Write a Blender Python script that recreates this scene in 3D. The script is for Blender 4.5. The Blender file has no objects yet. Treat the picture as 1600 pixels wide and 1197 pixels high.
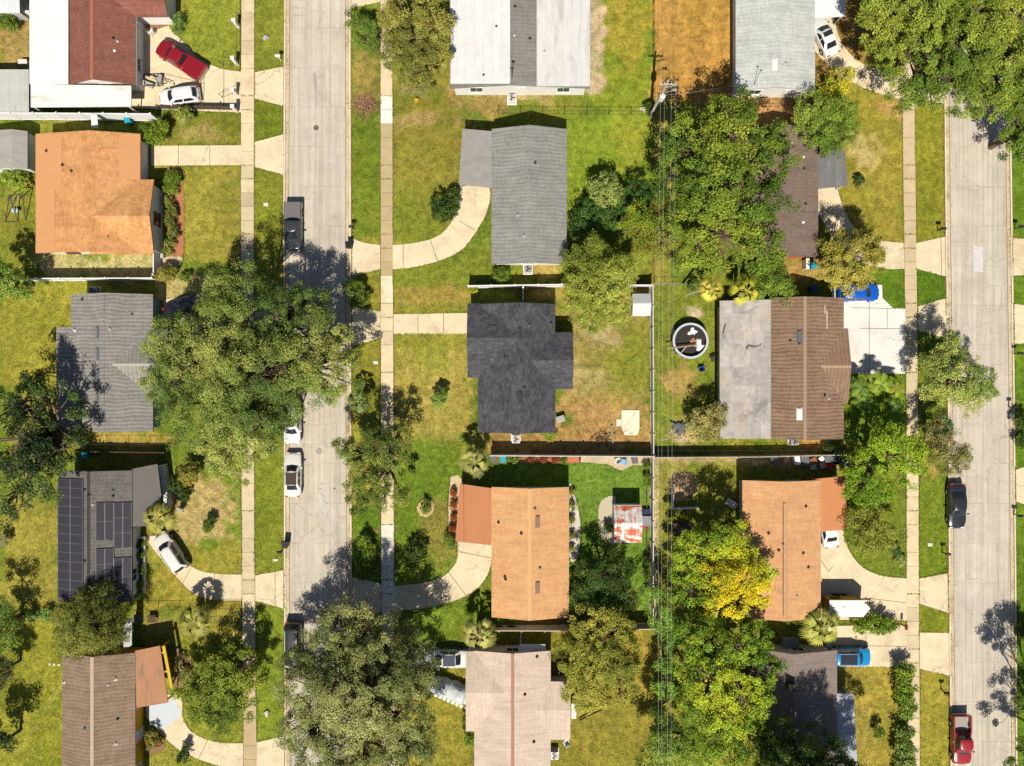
import bpy, bmesh, math, random
import numpy as np
from mathutils import Vector, Matrix

# ------------------------------------------------------------ camera, light, exposure
scn = bpy.context.scene
COL = scn.collection
PX, HC = 14.4, 80.0                       # photo pixels per metre on the ground, height of the drone
cam_d = bpy.data.cameras.new('drone_camera')
cam_d.sensor_width = 36.0
cam_d.lens = 36.0 * HC / (1600 / PX)
cam_d.clip_end = 2000
cam = bpy.data.objects.new('drone_camera', cam_d)
cam.location = (0, 0, HC)
COL.objects.link(cam)
scn.camera = cam

SUN_EL, SUN_AZ = math.radians(53), math.radians(185)   # azimuth clockwise from image up
w = bpy.data.worlds.new('World'); scn.world = w; w.use_nodes = True
nt = w.node_tree
sky = nt.nodes.new('ShaderNodeTexSky'); sky.sky_type = 'NISHITA'; sky.sun_disc = False
sky.sun_elevation = SUN_EL; sky.sun_rotation = SUN_AZ
bg = nt.nodes['Background']; bg.inputs['Strength'].default_value = 0.05
nt.links.new(sky.outputs[0], bg.inputs[0])
sl = bpy.data.lights.new('sun', 'SUN'); sl.energy = 4.6; sl.angle = math.radians(0.5); sl.color = (1.0, 0.935, 0.80)
so = bpy.data.objects.new('sun', sl); COL.objects.link(so)
sd = Vector((math.sin(SUN_AZ) * math.cos(SUN_EL), math.cos(SUN_AZ) * math.cos(SUN_EL), math.sin(SUN_EL)))
so.rotation_euler = sd.to_track_quat('Z', 'Y').to_euler(); so.location = (0, -40, 70)
scn.view_settings.view_transform = 'Standard'; scn.view_settings.look = 'None'
scn.view_settings.exposure = 0.62; scn.view_settings.gamma = 1.0
scn.cycles.use_denoising = False; scn.cycles.max_bounces = 5; scn.cycles.diffuse_bounces = 2; scn.cycles.glossy_bounces = 2
scn.cycles.transmission_bounces = 3; scn.cycles.transparent_max_bounces = 4
KL = (1.60, 1.56, 1.48)                   # how bright a level white surface comes out in the sun

# ------------------------------------------------------------ helpers
def G(px, py, h=0.0):
    s = (1 - h / HC) / PX
    return Vector(((px - 800) * s, (598.5 - py) * s, h))
def lin(c): return c / 12.92 if c <= 0.04045 else ((c + 0.055) / 1.055) ** 2.4
def A(r, g, b, k=1.0):                    # an albedo that reads as this colour when the sun is on it
    return tuple(min(0.88, k * lin(v / 255) / K) for v, K in zip((r, g, b), KL))
ORG = {}
def tag(o, label=None, cat=None, group=None, kind=None):
    if label: o['label'] = label
    if cat: o['category'] = cat
    if group: o['group'] = group
    if kind: o['kind'] = kind
    return o
def thing(name, label, cat, loc, rz=0.0, group=None):
    o = bpy.data.objects.new(name, None); o.empty_display_size = 0.3
    COL.objects.link(o); o.location = loc; o.rotation_euler = (0, 0, rz)
    ORG[o] = Vector(loc) if rz == 0 else None
    return tag(o, label, cat, group)
class MB:
    def __init__(s): s.v = []; s.f = []
    def add(s, vs, fs):
        n = len(s.v); s.v += [tuple(v) for v in vs]; s.f += [tuple(i + n for i in f) for f in fs]; return s
    def prism(s, pts, z0, z1):            # plan polygon
        n = len(pts); vs = [(p[0], p[1], z0) for p in pts] + [(p[0], p[1], z1) for p in pts]
        a = sum(pts[i][0] * pts[(i + 1) % n][1] - pts[(i + 1) % n][0] * pts[i][1] for i in range(n))
        top = list(range(n, 2 * n)); bot = list(range(n))[::-1]
        sides = [(i, (i + 1) % n, n + (i + 1) % n, n + i) for i in range(n)]
        if a < 0: top.reverse(); bot.reverse(); sides = [f[::-1] for f in sides]
        return s.add(vs, [top, bot] + sides)
    def sheet(s, pts, z):
        n = len(pts); a = sum(pts[i][0] * pts[(i + 1) % n][1] - pts[(i + 1) % n][0] * pts[i][1] for i in range(n))
        f = list(range(n)) if a > 0 else list(range(n))[::-1]
        return s.add([(p[0], p[1], z) for p in pts], [f])
    def slab(s, pts, t):                  # 3-D polygon made t thick downwards
        n = len(pts); a = sum(pts[i][0] * pts[(i + 1) % n][1] - pts[(i + 1) % n][0] * pts[i][1] for i in range(n))
        if a < 0: pts = pts[::-1]
        vs = [tuple(p) for p in pts] + [(p[0], p[1], p[2] - t) for p in pts]
        return s.add(vs, [range(n), range(2 * n - 1, n - 1, -1)] + [(i, n + i, n + (i + 1) % n, (i + 1) % n) for i in range(n)])
    def box(s, c, d, rz=0.0, M=None):
        vs = []
        for x in (-.5, .5):
            for y in (-.5, .5):
                for z in (-.5, .5):
                    p = Vector((x * d[0], y * d[1], z * d[2]))
                    if rz: p.rotate(Matrix.Rotation(rz, 3, 'Z'))
                    if M: p = M @ p
                    vs.append(p + Vector(c))
        return s.add(vs, [(0, 1, 3, 2), (4, 6, 7, 5), (0, 4, 5, 1), (2, 3, 7, 6), (0, 2, 6, 4), (1, 5, 7, 3)])
    def tube(s, p0, p1, r0, r1=None, n=8, caps=True):
        r1 = r0 if r1 is None else r1
        p0, p1 = Vector(p0), Vector(p1); d = (p1 - p0)
        if d.length < 1e-6: return s
        d.normalize(); u = d.orthogonal().normalized(); q = d.cross(u)
        vs = [p + (u * math.cos(2 * math.pi * i / n) + q * math.sin(2 * math.pi * i / n)) * r for p, r in ((p0, r0), (p1, r1)) for i in range(n)]
        fs = [(i, (i + 1) % n, n + (i + 1) % n, n + i) for i in range(n)]
        if caps: fs += [tuple(range(n))[::-1], tuple(range(n, 2 * n))]
        return s.add(vs, fs)
    def bar(s, p0, p1, w_, h_):           # a box between two points
        p0, p1 = Vector(p0), Vector(p1); d = p1 - p0; L = d.length; d.normalize()
        up = Vector((0, 0, 1)) if abs(d.z) < 0.95 else Vector((1, 0, 0))
        y = up.cross(d).normalized(); z = d.cross(y)
        return s.box((p0 + p1) / 2, (L, w_, h_), M=Matrix((d, y, z)).transposed())
    def lathe(s, prof, c=(0, 0, 0), n=20):
        k = len(prof); vs = [(c[0] + r * math.cos(2 * math.pi * i / n), c[1] + r * math.sin(2 * math.pi * i / n), c[2] + z) for i in range(n) for r, z in prof]
        fs = [(i * k + j, ((i + 1) % n) * k + j, ((i + 1) % n) * k + j + 1, i * k + j + 1) for i in range(n) for j in range(k - 1)]
        return s.add(vs, fs)
    def loft(s, rings, caps=True):
        n = len(rings[0]); vs = [p for r in rings for p in r]; fs = []
        for a in range(len(rings) - 1):
            for i in range(n): fs.append((a * n + i, a * n + (i + 1) % n, (a + 1) * n + (i + 1) % n, (a + 1) * n + i))
        if caps: fs += [tuple(range(n))[::-1], tuple(range((len(rings) - 1) * n, len(rings) * n))]
        return s.add(vs, fs)
    def build(s, name, mat, parent=None, local=False, smooth=None, bevel=0, kind=None):
        me = bpy.data.meshes.new(name)
        off = Vector((0, 0, 0)) if (parent is None or local) else ORG[parent]
        me.from_pydata([(v[0] - off[0], v[1] - off[1], v[2] - off[2]) for v in s.v], [], s.f)
        if mat: me.materials.append(mat)
        o = bpy.data.objects.new(name, me); COL.objects.link(o)
        if parent: o.parent = parent; ORG[o] = ORG.get(parent)
        if smooth is not None:
            me.polygons.foreach_set('use_smooth', [True] * len(me.polygons)); me.set_sharp_from_angle(angle=math.radians(smooth))
        if bevel:
            b = o.modifiers.new('edge', 'BEVEL'); b.width = bevel; b.segments = 2; b.limit_method = 'ANGLE'; b.angle_limit = 0.6
        if kind: o['kind'] = kind
        return o
def solo(mb, name, mat, label, cat, group=None, **k):   # a thing that is one mesh, its origin at its base
    xs = np.array(mb.v); c = Vector((xs[:, 0].mean(), xs[:, 1].mean(), xs[:, 2].min()))
    mb.v = [(v[0] - c[0], v[1] - c[1], v[2] - c[2]) for v in mb.v]
    o = mb.build(name, mat, **k); o.location = c; ORG[o] = c
    return tag(o, label, cat, group)
def spline(pts, n=6, closed=False):
    P = [Vector(p) for p in pts]; out = []; m = len(P)
    for i in range(m if closed else m - 1):
        p0 = P[(i - 1) % m] if closed or i else P[0]; p1 = P[i]; p2 = P[(i + 1) % m]; p3 = P[(i + 2) % m] if closed or i < m - 2 else P[-1]
        for k in range(n):
            t = k / n
            out.append(0.5 * ((2 * p1) + (p2 - p0) * t + (2 * p0 - 5 * p1 + 4 * p2 - p3) * t * t + (3 * p1 - p0 - 3 * p2 + p3) * t ** 3))
    if not closed: out.append(P[-1])
    return out
def GP(pts, h=0.0): return [G(x, y, h) for x, y in pts]

# ------------------------------------------------------------ materials
def newmat(name):
    m = bpy.data.materials.new(name); m.use_nodes = True; t = m.node_tree
    return m, t, t.nodes['Principled BSDF']
class N:
    def __init__(s, t): s.t = t
    def n(s, ty, **k):
        o = s.t.nodes.new('ShaderNode' + ty)
        for a, b in k.items():
            if a.startswith('i_'):
                o.inputs[a[2:].replace('_', ' ')].default_value = b
            else: setattr(o, a, b)
        return o
    def l(s, a, b): s.t.links.new(a, b)
    def coords(s, scale=(1, 1, 1), rot=(0, 0, 0)):
        tc = s.n('TexCoord'); mp = s.n('Mapping'); mp.inputs['Scale'].default_value = scale; mp.inputs['Rotation'].default_value = rot
        s.l(tc.outputs['Object'], mp.inputs['Vector']); return mp.outputs['Vector']
    def noise(s, vec, scale, detail=4, rough=.6, dist=0.0):
        o = s.n('TexNoise'); o.inputs['Scale'].default_value = scale; o.inputs['Detail'].default_value = detail
        o.inputs['Roughness'].default_value = rough; o.inputs['Distortion'].default_value = dist; s.l(vec, o.inputs['Vector']); return o.outputs['Fac']
    def ramp(s, fac, a, b, lo=0.0, hi=1.0):
        o = s.n('MapRange'); o.inputs['From Min'].default_value = a; o.inputs['From Max'].default_value = b
        o.inputs['To Min'].default_value = lo; o.inputs['To Max'].default_value = hi; s.l(fac, o.inputs['Value']); return o.outputs['Result']
    def mix(s, fac, a, b, mode='MIX'):
        o = s.n('MixRGB', blend_type=mode)
        for v, i in ((fac, 0), (a, 1), (b, 2)):
            if hasattr(v, 'is_output') or hasattr(v, 'links'): s.l(v, o.inputs[i])
            else: o.inputs[i].default_value = v if i == 0 else ((v, v, v, 1) if isinstance(v, (int, float)) else tuple(v)[:3] + (1,))
        return o.outputs[0]
    def math(s, op, a, b=0.0):
        o = s.n('Math', operation=op)
        for v, i in ((a, 0), (b, 1)):
            if hasattr(v, 'links'): s.l(v, o.inputs[i])
            else: o.inputs[i].default_value = v
        return o.outputs[0]
    def bump(s, fac, bs, strength=.3, dist=.05):
        o = s.n('Bump'); o.inputs['Strength'].default_value = strength; o.inputs['Distance'].default_value = dist
        s.l(fac, o.inputs['Height']); s.l(o.outputs[0], bs.inputs['Normal'])
def paint(name, c, rough=.75, var=.12, scale=1.2, dirt=None, dirt_amt=.35, metal=0.0, spec=.3, coat=0.0, bump=0.0):
    m, t, b = newmat(name); n = N(t); v = n.coords()
    a = n.noise(v, scale, 5, .65); f = n.noise(v, scale * 9, 3, .7)
    k = n.ramp(n.math('ADD', n.math('MULTIPLY', a, .6), n.math('MULTIPLY', f, .4)), .3, .7, 1 - var, 1 + var)
    o = n.mix(1.0, c, k, 'MULTIPLY')
    if dirt: o = n.mix(n.ramp(n.noise(v, scale * .8, 6, .7, .6), .5, .72, 0, dirt_amt), o, dirt)
    n.l(o, b.inputs['Base Color']); b.inputs['Roughness'].default_value = rough; b.inputs['Metallic'].default_value = metal
    b.inputs['Specular IOR Level'].default_value = spec; b.inputs['Coat Weight'].default_value = coat; b.inputs['Coat Roughness'].default_value = .06
    if bump: n.bump(f, b, bump, .03)
    return m
def shingle(name, c, c2, row=.17, wd=.42, mort=.8, stain=None, stain_amt=.4, var=.22, rip=.5, rot=90):
    m, t, b = newmat(name); n = N(t)
    v = n.coords(rot=(0, 0, math.radians(rot)))
    dv = n.n('VectorMath', operation='ADD'); nz = n.n('TexNoise'); nz.inputs['Scale'].default_value = 1.1; nz.inputs['Detail'].default_value = 2
    n.l(v, nz.inputs['Vector']); sc = n.n('VectorMath', operation='SCALE'); sc.inputs['Scale'].default_value = .10
    n.l(nz.outputs['Color'], sc.inputs[0]); n.l(v, dv.inputs[0]); n.l(sc.outputs[0], dv.inputs[1])
    br = n.n('TexBrick'); n.l(dv.outputs[0], br.inputs['Vector']); br.inputs['Scale'].default_value = 1.0
    br.inputs['Color1'].default_value = c + (1,); br.inputs['Color2'].default_value = c2 + (1,)
    br.inputs['Mortar'].default_value = tuple(x * mort for x in c) + (1,); br.inputs['Mortar Size'].default_value = .018
    br.inputs['Brick Width'].default_value = wd; br.inputs['Row Height'].default_value = row; br.inputs['Bias'].default_value = -.1
    k = n.ramp(n.math('ADD', n.math('MULTIPLY', n.noise(v, .7, 5, .6), .45), n.math('MULTIPLY', n.noise(v, 7, 3, .75), .55)), .32, .68, 1 - var, 1 + var)
    o = n.mix(1.0, br.outputs['Color'], k, 'MULTIPLY')
    # lifted courses that wander across the slope
    wv = n.n('TexWave', wave_type='BANDS', bands_direction='X'); n.l(v, wv.inputs['Vector']); wv.inputs['Scale'].default_value = .80
    wv.inputs['Distortion'].default_value = 5.5; wv.inputs['Detail'].default_value = 3; wv.inputs['Detail Scale'].default_value = .55
    o = n.mix(1.0, o, n.ramp(wv.outputs['Fac'], .0, 1.0, 1 - .20 * rip, 1 + .14 * rip), 'MULTIPLY')
    o = n.mix(1.0, o, n.ramp(n.noise(n.coords((.18, 1.5, 1) if rot else (1.5, .18, 1)), 1.0, 6, .7, .4), .34, .66, .86, 1.10), 'MULTIPLY')   # rain streaks down the slope
    if stain: o = n.mix(n.ramp(n.noise(v, .35, 6, .7, .8), .48, .75, 0, stain_amt), o, stain)
    n.l(o, b.inputs['Base Color']); b.inputs['Roughness'].default_value = .95; b.inputs['Specular IOR Level'].default_value = .1
    n.bump(n.math('ADD', br.outputs['Fac'], n.math('MULTIPLY', n.noise(v, 14, 2, .8), 1.5)), b, .35, .03)
    return m
def seamed(name, c, pitch=.4, axis='x', dark=.8, rough=.5, stain=None, stain_amt=.4, var=.08, cross=0):
    m, t, b = newmat(name); n = N(t); v = n.coords()
    sx = n.n('SeparateXYZ'); n.l(v, sx.inputs[0]); q = sx.outputs['X' if axis == 'x' else 'Y']
    fr = n.math('FRACT', n.math('DIVIDE', q, pitch)); line = n.ramp(n.math('ABSOLUTE', n.math('SUBTRACT', fr, .5)), .40, .46, 1, dark)
    k = n.ramp(n.noise(v, 1.1, 6, .7), .3, .7, 1 - var, 1 + var)
    o = n.mix(1.0, n.mix(1.0, c, line, 'MULTIPLY'), k, 'MULTIPLY')
    if stain:
        v2 = n.coords((.35, 1.6, 1) if axis == 'y' else (1.6, .35, 1))
        o = n.mix(n.ramp(n.noise(v2, .7, 6, .65, .7), .5, .72, 0, stain_amt), o, stain)
    n.l(o, b.inputs['Base Color']); b.inputs['Roughness'].default_value = rough; n.bump(line, b, .3, .03)
    return m
def glassy(name, c=(.02, .03, .035), rough=.06):
    m, t, b = newmat(name); b.inputs['Base Color'].default_value = c + (1,); b.inputs['Roughness'].default_value = rough
    b.inputs['Specular IOR Level'].default_value = .8; n = N(t)
    n.l(n.mix(n.ramp(n.noise(n.coords(), 2, 2), .3, .7, 0, .5), c, tuple(x * 1.6 for x in c)), b.inputs['Base Color'])
    return m
def concrete(name, c, joint=None, var=.16, stain=(.2, .17, .12), cracks=.5, stain_amt=.3):
    m, t, b = newmat(name); n = N(t); v = n.coords()
    k = n.ramp(n.math('ADD', n.math('MULTIPLY', n.noise(v, .5, 6, .65), .55), n.math('MULTIPLY', n.noise(v, 6, 4, .75), .45)), .33, .67, 1 - var, 1 + var)
    o = n.mix(1.0, c, k, 'MULTIPLY')
    o = n.mix(n.ramp(n.noise(v, .28, 8, .72, .5), .52, .72, 0, stain_amt), o, stain)
    if cracks:
        vo = n.n('TexVoronoi', feature='DISTANCE_TO_EDGE'); vo.inputs['Scale'].default_value = .28
        dv = n.n('VectorMath', operation='ADD'); nz = n.n('TexNoise'); nz.inputs['Scale'].default_value = 1.6; nz.inputs['Detail'].default_value = 6
        n.l(v, nz.inputs['Vector']); n.l(v, dv.inputs[0]); sc = n.n('VectorMath', operation='SCALE'); sc.inputs['Scale'].default_value = .9
        n.l(nz.outputs['Color'], sc.inputs[0]); n.l(sc.outputs[0], dv.inputs[1]); n.l(dv.outputs[0], vo.inputs['Vector'])
        o = n.mix(n.math('MULTIPLY', n.ramp(vo.outputs['Distance'], .004, .014, cracks, 0), n.ramp(n.noise(v, .2, 2), .45, .6, 0, 1)), o, (.12, .1, .07))
    n.l(o, b.inputs['Base Color']); b.inputs['Roughness'].default_value = .9; b.inputs['Specular IOR Level'].default_value = .15
    n.bump(n.noise(v, 18, 2, .8), b, .15, .02)
    return m
def leafmat(name, trans=.16, rough=.55):
    m, t, b = newmat(name); n = N(t); at = n.n('Attribute', attribute_name='tint')
    n.l(at.outputs['Color'], b.inputs['Base Color']); b.inputs['Roughness'].default_value = rough; b.inputs['Specular IOR Level'].default_value = .22
    tr = n.n('BsdfTranslucent'); n.l(n.mix(1.0, at.outputs['Color'], (1.25, 1.2, .5), 'MULTIPLY'), tr.inputs['Color'])
    ms = n.n('MixShader'); ms.inputs[0].default_value = trans; n.l(b.outputs[0], ms.inputs[1]); n.l(tr.outputs[0], ms.inputs[2])
    n.l(ms.outputs[0], t.nodes['Material Output'].inputs['Surface']); return m

LEAF = leafmat('leaves')
BARK = paint('bark', A(120, 100, 78), .95, .3, 3)
PALE_BARK = paint('pale_bark', A(170, 155, 130), .95, .3, 3)
GLASS = glassy('window_glass'); CARGLASS = glassy('car_glass', (.012, .016, .02), .04)
WHITE = paint('white_paint', A(250, 246, 236), .6, .05, 2, A(190, 180, 160), .2)
VINYL = paint('white_vinyl', A(250, 248, 242), .45, .04, 2, A(190, 185, 165), .2)
BLACK = paint('black_paint', (.012, .012, .013), .5, .1)
RUBBER = paint('rubber', (.015, .015, .015), .85, .1)
CHROME = paint('bright_metal', (.6, .6, .6), .3, .05, metal=.9)
STEEL = paint('galvanised_steel', (.36, .36, .36), .5, .12, 4, metal=.4)
DARKSTEEL = paint('dark_steel', (.03, .03, .032), .6, .2, 4)
WOOD = paint('weathered_wood', A(170, 140, 110), .9, .25, 4)
GREYWOOD = paint('grey_wood', A(190, 182, 165), .9, .2, 4)
DARKWOOD = paint('dark_wood', A(95, 72, 56), .9, .25, 4)
TEAL = paint('teal_plastic', A(40, 165, 185), .5, .08)
BLUE = paint('blue_plastic', A(30, 80, 170), .5, .1)
GREYPL = paint('grey_plastic', (.09, .095, .1), .6, .1)
REDLAMP = paint('tail_lamp_red', (.35, .01, .01), .2, .05)
LAMP = paint('lamp_lens', (.7, .7, .68), .15, .04)
RED = paint('red_plastic', A(195, 45, 45), .5, .1)
YELLOW = paint('yellow_paint', A(225, 180, 30), .6, .08)
TERRA = paint('red_mulch', A(192, 122, 88), .95, .35, 7)
MULCH = paint('brown_mulch', A(150, 115, 85), .95, .4, 7)
SANDY = paint('sandy_soil', A(215, 190, 150), .95, .3, 6)
# ------------------------------------------------------------ the ground: one sheet, its soil and turf colours kept per vertex
def vnoise(x, y, cell, seed):
    r = np.random.RandomState(seed); T = r.rand(257, 257)
    fx, fy = x / cell, y / cell; ix, iy = np.floor(fx).astype(int), np.floor(fy).astype(int)
    u, v = fx - ix, fy - iy; u = u * u * (3 - 2 * u); v = v * v * (3 - 2 * v); ix %= 256; iy %= 256
    return (T[ix, iy] * (1 - u) + T[ix + 1, iy] * u) * (1 - v) + (T[ix, iy + 1] * (1 - u) + T[ix + 1, iy + 1] * u) * v
g0, o0, d0 = (124, 140, 40), (156, 150, 52), (182, 162, 82)          # green, olive, dry turf
lush, orng, sand, dirt = (128, 150, 36), (192, 142, 68), (212, 188, 145), (176, 142, 84)
PATCH = [  # shape, box, colour, feather in pixels, strength
 ('r', 0, 0, 60, 110, dirt, 10, .8), ('r', 285, -40, 378, 100, (145, 150, 45), 6, 1), ('r', 398, -40, 446, 110, (136, 141, 42), 5, 1),
 ('r', 398, 152, 446, 222, (122, 134, 34), 5, 1), ('r', 398, 262, 446, 400, (140, 144, 40), 5, 1), ('r', 280, 258, 378, 410, (158, 148, 54), 8, 1),
 ('e', 305, 212, 36, 13, (190, 166, 112), 10, .9), ('r', 240, 180, 378, 228, (150, 140, 46), 8, .6), ('r', 0, 180, 60, 210, (128, 138, 40), 8, .9),
 ('r', 0, 296, 56, 440, (148, 148, 48), 8, 1), ('r', 62, 398, 240, 436, (200, 184, 128), 12, .75), ('r', 0, 442, 150, 600, (154, 148, 46), 14, 1),
 ('r', 240, 430, 335, 490, (192, 174, 110), 14, .9), ('r', 130, 676, 280, 700, (176, 150, 66), 8, .9), ('r', 0, 780, 93, 960, (160, 149, 56), 12, 1),
 ('r', 0, 970, 96, 1300, (150, 149, 42), 14, 1), ('e', 300, 800, 62, 60, (190, 165, 104), 24, .95), ('r', 265, 850, 378, 900, (160, 148, 50), 12, .8),
 ('r', 215, 890, 378, 958, (165, 150, 52), 10, .9), ('r', 398, 650, 447, 892, (132, 141, 38), 6, 1), ('r', 398, 945, 447, 1160, (130, 146, 36), 6, 1),
 ('r', 215, 958, 380, 1010, (160, 150, 58), 10, .9), ('r', 270, 1000, 380, 1200, (140, 146, 42), 14, .8),
 ('r', 549, 70, 596, 165, (162, 142, 68), 10, .9), ('r', 549, 165, 596, 372, (116, 133, 32), 8, 1), ('r', 613, 150, 722, 372, (150, 141, 50), 12, 1),
 ('e', 660, 186, 60, 9, (182, 156, 92), 9, .8), ('e', 640, 340, 60, 40, (126, 138, 36), 22, .8), ('r', 613, 395, 775, 455, (130, 140, 38), 10, .9),
 ('r', 615, 452, 735, 490, (174, 150, 66), 10, .9), ('r', 615, 476, 735, 491, (140, 142, 40), 7, .8), ('r', 549, 425, 596, 480, (150, 140, 44), 8, .8),
 ('r', 549, 528, 596, 640, (146, 143, 42), 8, .9), ('r', 615, 524, 732, 700, (178, 160, 72), 16, .9), ('r', 615, 524, 735, 545, (146, 145, 44), 12, .8), ('e', 676, 560, 26, 18, (140, 148, 44), 12, .7),
 ('r', 613, 690, 720, 905, (116, 140, 34), 18, 1), ('e', 690, 830, 34, 46, (150, 134, 60), 18, .7), ('r', 549, 790, 596, 910, (102, 132, 28), 8, 1),
 ('r', 615, 930, 770, 1012, (122, 142, 36), 10, 1), ('r', 560, 1040, 745, 1300, (156, 146, 48), 16, 1),
 ('r', 700, 142, 800, 182, (176, 146, 80), 12, .9), ('e', 815, 152, 40, 12, (206, 172, 120), 10, .9), ('r', 800, 155, 920, 178, (140, 146, 44), 8, .6),
 ('r', 922, -40, 1021, 182, (140, 152, 36), 10, 1), ('e', 985, 40, 34, 60, (168, 150, 50), 24, .8), ('r', 918, -40, 943, 146, (202, 178, 138), 7, .95),
 ('r', 884, 180, 1021, 330, (138, 156, 38), 10, 1), ('e', 985, 235, 30, 40, (160, 158, 44), 20, .7), ('r', 767, 414, 890, 446, (140, 146, 42), 8, .9), ('e', 850, 425, 28, 9, (196, 168, 90), 8, .8),
 ('r', 884, 446, 1018, 705, (172, 154, 76), 10, 1), ('r', 815, 446, 884, 470, (186, 150, 76), 6, .9), ('e', 985, 560, 38, 70, (142, 147, 42), 24, .9), ('e', 930, 520, 34, 22, (196, 172, 118), 14, .9),
 ('e', 920, 600, 30, 30, (196, 176, 116), 16, .7), ('r', 770, 662, 1018, 712, (192, 146, 84), 16, .95), ('e', 945, 672, 50, 34, (186, 142, 84), 14, .9), ('e', 950, 655, 70, 44, (190, 146, 88), 20, .85), ('e', 955, 612, 50, 18, (160, 148, 60), 14, .6),
 ('r', 884, 722, 1016, 975, (112, 142, 44), 6, 1), ('r', 770, 722, 890, 764, (104, 140, 36), 6, 1), ('r', 850, 975, 1020, 1300, (154, 142, 50), 14, 1), ('e', 985, 1020, 30, 60, (176, 146, 54), 16, .7),
 ('r', 1021, -40, 1160, 156, (194, 144, 66), 6, 1), ('e', 1085, 20, 40, 60, (176, 136, 56), 30, .8), ('r', 1140, 146, 1275, 200, (196, 146, 92), 8, .9),
 ('r', 1021, 176, 1046, 450, (164, 152, 56), 6, .8), ('r', 1021, 446, 1130, 712, (138, 146, 42), 8, 1), ('e', 1080, 487, 14, 8, (212, 192, 150), 6, 1), ('e', 1065, 595, 32, 22, (182, 152, 80), 14, .9),
 ('e', 1068, 675, 26, 22, (208, 180, 120), 10, .9), ('r', 1021, 712, 1330, 728, (196, 166, 120), 6, .9), ('r', 1040, 724, 1162, 850, (146, 146, 46), 10, .9), ('e', 1066, 762, 20, 24, (206, 172, 130), 8, 1),
 ('r', 1018, 712, 1030, 980, (206, 180, 136), 4, .85), ('r', 1030, 720, 1046, 1200, (150, 148, 50), 5, .8),
 ('r', 1275, -40, 1420, 140, (186, 142, 72), 14, .9), ('r', 1310, 130, 1412, 385, (160, 146, 50), 14, 1), ('e', 1350, 232, 24, 26, (198, 176, 110), 14, .8), ('e', 1400, 168, 20, 24, (190, 152, 84), 14, .8),
 ('r', 1428, 170, 1478, 385, (144, 142, 38), 6, 1), ('r', 1210, 400, 1320, 446, (186, 146, 82), 12, .8), ('r', 1372, 420, 1416, 484, (106, 136, 26), 6, 1), ('r', 1432, 420, 1480, 476, (98, 132, 24), 6, 1),
 ('r', 1318, 584, 1418, 690, (122, 150, 30), 8, 1), ('r', 1434, 516, 1484, 650, (126, 140, 36), 6, 1), ('r', 1434, 650, 1486, 904, (124, 142, 32), 6, 1), ('e', 1450, 735, 18, 14, (186, 156, 76), 10, .8),
 ('r', 1318, 780, 1418, 905, (128, 142, 38), 10, 1), ('r', 1434, 943, 1484, 992, (134, 140, 32), 5, 1), ('r', 1434, 1050, 1488, 1300, (158, 148, 48), 6, 1), ('r', 1308, 1042, 1404, 1300, (168, 150, 54), 10, 1),
 ('e', 1350, 1140, 30, 40, (178, 156, 70), 16, .6), ('r', 1580, -40, 1760, 1300, (108, 138, 28), 5, 1), ('r', 1200, 684, 1312, 702, (136, 140, 44), 5, .8), ('e', 1270, 692, 22, 8, (196, 146, 80), 6, .9),
 ('r', 770, 966, 890, 984, (150, 120, 70), 4, .7), ('r', 240, 962, 270, 985, (176, 150, 84), 6, .8),
]
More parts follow.
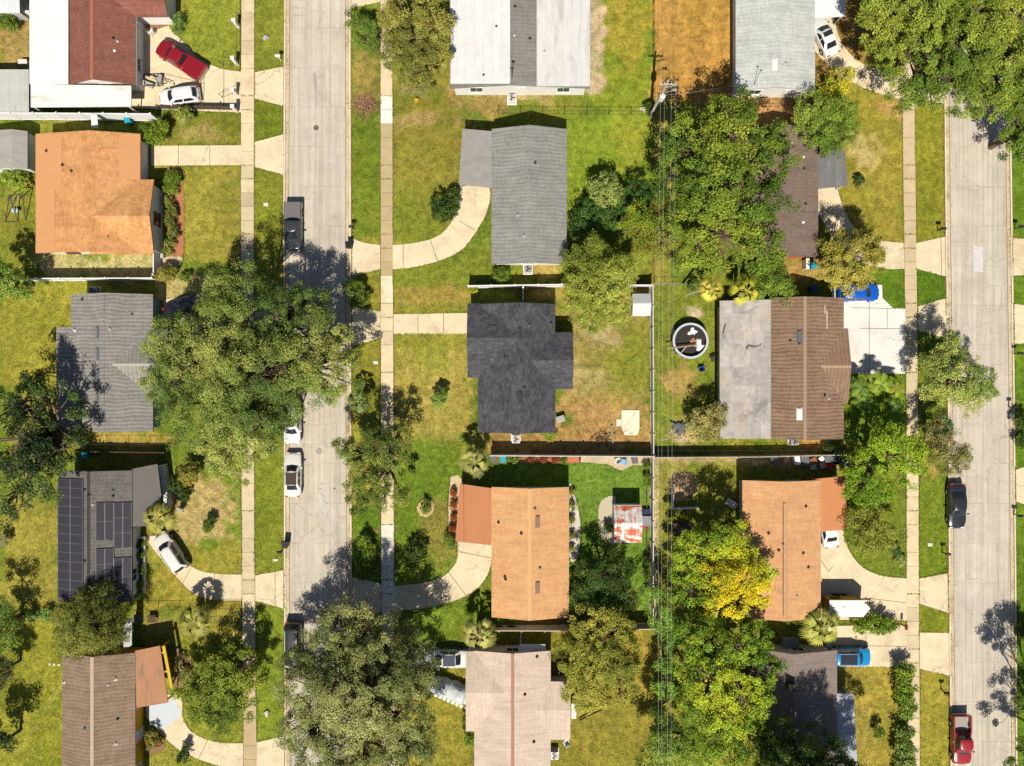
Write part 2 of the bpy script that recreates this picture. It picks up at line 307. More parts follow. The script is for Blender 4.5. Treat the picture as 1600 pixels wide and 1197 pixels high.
def ground():
    st = 3.4
    xs = np.concatenate([[-9000, -3000, -900, -500], np.arange(-240, 1841, st), [2100, 2500, 4600, 10600]])
    ys = np.concatenate([[-9000, -3000, -900, -500], np.arange(-220, 1421, st), [1700, 2100, 4200, 10200]])
    X, Y = np.meshgrid(xs, ys); C = np.empty(X.shape + (3,)); 
    n1, n2 = vnoise(X, Y, 90, 1), vnoise(X, Y, 33, 2)
    n3, n4, n5 = vnoise(X, Y, 11, 3), vnoise(X, Y, 6, 4), vnoise(X, Y, 160, 5)
    L = lambda c: np.array(A(c[0] + 4, c[1] + 4, c[2] + 4, .92))
    t = np.clip((n1 * .6 + n2 * .4 - .35) / .3, 0, 1)[..., None]
    C[:] = L(g0) * (1 - t) + L(o0) * t
    for p in PATCH:
        sh, a, b, c, d, col, fe, stg = p
        wob = (n3 - .5) * 1.3 * fe + (n2 - .5) * 1.2 * fe + (n4 - .5) * .9 * fe
        if sh == 'r':
            dist = np.minimum(np.minimum(X - a, c - X), np.minimum(Y - b, d - Y))
        else:
            q = np.sqrt(((X - a) / c) ** 2 + ((Y - b) / d) ** 2); dist = (1 - q) * min(c, d)
        m = (np.clip((dist + wob) / fe + .5, 0, 1) * stg)[..., None]
        C = C * (1 - m) + L(col) * m
    # dry and green flecks of the turf itself
    f = np.clip((n2 * .5 + n3 * .5 - .5) / .16, -1, 1)[..., None]
    dry = C * np.array([1.1, 1.06, 1.12]); grn = C * np.array([.86, .93, .86])
    C = np.where(f > 0, C * (1 - f * .75) + dry * f * .75, C * (1 + f * .75) - grn * f * .75)
    f = np.clip((n5 * .5 + n1 * .3 + n4 * .2 - .5) / .2, -1, 1)[..., None]
    C = np.clip(C * (1 + .1 * f), 0, .85)
    mow = np.where((X > 1021) & (X < 1150) & (Y < 150), vnoise(X, Y * .04, 9, 8) - .5, vnoise(X + Y * .3, Y * .1, 12, 9) * .4 - .2); C = C * (1 + .34 * mow)[..., None]
    lum = C.mean(-1, keepdims=True); C = np.clip((C * .91 + lum * np.array([1.14, 1.02, .8]) * .08) * np.array([1.11, 1.10, 1.03]), 0, .85)
    global SOIL; SOIL = (C, xs, ys)
    me = bpy.data.meshes.new('ground'); ny, nx = X.shape
    V = np.stack([(X - 800) / PX, (598.5 - Y) / PX, np.zeros_like(X)], -1).reshape(-1, 3)
    i = np.arange(ny * nx).reshape(ny, nx); F = np.stack([i[1:, :-1], i[1:, 1:], i[:-1, 1:], i[:-1, :-1]], -1).reshape(-1, 4)
    me.vertices.add(len(V)); me.vertices.foreach_set('co', V.ravel())
    me.loops.add(F.size); me.loops.foreach_set('vertex_index', F.ravel()); me.polygons.add(len(F))
    me.polygons.foreach_set('loop_start', np.arange(0, F.size, 4)); me.polygons.foreach_set('loop_total', np.full(len(F), 4)); me.update()
    at = me.color_attributes.new('soil', 'FLOAT_COLOR', 'POINT'); at.data.foreach_set('color', np.concatenate([C.reshape(-1, 3), np.ones((len(V), 1))], 1).ravel())
    m, t, b = newmat('turf'); n = N(t); v = n.coords(); a = n.n('Attribute', attribute_name='soil')
    fine = n.noise(v, 7.5, 5, .85, .4); mid = n.noise(v, 1.3, 4, .7, .5); big = n.noise(v, .25, 3, .6)
    k = n.ramp(n.math('ADD', n.math('MULTIPLY', fine, .62), n.math('MULTIPLY', mid, .38)), .39, .61, .42, 1.6)
    o = n.mix(1.0, a.outputs['Color'], k, 'MULTIPLY')
    o = n.mix(n.ramp(n.noise(v, 2.6, 5, .75, 1), .5, .66, 0, .32), o, n.mix(1.0, o, (1.2, 1.14, 1.2), 'MULTIPLY'))
    o = n.mix(n.ramp(n.noise(n.coords((1, 1, 2)), 1.9, 5, .75, .6), .52, .66, 0, .5), o, n.mix(1.0, o, (.74, .86, .72), 'MULTIPLY'))
    o = n.mix(1.0, o, n.ramp(big, .3, .7, .9, 1.1), 'MULTIPLY')
    n.l(o, b.inputs['Base Color']); b.inputs['Roughness'].default_value = .95; b.inputs['Specular IOR Level'].default_value = .05
    n.bump(n.math('ADD', fine, n.math('MULTIPLY', n.noise(v, 16, 3, .8), .6)), b, .8, .08)
    me.materials.append(m); o = bpy.data.objects.new('ground', me); COL.objects.link(o); o['kind'] = 'structure'
ground()

# ------------------------------------------------------------ roads, kerbs, pavements, driveways
PAVED = []
def struct(mb, name, mat):
    if name in ('road', 'gutter', 'kerb', 'driveway', 'sidewalk', 'driveway_pad', 'concrete_slab', 'patio', 'path', 'garden_bed'): PAVED.append((mb.v, mb.f))
    return mb.build(name, mat, kind='structure')
def road_mat():
    m, t, b = newmat('road_surface'); n = N(t); v = n.coords(); c = A(214, 202, 182)
    k = n.ramp(n.math('ADD', n.math('MULTIPLY', n.noise(v, .35, 6, .7), .5), n.math('MULTIPLY', n.noise(v, 9, 4, .8), .5)), .36, .64, .80, 1.16)
    o = n.mix(1.0, c, k, 'MULTIPLY')
    st = n.coords((2.2, .035, 1)); o = n.mix(1.0, o, n.ramp(n.noise(st, 1.0, 5, .65), .38, .62, .84, 1.08), 'MULTIPLY')      # tyre-worn lengthwise streaks
    # old slab joints, with a little wander
    dv = n.n('VectorMath', operation='ADD'); nz = n.n('TexNoise'); nz.inputs['Scale'].default_value = .9; nz.inputs['Detail'].default_value = 5
    n.l(v, nz.inputs['Vector']); sc = n.n('VectorMath', operation='SCALE'); sc.inputs['Scale'].default_value = .35; n.l(nz.outputs['Color'], sc.inputs[0])
    n.l(v, dv.inputs[0]); n.l(sc.outputs[0], dv.inputs[1])
    br = n.n('TexBrick'); br.offset = .37; n.l(dv.outputs[0], br.inputs['Vector']); br.inputs['Scale'].default_value = 1; br.inputs['Brick Width'].default_value = 1.15
    br.inputs['Row Height'].default_value = 4.3; br.inputs['Mortar Size'].default_value = .016; br.inputs['Color1'].default_value = (1, 1, 1, 1); br.inputs['Color2'].default_value = (.95, .95, .94, 1)
    br.inputs['Mortar'].default_value = (.52, .49, .46, 1)
    o = n.mix(n.ramp(n.noise(v, .22, 3), .4, .6, .45, 1), o, n.mix(1.0, o, br.outputs['Color'], 'MULTIPLY'))
    for s_, th, am, sd in ((.33, .010, .55, 0), (.8, .010, .3, 7)):
        vo = n.n('TexVoronoi', feature='DISTANCE_TO_EDGE'); vo.inputs['Scale'].default_value = s_; d2 = n.n('VectorMath', operation='ADD'); s2 = n.n('VectorMath', operation='SCALE')
        s2.inputs['Scale'].default_value = 1.1; n.l(nz.outputs['Color'], s2.inputs[0]); n.l(v, d2.inputs[0]); n.l(s2.outputs[0], d2.inputs[1]); n.l(d2.outputs[0], vo.inputs['Vector'])
        o = n.mix(n.math('MULTIPLY', n.ramp(vo.outputs['Distance'], .004, th * 1.7, am * 1.3, 0), n.ramp(n.noise(v, .16, 2, .5, sd), .44, .6, 0, .6)), o, A(140, 128, 115))
    o = n.mix(n.ramp(n.noise(v, .5, 7, .75, .8), .54, .7, 0, .6), o, A(190, 178, 160))
    o = n.mix(n.ramp(n.noise(n.coords((1, .45, 1)), .9, 5, .7, .3), .63, .73, 0, .5), o, A(160, 148, 132))
    n.l(o, b.inputs['Base Color']); b.inputs['Roughness'].default_value = .92; b.inputs['Specular IOR Level'].default_value = .12
    n.bump(n.noise(v, 20, 3, .8), b, .25, .02); return m
ROAD = road_mat()
CONC = concrete('driveway_concrete', A(236, 216, 178), stain=A(186, 160, 120), stain_amt=.65, var=.2)
CONC_W = concrete('white_concrete', A(240, 232, 220), stain=A(205, 195, 185), stain_amt=.45)
GUTTER = concrete('gutter_concrete', A(216, 198, 166), var=.2, stain=A(150, 120, 80), stain_amt=.75)
KERB = concrete('kerb_concrete', A(232, 214, 182), var=.15, stain=A(165, 140, 100), stain_amt=.5)
JOINT = paint('joint_dirt', A(130, 105, 70), .95, .3, 4)
def strip(xs0, xs1, ys): return GP([(x, y) for x, y in zip(xs0, ys)] + [(x, y) for x, y in zip(xs1[::-1], ys[::-1])])
YS = [-260, 0, 300, 600, 900, 1197, 1460]
AL = [444.5, 444.5, 443, 444, 444, 445.5, 446.5]; AR = [548, 548, 548.5, 549, 550, 551, 552]
BL = [1472.5, 1473.5, 1476, 1480, 1482, 1484.5, 1486]; BR = [1575, 1577, 1580.5, 1584.5, 1587, 1589, 1591]
sh_ = lambda a, d: [x + d for x in a]
for L_, R_, nm in ((AL, AR, 'road'), (BL, BR, 'road')):
    struct(MB().sheet(strip(sh_(L_, 8), sh_(R_, -8), YS), .012), nm, ROAD)
    struct(MB().sheet(strip(sh_(L_, 2.3), sh_(L_, 8.2), YS), .016), 'gutter', GUTTER)
    struct(MB().sheet(strip(sh_(R_, -8.2), sh_(R_, -2.3), YS), .016), 'gutter', GUTTER)
DGAP = paint('gutter_joint_dirt', A(150, 118, 80), .95, .5, 2.5)
for L_, R_ in ((AL, AR), (BL, BR)):
    for a_, b_ in ((sh_(L_, 7.8), sh_(L_, 8.7)), (sh_(R_, -8.7), sh_(R_, -7.8)), (sh_(L_, -1.2), sh_(L_, .3)), (sh_(R_, -.3), sh_(R_, 1.2)), (sh_(L_, 2.2), sh_(L_, 3.0)), (sh_(R_, -3.0), sh_(R_, -2.2))): struct(MB().sheet(strip(a_, b_, YS), .021), 'gutter_joint', DGAP)
def interp(a, y): return float(np.interp(y, YS, a))
# kerbs step up 0.11 m and drop where a driveway crosses
CUTS = {'AL': [(104, 165), (210, 272), (480, 545), (890, 950), (1150, 1215)], 'AR': [(-20, 12), (371, 431), (480, 541), (901, 966), (1005, 1052)],
        'BL': [(105, 160), (369, 433), (465, 528), (896, 958), (989, 1055)], 'BR': [(370, 432), (474, 537), (729, 790)]}
for key, arr, s in (('AL', AL, 1), ('AR', AR, -1), ('BL', BL, 1), ('BR', BR, -1)):
    ys = [-260] + [v for c in CUTS[key] for v in c] + [1460]; mb = MB()
    for i in range(len(ys) - 1):
        a, b = ys[i], ys[i + 1]
        if b <= a: continue
        h = .11 if i % 2 == 0 else .03; k = max(1, int((b - a) / 46))
        for j in range(k):
            y0 = a + (b - a) * j / k; y1 = a + (b - a) * (j + 1) / k - .35
            mb.prism(GP([(interp(arr, y0), y0), (interp(arr, y0) + s * 2.6, y0), (interp(arr, y1) + s * 2.6, y1), (interp(arr, y1), y1)]), -.05, h)
    struct(mb, 'kerb', KERB)

rs = random.Random(4)
def slabs(mb, pts, z, gap=.35): mb.prism(GP(pts), -.05, z)
def walk_mat():
    m, t, b = newmat('pavement_concrete'); n = N(t); v = n.coords(); at = n.n('Attribute', attribute_name='tint')
    k = n.ramp(n.math('ADD', n.math('MULTIPLY', n.noise(v, 1, 5, .65), .5), n.math('MULTIPLY', n.noise(v, 7, 4, .8), .5)), .33, .67, .82, 1.16)
    o = n.mix(1.0, at.outputs['Color'], k, 'MULTIPLY'); o = n.mix(n.ramp(n.noise(v, .6, 7, .7, .5), .52, .72, 0, .5), o, A(180, 155, 115))
    n.l(o, b.inputs['Base Color']); b.inputs['Roughness'].default_value = .92; b.inputs['Specular IOR Level'].default_value = .12; n.bump(n.noise(v, 18, 2, .8), b, .15, .02); return m
WALK = walk_mat()
def sidewalk(left, right, yk, light=(), tones=None):
    mb = MB(); bed = MB(); y = -260.0; cols = []
    while y < 1460:
        d = rs.choice([21.6, 21.6, 21.6, 43.2]) ; y1 = y + d - .5
        f = lambda a, q: float(np.interp(q, yk, a))
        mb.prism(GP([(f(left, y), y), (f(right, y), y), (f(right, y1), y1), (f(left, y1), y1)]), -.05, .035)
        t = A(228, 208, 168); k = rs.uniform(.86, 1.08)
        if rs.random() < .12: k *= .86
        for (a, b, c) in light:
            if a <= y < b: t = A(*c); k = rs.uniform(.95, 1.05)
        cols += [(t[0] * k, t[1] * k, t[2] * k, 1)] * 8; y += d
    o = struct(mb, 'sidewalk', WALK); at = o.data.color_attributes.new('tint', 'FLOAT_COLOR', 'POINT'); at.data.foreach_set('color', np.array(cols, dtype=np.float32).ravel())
    struct(bed.sheet(strip(sh_(left, -1.1), sh_(right, 1.1), yk), .01), 'sidewalk_bed', JOINT)
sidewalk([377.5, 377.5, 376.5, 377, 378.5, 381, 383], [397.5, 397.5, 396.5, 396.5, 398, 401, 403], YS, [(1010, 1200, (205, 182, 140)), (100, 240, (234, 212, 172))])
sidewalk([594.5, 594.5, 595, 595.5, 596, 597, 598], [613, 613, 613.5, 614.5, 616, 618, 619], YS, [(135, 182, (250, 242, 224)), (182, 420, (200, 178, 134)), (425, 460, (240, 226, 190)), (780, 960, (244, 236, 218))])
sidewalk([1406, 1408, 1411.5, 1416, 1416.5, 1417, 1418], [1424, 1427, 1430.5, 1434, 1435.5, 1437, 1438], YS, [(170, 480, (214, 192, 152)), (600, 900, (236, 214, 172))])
sidewalk([1680] * 7, [1700] * 7, YS)
def drive(pts, mat=CONC, z=.028, joints=(), name='driveway'):
    struct(MB().prism(GP(pts), -.05, z), name, mat)
    for k, j in enumerate(joints):
        (x0, y0), (x1, y1) = j; d = Vector((x1 - x0, y1 - y0)).normalized(); n = Vector((-d.y, d.x)) * .42
        struct(MB().sheet(GP([(x0 + n.x, y0 + n.y), (x1 + n.x, y1 + n.y), (x1 - n.x, y1 - n.y), (x0 - n.x, y0 - n.y)]), z + .005), 'driveway_joint', JOINT)
def curve(*p, n=5): return [tuple(q)[:2] for q in spline([(a, b, 0) for a, b in p], n)]
# left of the first road
drive([(214, 28), (240, 18)] + curve((262, 16), (266, 45), (288, 66), (312, 92), (345, 107), (377, 112)) + [(377, 176), (250, 171), (205, 168), (205, 130), (214, 128)], joints=[((320, 100), (318, 172)), ((255, 115), (320, 130)), ((350, 108), (350, 174))])
drive([(398, 113), (443, 104), (443, 166), (398, 154)])
drive([(236, 228), (377, 227), (377, 258), (236, 259)], joints=[((279, 228), (279, 258)), ((328, 228), (328, 258))]); drive([(398, 222), (443, 210), (443, 273), (398, 261)])
drive([(256, 468), (300, 462), (377, 488), (377, 528), (300, 530), (256, 520)]); drive([(398, 488), (443, 480), (443, 546), (398, 528)])
drive([(226, 838), (262, 836)] + curve((285, 862), (293, 878), (308, 890), (335, 896), (378, 898)) + [(378, 938)] + curve((340, 938), (305, 929), (272, 897), (246, 866), (226, 838)), joints=[((300, 885), (285, 912)), ((335, 896), (333, 938))]); drive([(399, 899), (443, 891), (443, 951), (399, 939)], joints=[((430, 893), (430, 949))])
drive([(228, 1085), (285, 1085)] + curve((285, 1120), (298, 1142), (325, 1156), (352, 1161), (380, 1161)) + [(380, 1200)] + curve((350, 1199), (310, 1186), (275, 1168), (246, 1140), (228, 1120)), joints=[((325, 1156), (310, 1186))]); drive([(401, 1160), (444, 1150), (444, 1215), (401, 1202)])
# right of the first road
drive([(549, -30), (594, -40), (594, 3), (549, 13)])
drive([(550, 372)] + curve((550, 372), (568, 379), (594, 383)) + [(594, 421), (550, 431)])
drive([(613, 383)] + curve((613, 383), (645, 380), (680, 371), (702, 352), (713, 326), (717, 290)) + [(766, 290)] + curve((766, 312), (758, 338), (742, 365), (722, 390), (690, 406), (650, 417), (613, 421)), joints=[((672, 374), (684, 408)), ((718, 345), (742, 360)), ((630, 382), (630, 419))])
drive([(615, 491), (740, 489), (740, 522), (615, 522)], joints=[((653, 491), (653, 522)), ((693, 490), (693, 522))]); drive([(550, 480), (595, 487), (595, 528), (551, 541)])
drive([(714, 845), (772, 845)] + curve((770, 860), (764, 893), (745, 920), (712, 938), (665, 950), (616, 955)) + [(616, 915)] + curve((616, 915), (660, 911), (690, 902), (712, 880), (716, 858)), joints=[((664, 911), (668, 950)), ((700, 893), (728, 930)), ((718, 862), (768, 872))]); drive([(551, 902), (596, 912), (596, 956), (551, 967)])
drive([(617, 1012), (745, 1012), (745, 1044), (617, 1044)]); drive([(552, 1005), (597, 1012), (597, 1044), (552, 1053)])
# left of the second road
drive([(1272, 26), (1304, 22)] + curve((1304, 28), (1310, 56), (1328, 84), (1352, 102), (1385, 111), (1410, 113)) + [(1410, 156)] + curve((1385, 150), (1340, 133), (1300, 108), (1272, 78)), joints=[((1352, 102), (1338, 132)), ((1318, 68), (1290, 100))]); drive([(1428, 113), (1474, 106), (1474, 162), (1428, 154)])
drive([(1268, 290), (1308, 290)] + curve((1308, 294), (1318, 325), (1336, 356), (1370, 374), (1412, 380)) + [(1413, 420)] + curve((1390, 421), (1350, 412), (1310, 388), (1288, 350), (1268, 320))); drive([(1431, 380), (1476, 370), (1477, 432), (1432, 420)], joints=[((1470, 372), (1471, 430))])
drive([(1300, 445), (1378, 445), (1379, 466), (1396, 482), (1415, 482), (1416, 584), (1300, 584)], CONC_W, joints=[((1358, 470), (1358, 584)), ((1386, 482), (1386, 514)), ((1330, 481), (1396, 482)), ((1344, 513), (1415, 514))]); drive([(1434, 479), (1477, 466), (1479, 529), (1434, 517)])
drive([(1276, 826), (1318, 826)] + curve((1318, 838), (1330, 866), (1350, 888), (1380, 900), (1417, 904)) + [(1418, 970), (1276, 968)], joints=[((1283, 876), (1294, 893)), ((1294, 893), (1302, 884)), ((1350, 934), (1417, 942)), ((1380, 900), (1380, 905))]); drive([(1436, 904), (1480, 896), (1482, 958), (1436, 943)])
drive([(1290, 978), (1418, 977), (1418, 1042), (1290, 1042)], joints=[((1353, 978), (1353, 1042)), ((1300, 1008), (1417, 1010))]); drive([(1437, 988), (1482, 989), (1483, 1056), (1437, 1045)])
drive([(1582, 372), (1680, 380), (1680, 420), (1583, 432)]); drive([(1584, 475), (1680, 485), (1680, 528), (1585, 538)]); drive([(1587, 734), (1602, 729), (1680, 735), (1680, 785), (1602, 789), (1588, 784)])
# painted pale-blue pad under the rust coloured carport, paths, slabs and bare pads
struct(MB().prism(GP([(229, 1102), (274, 1093), (284, 1117), (270, 1128), (255, 1140), (236, 1132)]), 0, .036), 'driveway_pad', paint('pale_blue_concrete', A(212, 218, 220), .85, .1, 2))
struct(MB().prism(GP([(971, 641), (999, 641), (999, 670), (996, 680), (976, 680), (971, 668)]), -.02, .07), 'concrete_slab', concrete('cream_slab', A(246, 234, 204), stain=A(205, 190, 160)))
struct(MB().prism(GP([(963, 655), (970.6, 655), (970.6, 666), (963, 666)]), -.02, .05), 'concrete_slab', concrete('cream_slab_small', A(236, 224, 196)))
struct(MB().sheet(GP(curve((905, 714), (955, 714), (1008, 714), (1008, 728), (990, 727), (970, 735), (950, 726), (930, 724), (905, 722))), .02), 'patio', concrete('patio_concrete', A(206, 184, 150), var=.25))
struct(MB().sheet(GP(curve((892, 755), (902, 790), (907, 825), (903, 870), (890, 872), (890, 800), (890, 756))), .02), 'path', concrete('side_path_concrete', A(222, 208, 190), var=.2, cracks=0))
struct(MB().sheet(GP(curve((950, 775), (938, 785), (934, 808), (938, 836), (948, 846), (962, 846), (962, 775))), .02), 'garden_bed', paint('pebble_bed', A(204, 192, 160), .95, .35, 8))
struct(MB().sheet(GP([(815, 714), (908, 714), (906, 724), (815, 723)]), .02), 'garden_bed', TERRA)
struct(MB().sheet(GP([(768, 714), (815, 714), (815, 723), (768, 725)]), .02), 'garden_bed', paint('dark_bed', A(120, 110, 66), .95, .4, 8))
struct(MB().sheet(GP([(704, 745), (716, 742), (722, 750), (716, 800), (714, 856), (702, 850), (700, 835), (701, 780)]), .02), 'garden_bed', SANDY)
struct(MB().sheet(GP([(262, 262), (283, 264), (286, 300), (287, 396), (280, 404), (262, 404)]), .02), 'garden_bed', TERRA)
struct(MB().sheet(GP(curve((252, 402), (284, 402), (276, 420), (262, 424), (252, 420))), .024), 'path', SANDY)
ring = [(665 + 14 * math.cos(a), 794 + 14 * math.sin(a)) for a in np.linspace(0, 6.28, 28)[:-1]]
struct(MB().sheet(GP([(x + rs.uniform(-1, 1), y + rs.uniform(-1, 1)) for x, y in ring]), .02), 'garden_bed', paint('pale_ring_bed', A(206, 180, 122), .95, .3, 6))
struct(MB().sheet(GP(curve((272, 1010), (290, 1020), (302, 1045), (300, 1066), (280, 1075), (272, 1075))), .02), 'garden_bed', MULCH)
struct(MB().sheet(GP(curve((222, 1140), (246, 1136), (258, 1165), (248, 1176), (224, 1180))), .02), 'garden_bed', MULCH)
struct(MB().sheet(GP([(230, 12), (262, 8), (264, 40), (240, 48), (228, 44)]), .033), 'garden_bed', MULCH)
# manholes, valve covers, the pale patch, meter lids
def lid(px, py, r, label, mat, ring_=None):
    mb = MB(); c = G(px, py); mb.lathe([(0, .034), (r * .84, .034), (r * .86, .028), (r, .03), (r, .0)], (c.x, c.y, 0), 24)
    for k in range(6): mb.box((c.x, c.y + (k - 2.5) * r * .26, .036), (r * 1.1 * math.cos((k - 2.5) * .33), .03, .008))
    solo(mb, 'manhole_cover', mat, label, 'manhole cover')
IRON = paint('cast_iron', A(120, 104, 92), .7, .2, 6)
struct(MB().sheet(GP([(494.2 + 4.8 * math.cos(a), 200.6 + 4.8 * math.sin(a)) for a in np.linspace(0, 6.2, 20)]), .018), 'road_patch', concrete('pale_collar', A(226, 216, 200), cracks=0))
lid(494, 200, .3, 'round iron manhole cover in a pale ring near the top of the first road', IRON)
lid(498.5, 705, .34, 'worn grey manhole cover in the road beside the silver parked car', paint('worn_iron', A(176, 164, 152), .8, .15, 6))
lid(522.5, 763.5, .11, 'tiny dark valve cover in the road near the leaning open tree', IRON)
lid(1526, 183, .33, 'manhole cover in the second road under the edge of the giant tree', paint('worn_iron_brown', A(150, 130, 112), .8, .15, 6))
struct(MB().sheet(GP([(1521, 385), (1536, 385.5), (1536, 425), (1521, 424)]), .018), 'road_patch', concrete('pale_patch', A(222, 216, 208), cracks=0, stain_amt=.15))
struct(MB().sheet(GP([(496, 755), (514, 755), (516, 814), (498, 815)]), .017), 'road_patch', concrete('grey_patch', A(208, 198, 184), stain_amt=.3))
struct(MB().sheet(GP(curve((489, 115), (494, 114), (496, 140), (496, 163), (492, 164), (491, 138))), .018), 'oil_stain', concrete('oil_stain', A(186, 174, 160), cracks=0))
def small_lid(px, py, w_, d_, label, c=(235, 225, 205)):
    mb = MB().box(G(px, py) + Vector((0, 0, .03)), (w_, d_, .06)); mb.box(G(px, py) + Vector((0, 0, .064)), (w_ * .8, d_ * .7, .012))
    solo(mb, 'meter_box', paint('meter_lid', A(*c)), label, 'meter box', bevel=.01)
small_lid(415.5, 319.5, .5, .36, 'cream meter box lid in the verge beside the dark pickup')
small_lid(587, 566.5, .5, .36, 'white meter box lid beside the right pavement below the dark-roofed house drive')
small_lid(430.5, 875, .55, .25, 'small white lid in the verge just below the black mailbox and bin')
small_lid(1453, 851, .5, .36, 'white meter box lid in the verge below the black sedan')
small_lid(589, 829.5, .5, .3, 'flat brown meter lid in the verge below the leaning open tree', (150, 115, 85))

# tyre-darkened wheel tracks and oil drips are in the road surface itself; a few separate stains
for x, y, rx, ry in ((470, 560, 6, 20), (520, 250, 5, 26), (1510, 520, 6, 24), (1545, 700, 5, 30), (1515, 930, 6, 22), (480, 850, 5, 18)):
    struct(MB().sheet(GP([(x + rx * math.cos(a) * rs.uniform(.7, 1.2), y + ry * math.sin(a) * rs.uniform(.8, 1.1)) for a in np.linspace(0, 6.28, 18)[:-1]]), .0175), 'road_patch', concrete('worn_patch', A(207, 195, 178), var=.2, stain=A(178, 166, 150), stain_amt=.6, cracks=0))
# ------------------------------------------------------------ houses
class House:
    def __init__(s, label, px, py, wall, trim=None, glass=None, cat='house', name='house'):
        s.o = thing(name, label, cat, G(px, py)); s.wall = wall; s.trim = trim or WHITE; s.glass = glass or GLASS
        s.roofs = {}; s.gs = []; s.wmb = MB(); s.jobs = []; s.wins = 0; s.door_done = False
    def R(s, part, mat): return s.roofs.setdefault((part, mat), MB())
    def gable(s, x0, y0, x1, y1, ridge, mat, axis='y', he=2.6, hr=4.0, oh=.45, og=.35, part='roof', walls=True, matR=None, win='LR', cap=None, extend=None, sk=(0, 0)):
        a, b = G(x0, y0, he), G(x1, y1, he); X0, X1, Y1, Y0 = a.x, b.x, a.y, b.y; t = .16
        if axis == 'y':
            r = G(ridge, 0, hr).x
            P1 = [(X0, Y0, he), (r, Y0, hr), (r, Y1, hr), (X0, Y1, he)]; P2 = [(r, Y0, hr), (X1, Y0, he), (X1, Y1, he), (r, Y1, hr)]
        else:
            r = G(0, ridge, hr).y
            P1 = [(X0, Y0, he), (X1, Y0, he), (X1, r, hr), (X0, r, hr)]; P2 = [(X0, r, hr), (X1, r, hr), (X1, Y1, he), (X0, Y1, he)]
        P1 = [Vector(p) for p in P1]; P2 = [Vector(p) for p in P2]
        s.R(part, mat).slab(P1, t); s.R(part if matR is None else part + '_far', matR or mat).slab(P2, t)
        g = dict(axis=axis, X0=X0, X1=X1, Y0=Y0, Y1=Y1, r=r, he=he, hr=hr); s.gs.append(g)
        if cap:
            m = MB()
            if axis == 'y':
                for sg in (-1, 1): m.slab([Vector((r, Y0 + .02, hr + .035)), Vector((r + sg * .17, Y0 + .02, hr - .02)), Vector((r + sg * .17, Y1 - .02, hr - .02)), Vector((r, Y1 - .02, hr + .035))], .05)
            else:
                for sg in (-1, 1): m.slab([Vector((X0 + .02, r, hr + .035)), Vector((X0 + .02, r + sg * .17, hr - .02)), Vector((X1 - .02, r + sg * .17, hr - .02)), Vector((X1 - .02, r, hr + .035))], .05)
            s.jobs.append(('ridge_cap', m, cap))
        if walls:
            if axis == 'y':
                zl = he + (hr - he) * oh / (r - X0) - t - .02; zr = he + (hr - he) * oh / (X1 - r) - t - .02
                prof = [(X0 + oh, 0), (X1 - oh, 0), (X1 - oh, zr), (r, hr - t - .03), (X0 + oh, zl)]
                s.wmb.loft([[(x, y, z) for x, z in prof] for y in (Y1 - og, Y0 + og)])
                sides = {'L': ((X0 + oh, Y0 + og), (X0 + oh, Y1 - og), (-1, 0)), 'R': ((X1 - oh, Y0 + og), (X1 - oh, Y1 - og), (1, 0)), 'B': ((X0 + oh, Y0 + og), (X1 - oh, Y0 + og), (0, -1)), 'T': ((X0 + oh, Y1 - og), (X1 - oh, Y1 - og), (0, 1))}
            else:
                zl = he + (hr - he) * oh / (r - Y0) - t - .02; zr = he + (hr - he) * oh / (Y1 - r) - t - .02
                prof = [(Y0 + oh, 0), (Y1 - oh, 0), (Y1 - oh, zr), (r, hr - t - .03), (Y0 + oh, zl)]
                s.wmb.loft([[(x, y, z) for y, z in prof] for x in (X0 + og, X1 - og)])
                sides = {'L': ((X0 + og, Y0 + oh), (X0 + og, Y1 - oh), (-1, 0)), 'R': ((X1 - og, Y0 + oh), (X1 - og, Y1 - oh), (1, 0)), 'B': ((X0 + og, Y0 + oh), (X1 - og, Y0 + oh), (0, -1)), 'T': ((X0 + og, Y1 - oh), (X1 - og, Y1 - oh), (0, 1))}
            for k in win: s.windows(*sides[k])
        return g
    def windows(s, a, b, n):
        a, b, n = Vector(a), Vector(b), Vector(n); L = (b - a).length; d = (b - a).normalized(); k = max(1, int(L / 3.6))
        for i in range(k):
            c = a + d * L * (i + .5) / k
            if not s.door_done and i == k // 2 and k > 1: s.door(c, d, n); s.door_done = True
            else: s.window(c, d, n)
    def obx(s, c, d, n, du, dn, z, w_, t_, h_, mb):
        p = Vector((c.x + d.x * du + n.x * dn, c.y + d.y * du + n.y * dn, z)); mb.box(p, (w_, t_, h_), rz=math.atan2(d.y, d.x))
    def window(s, c, d, n, w_=1.25, h_=1.05, z=1.5):
        m = MB(); s.obx(c, d, n, 0, .012, z, w_, .05, h_, m); p = m.build('window', s.glass, s.o)
        f = MB()
        for u in (-1, 1): s.obx(c, d, n, u * (w_ / 2 + .045), .02, z, .09, .09, h_ + .18, f)
        for u in (-1, 1): s.obx(c, d, n, 0, .02, z + u * (h_ / 2 + .045), w_ - .004, .086, .09, f)
        s.obx(c, d, n, 0, .022, z, .04, .06, h_ - .004, f); f.build('frame', s.trim, p)
        q = MB(); s.obx(c, d, n, 0, .07, z - h_ / 2 - .125, w_ + .3, .16, .06, q); q.build('sill', s.trim, p)
    def door(s, c, d, n):
        m = MB(); s.obx(c, d, n, 0, .02, 1.04, .94, .06, 2.04, m); p = m.build('door', s.trim, s.o, bevel=.01)
        h = MB(); s.obx(c, d, n, .36, .09, 1.02, .12, .05, .04, h); h.build('handle', CHROME, p)
        f = MB()
        for u in (-1, 1): s.obx(c, d, n, u * .53, .03, 1.06, .1, .1, 2.12, f)
        f.build('frame', s.trim, p)
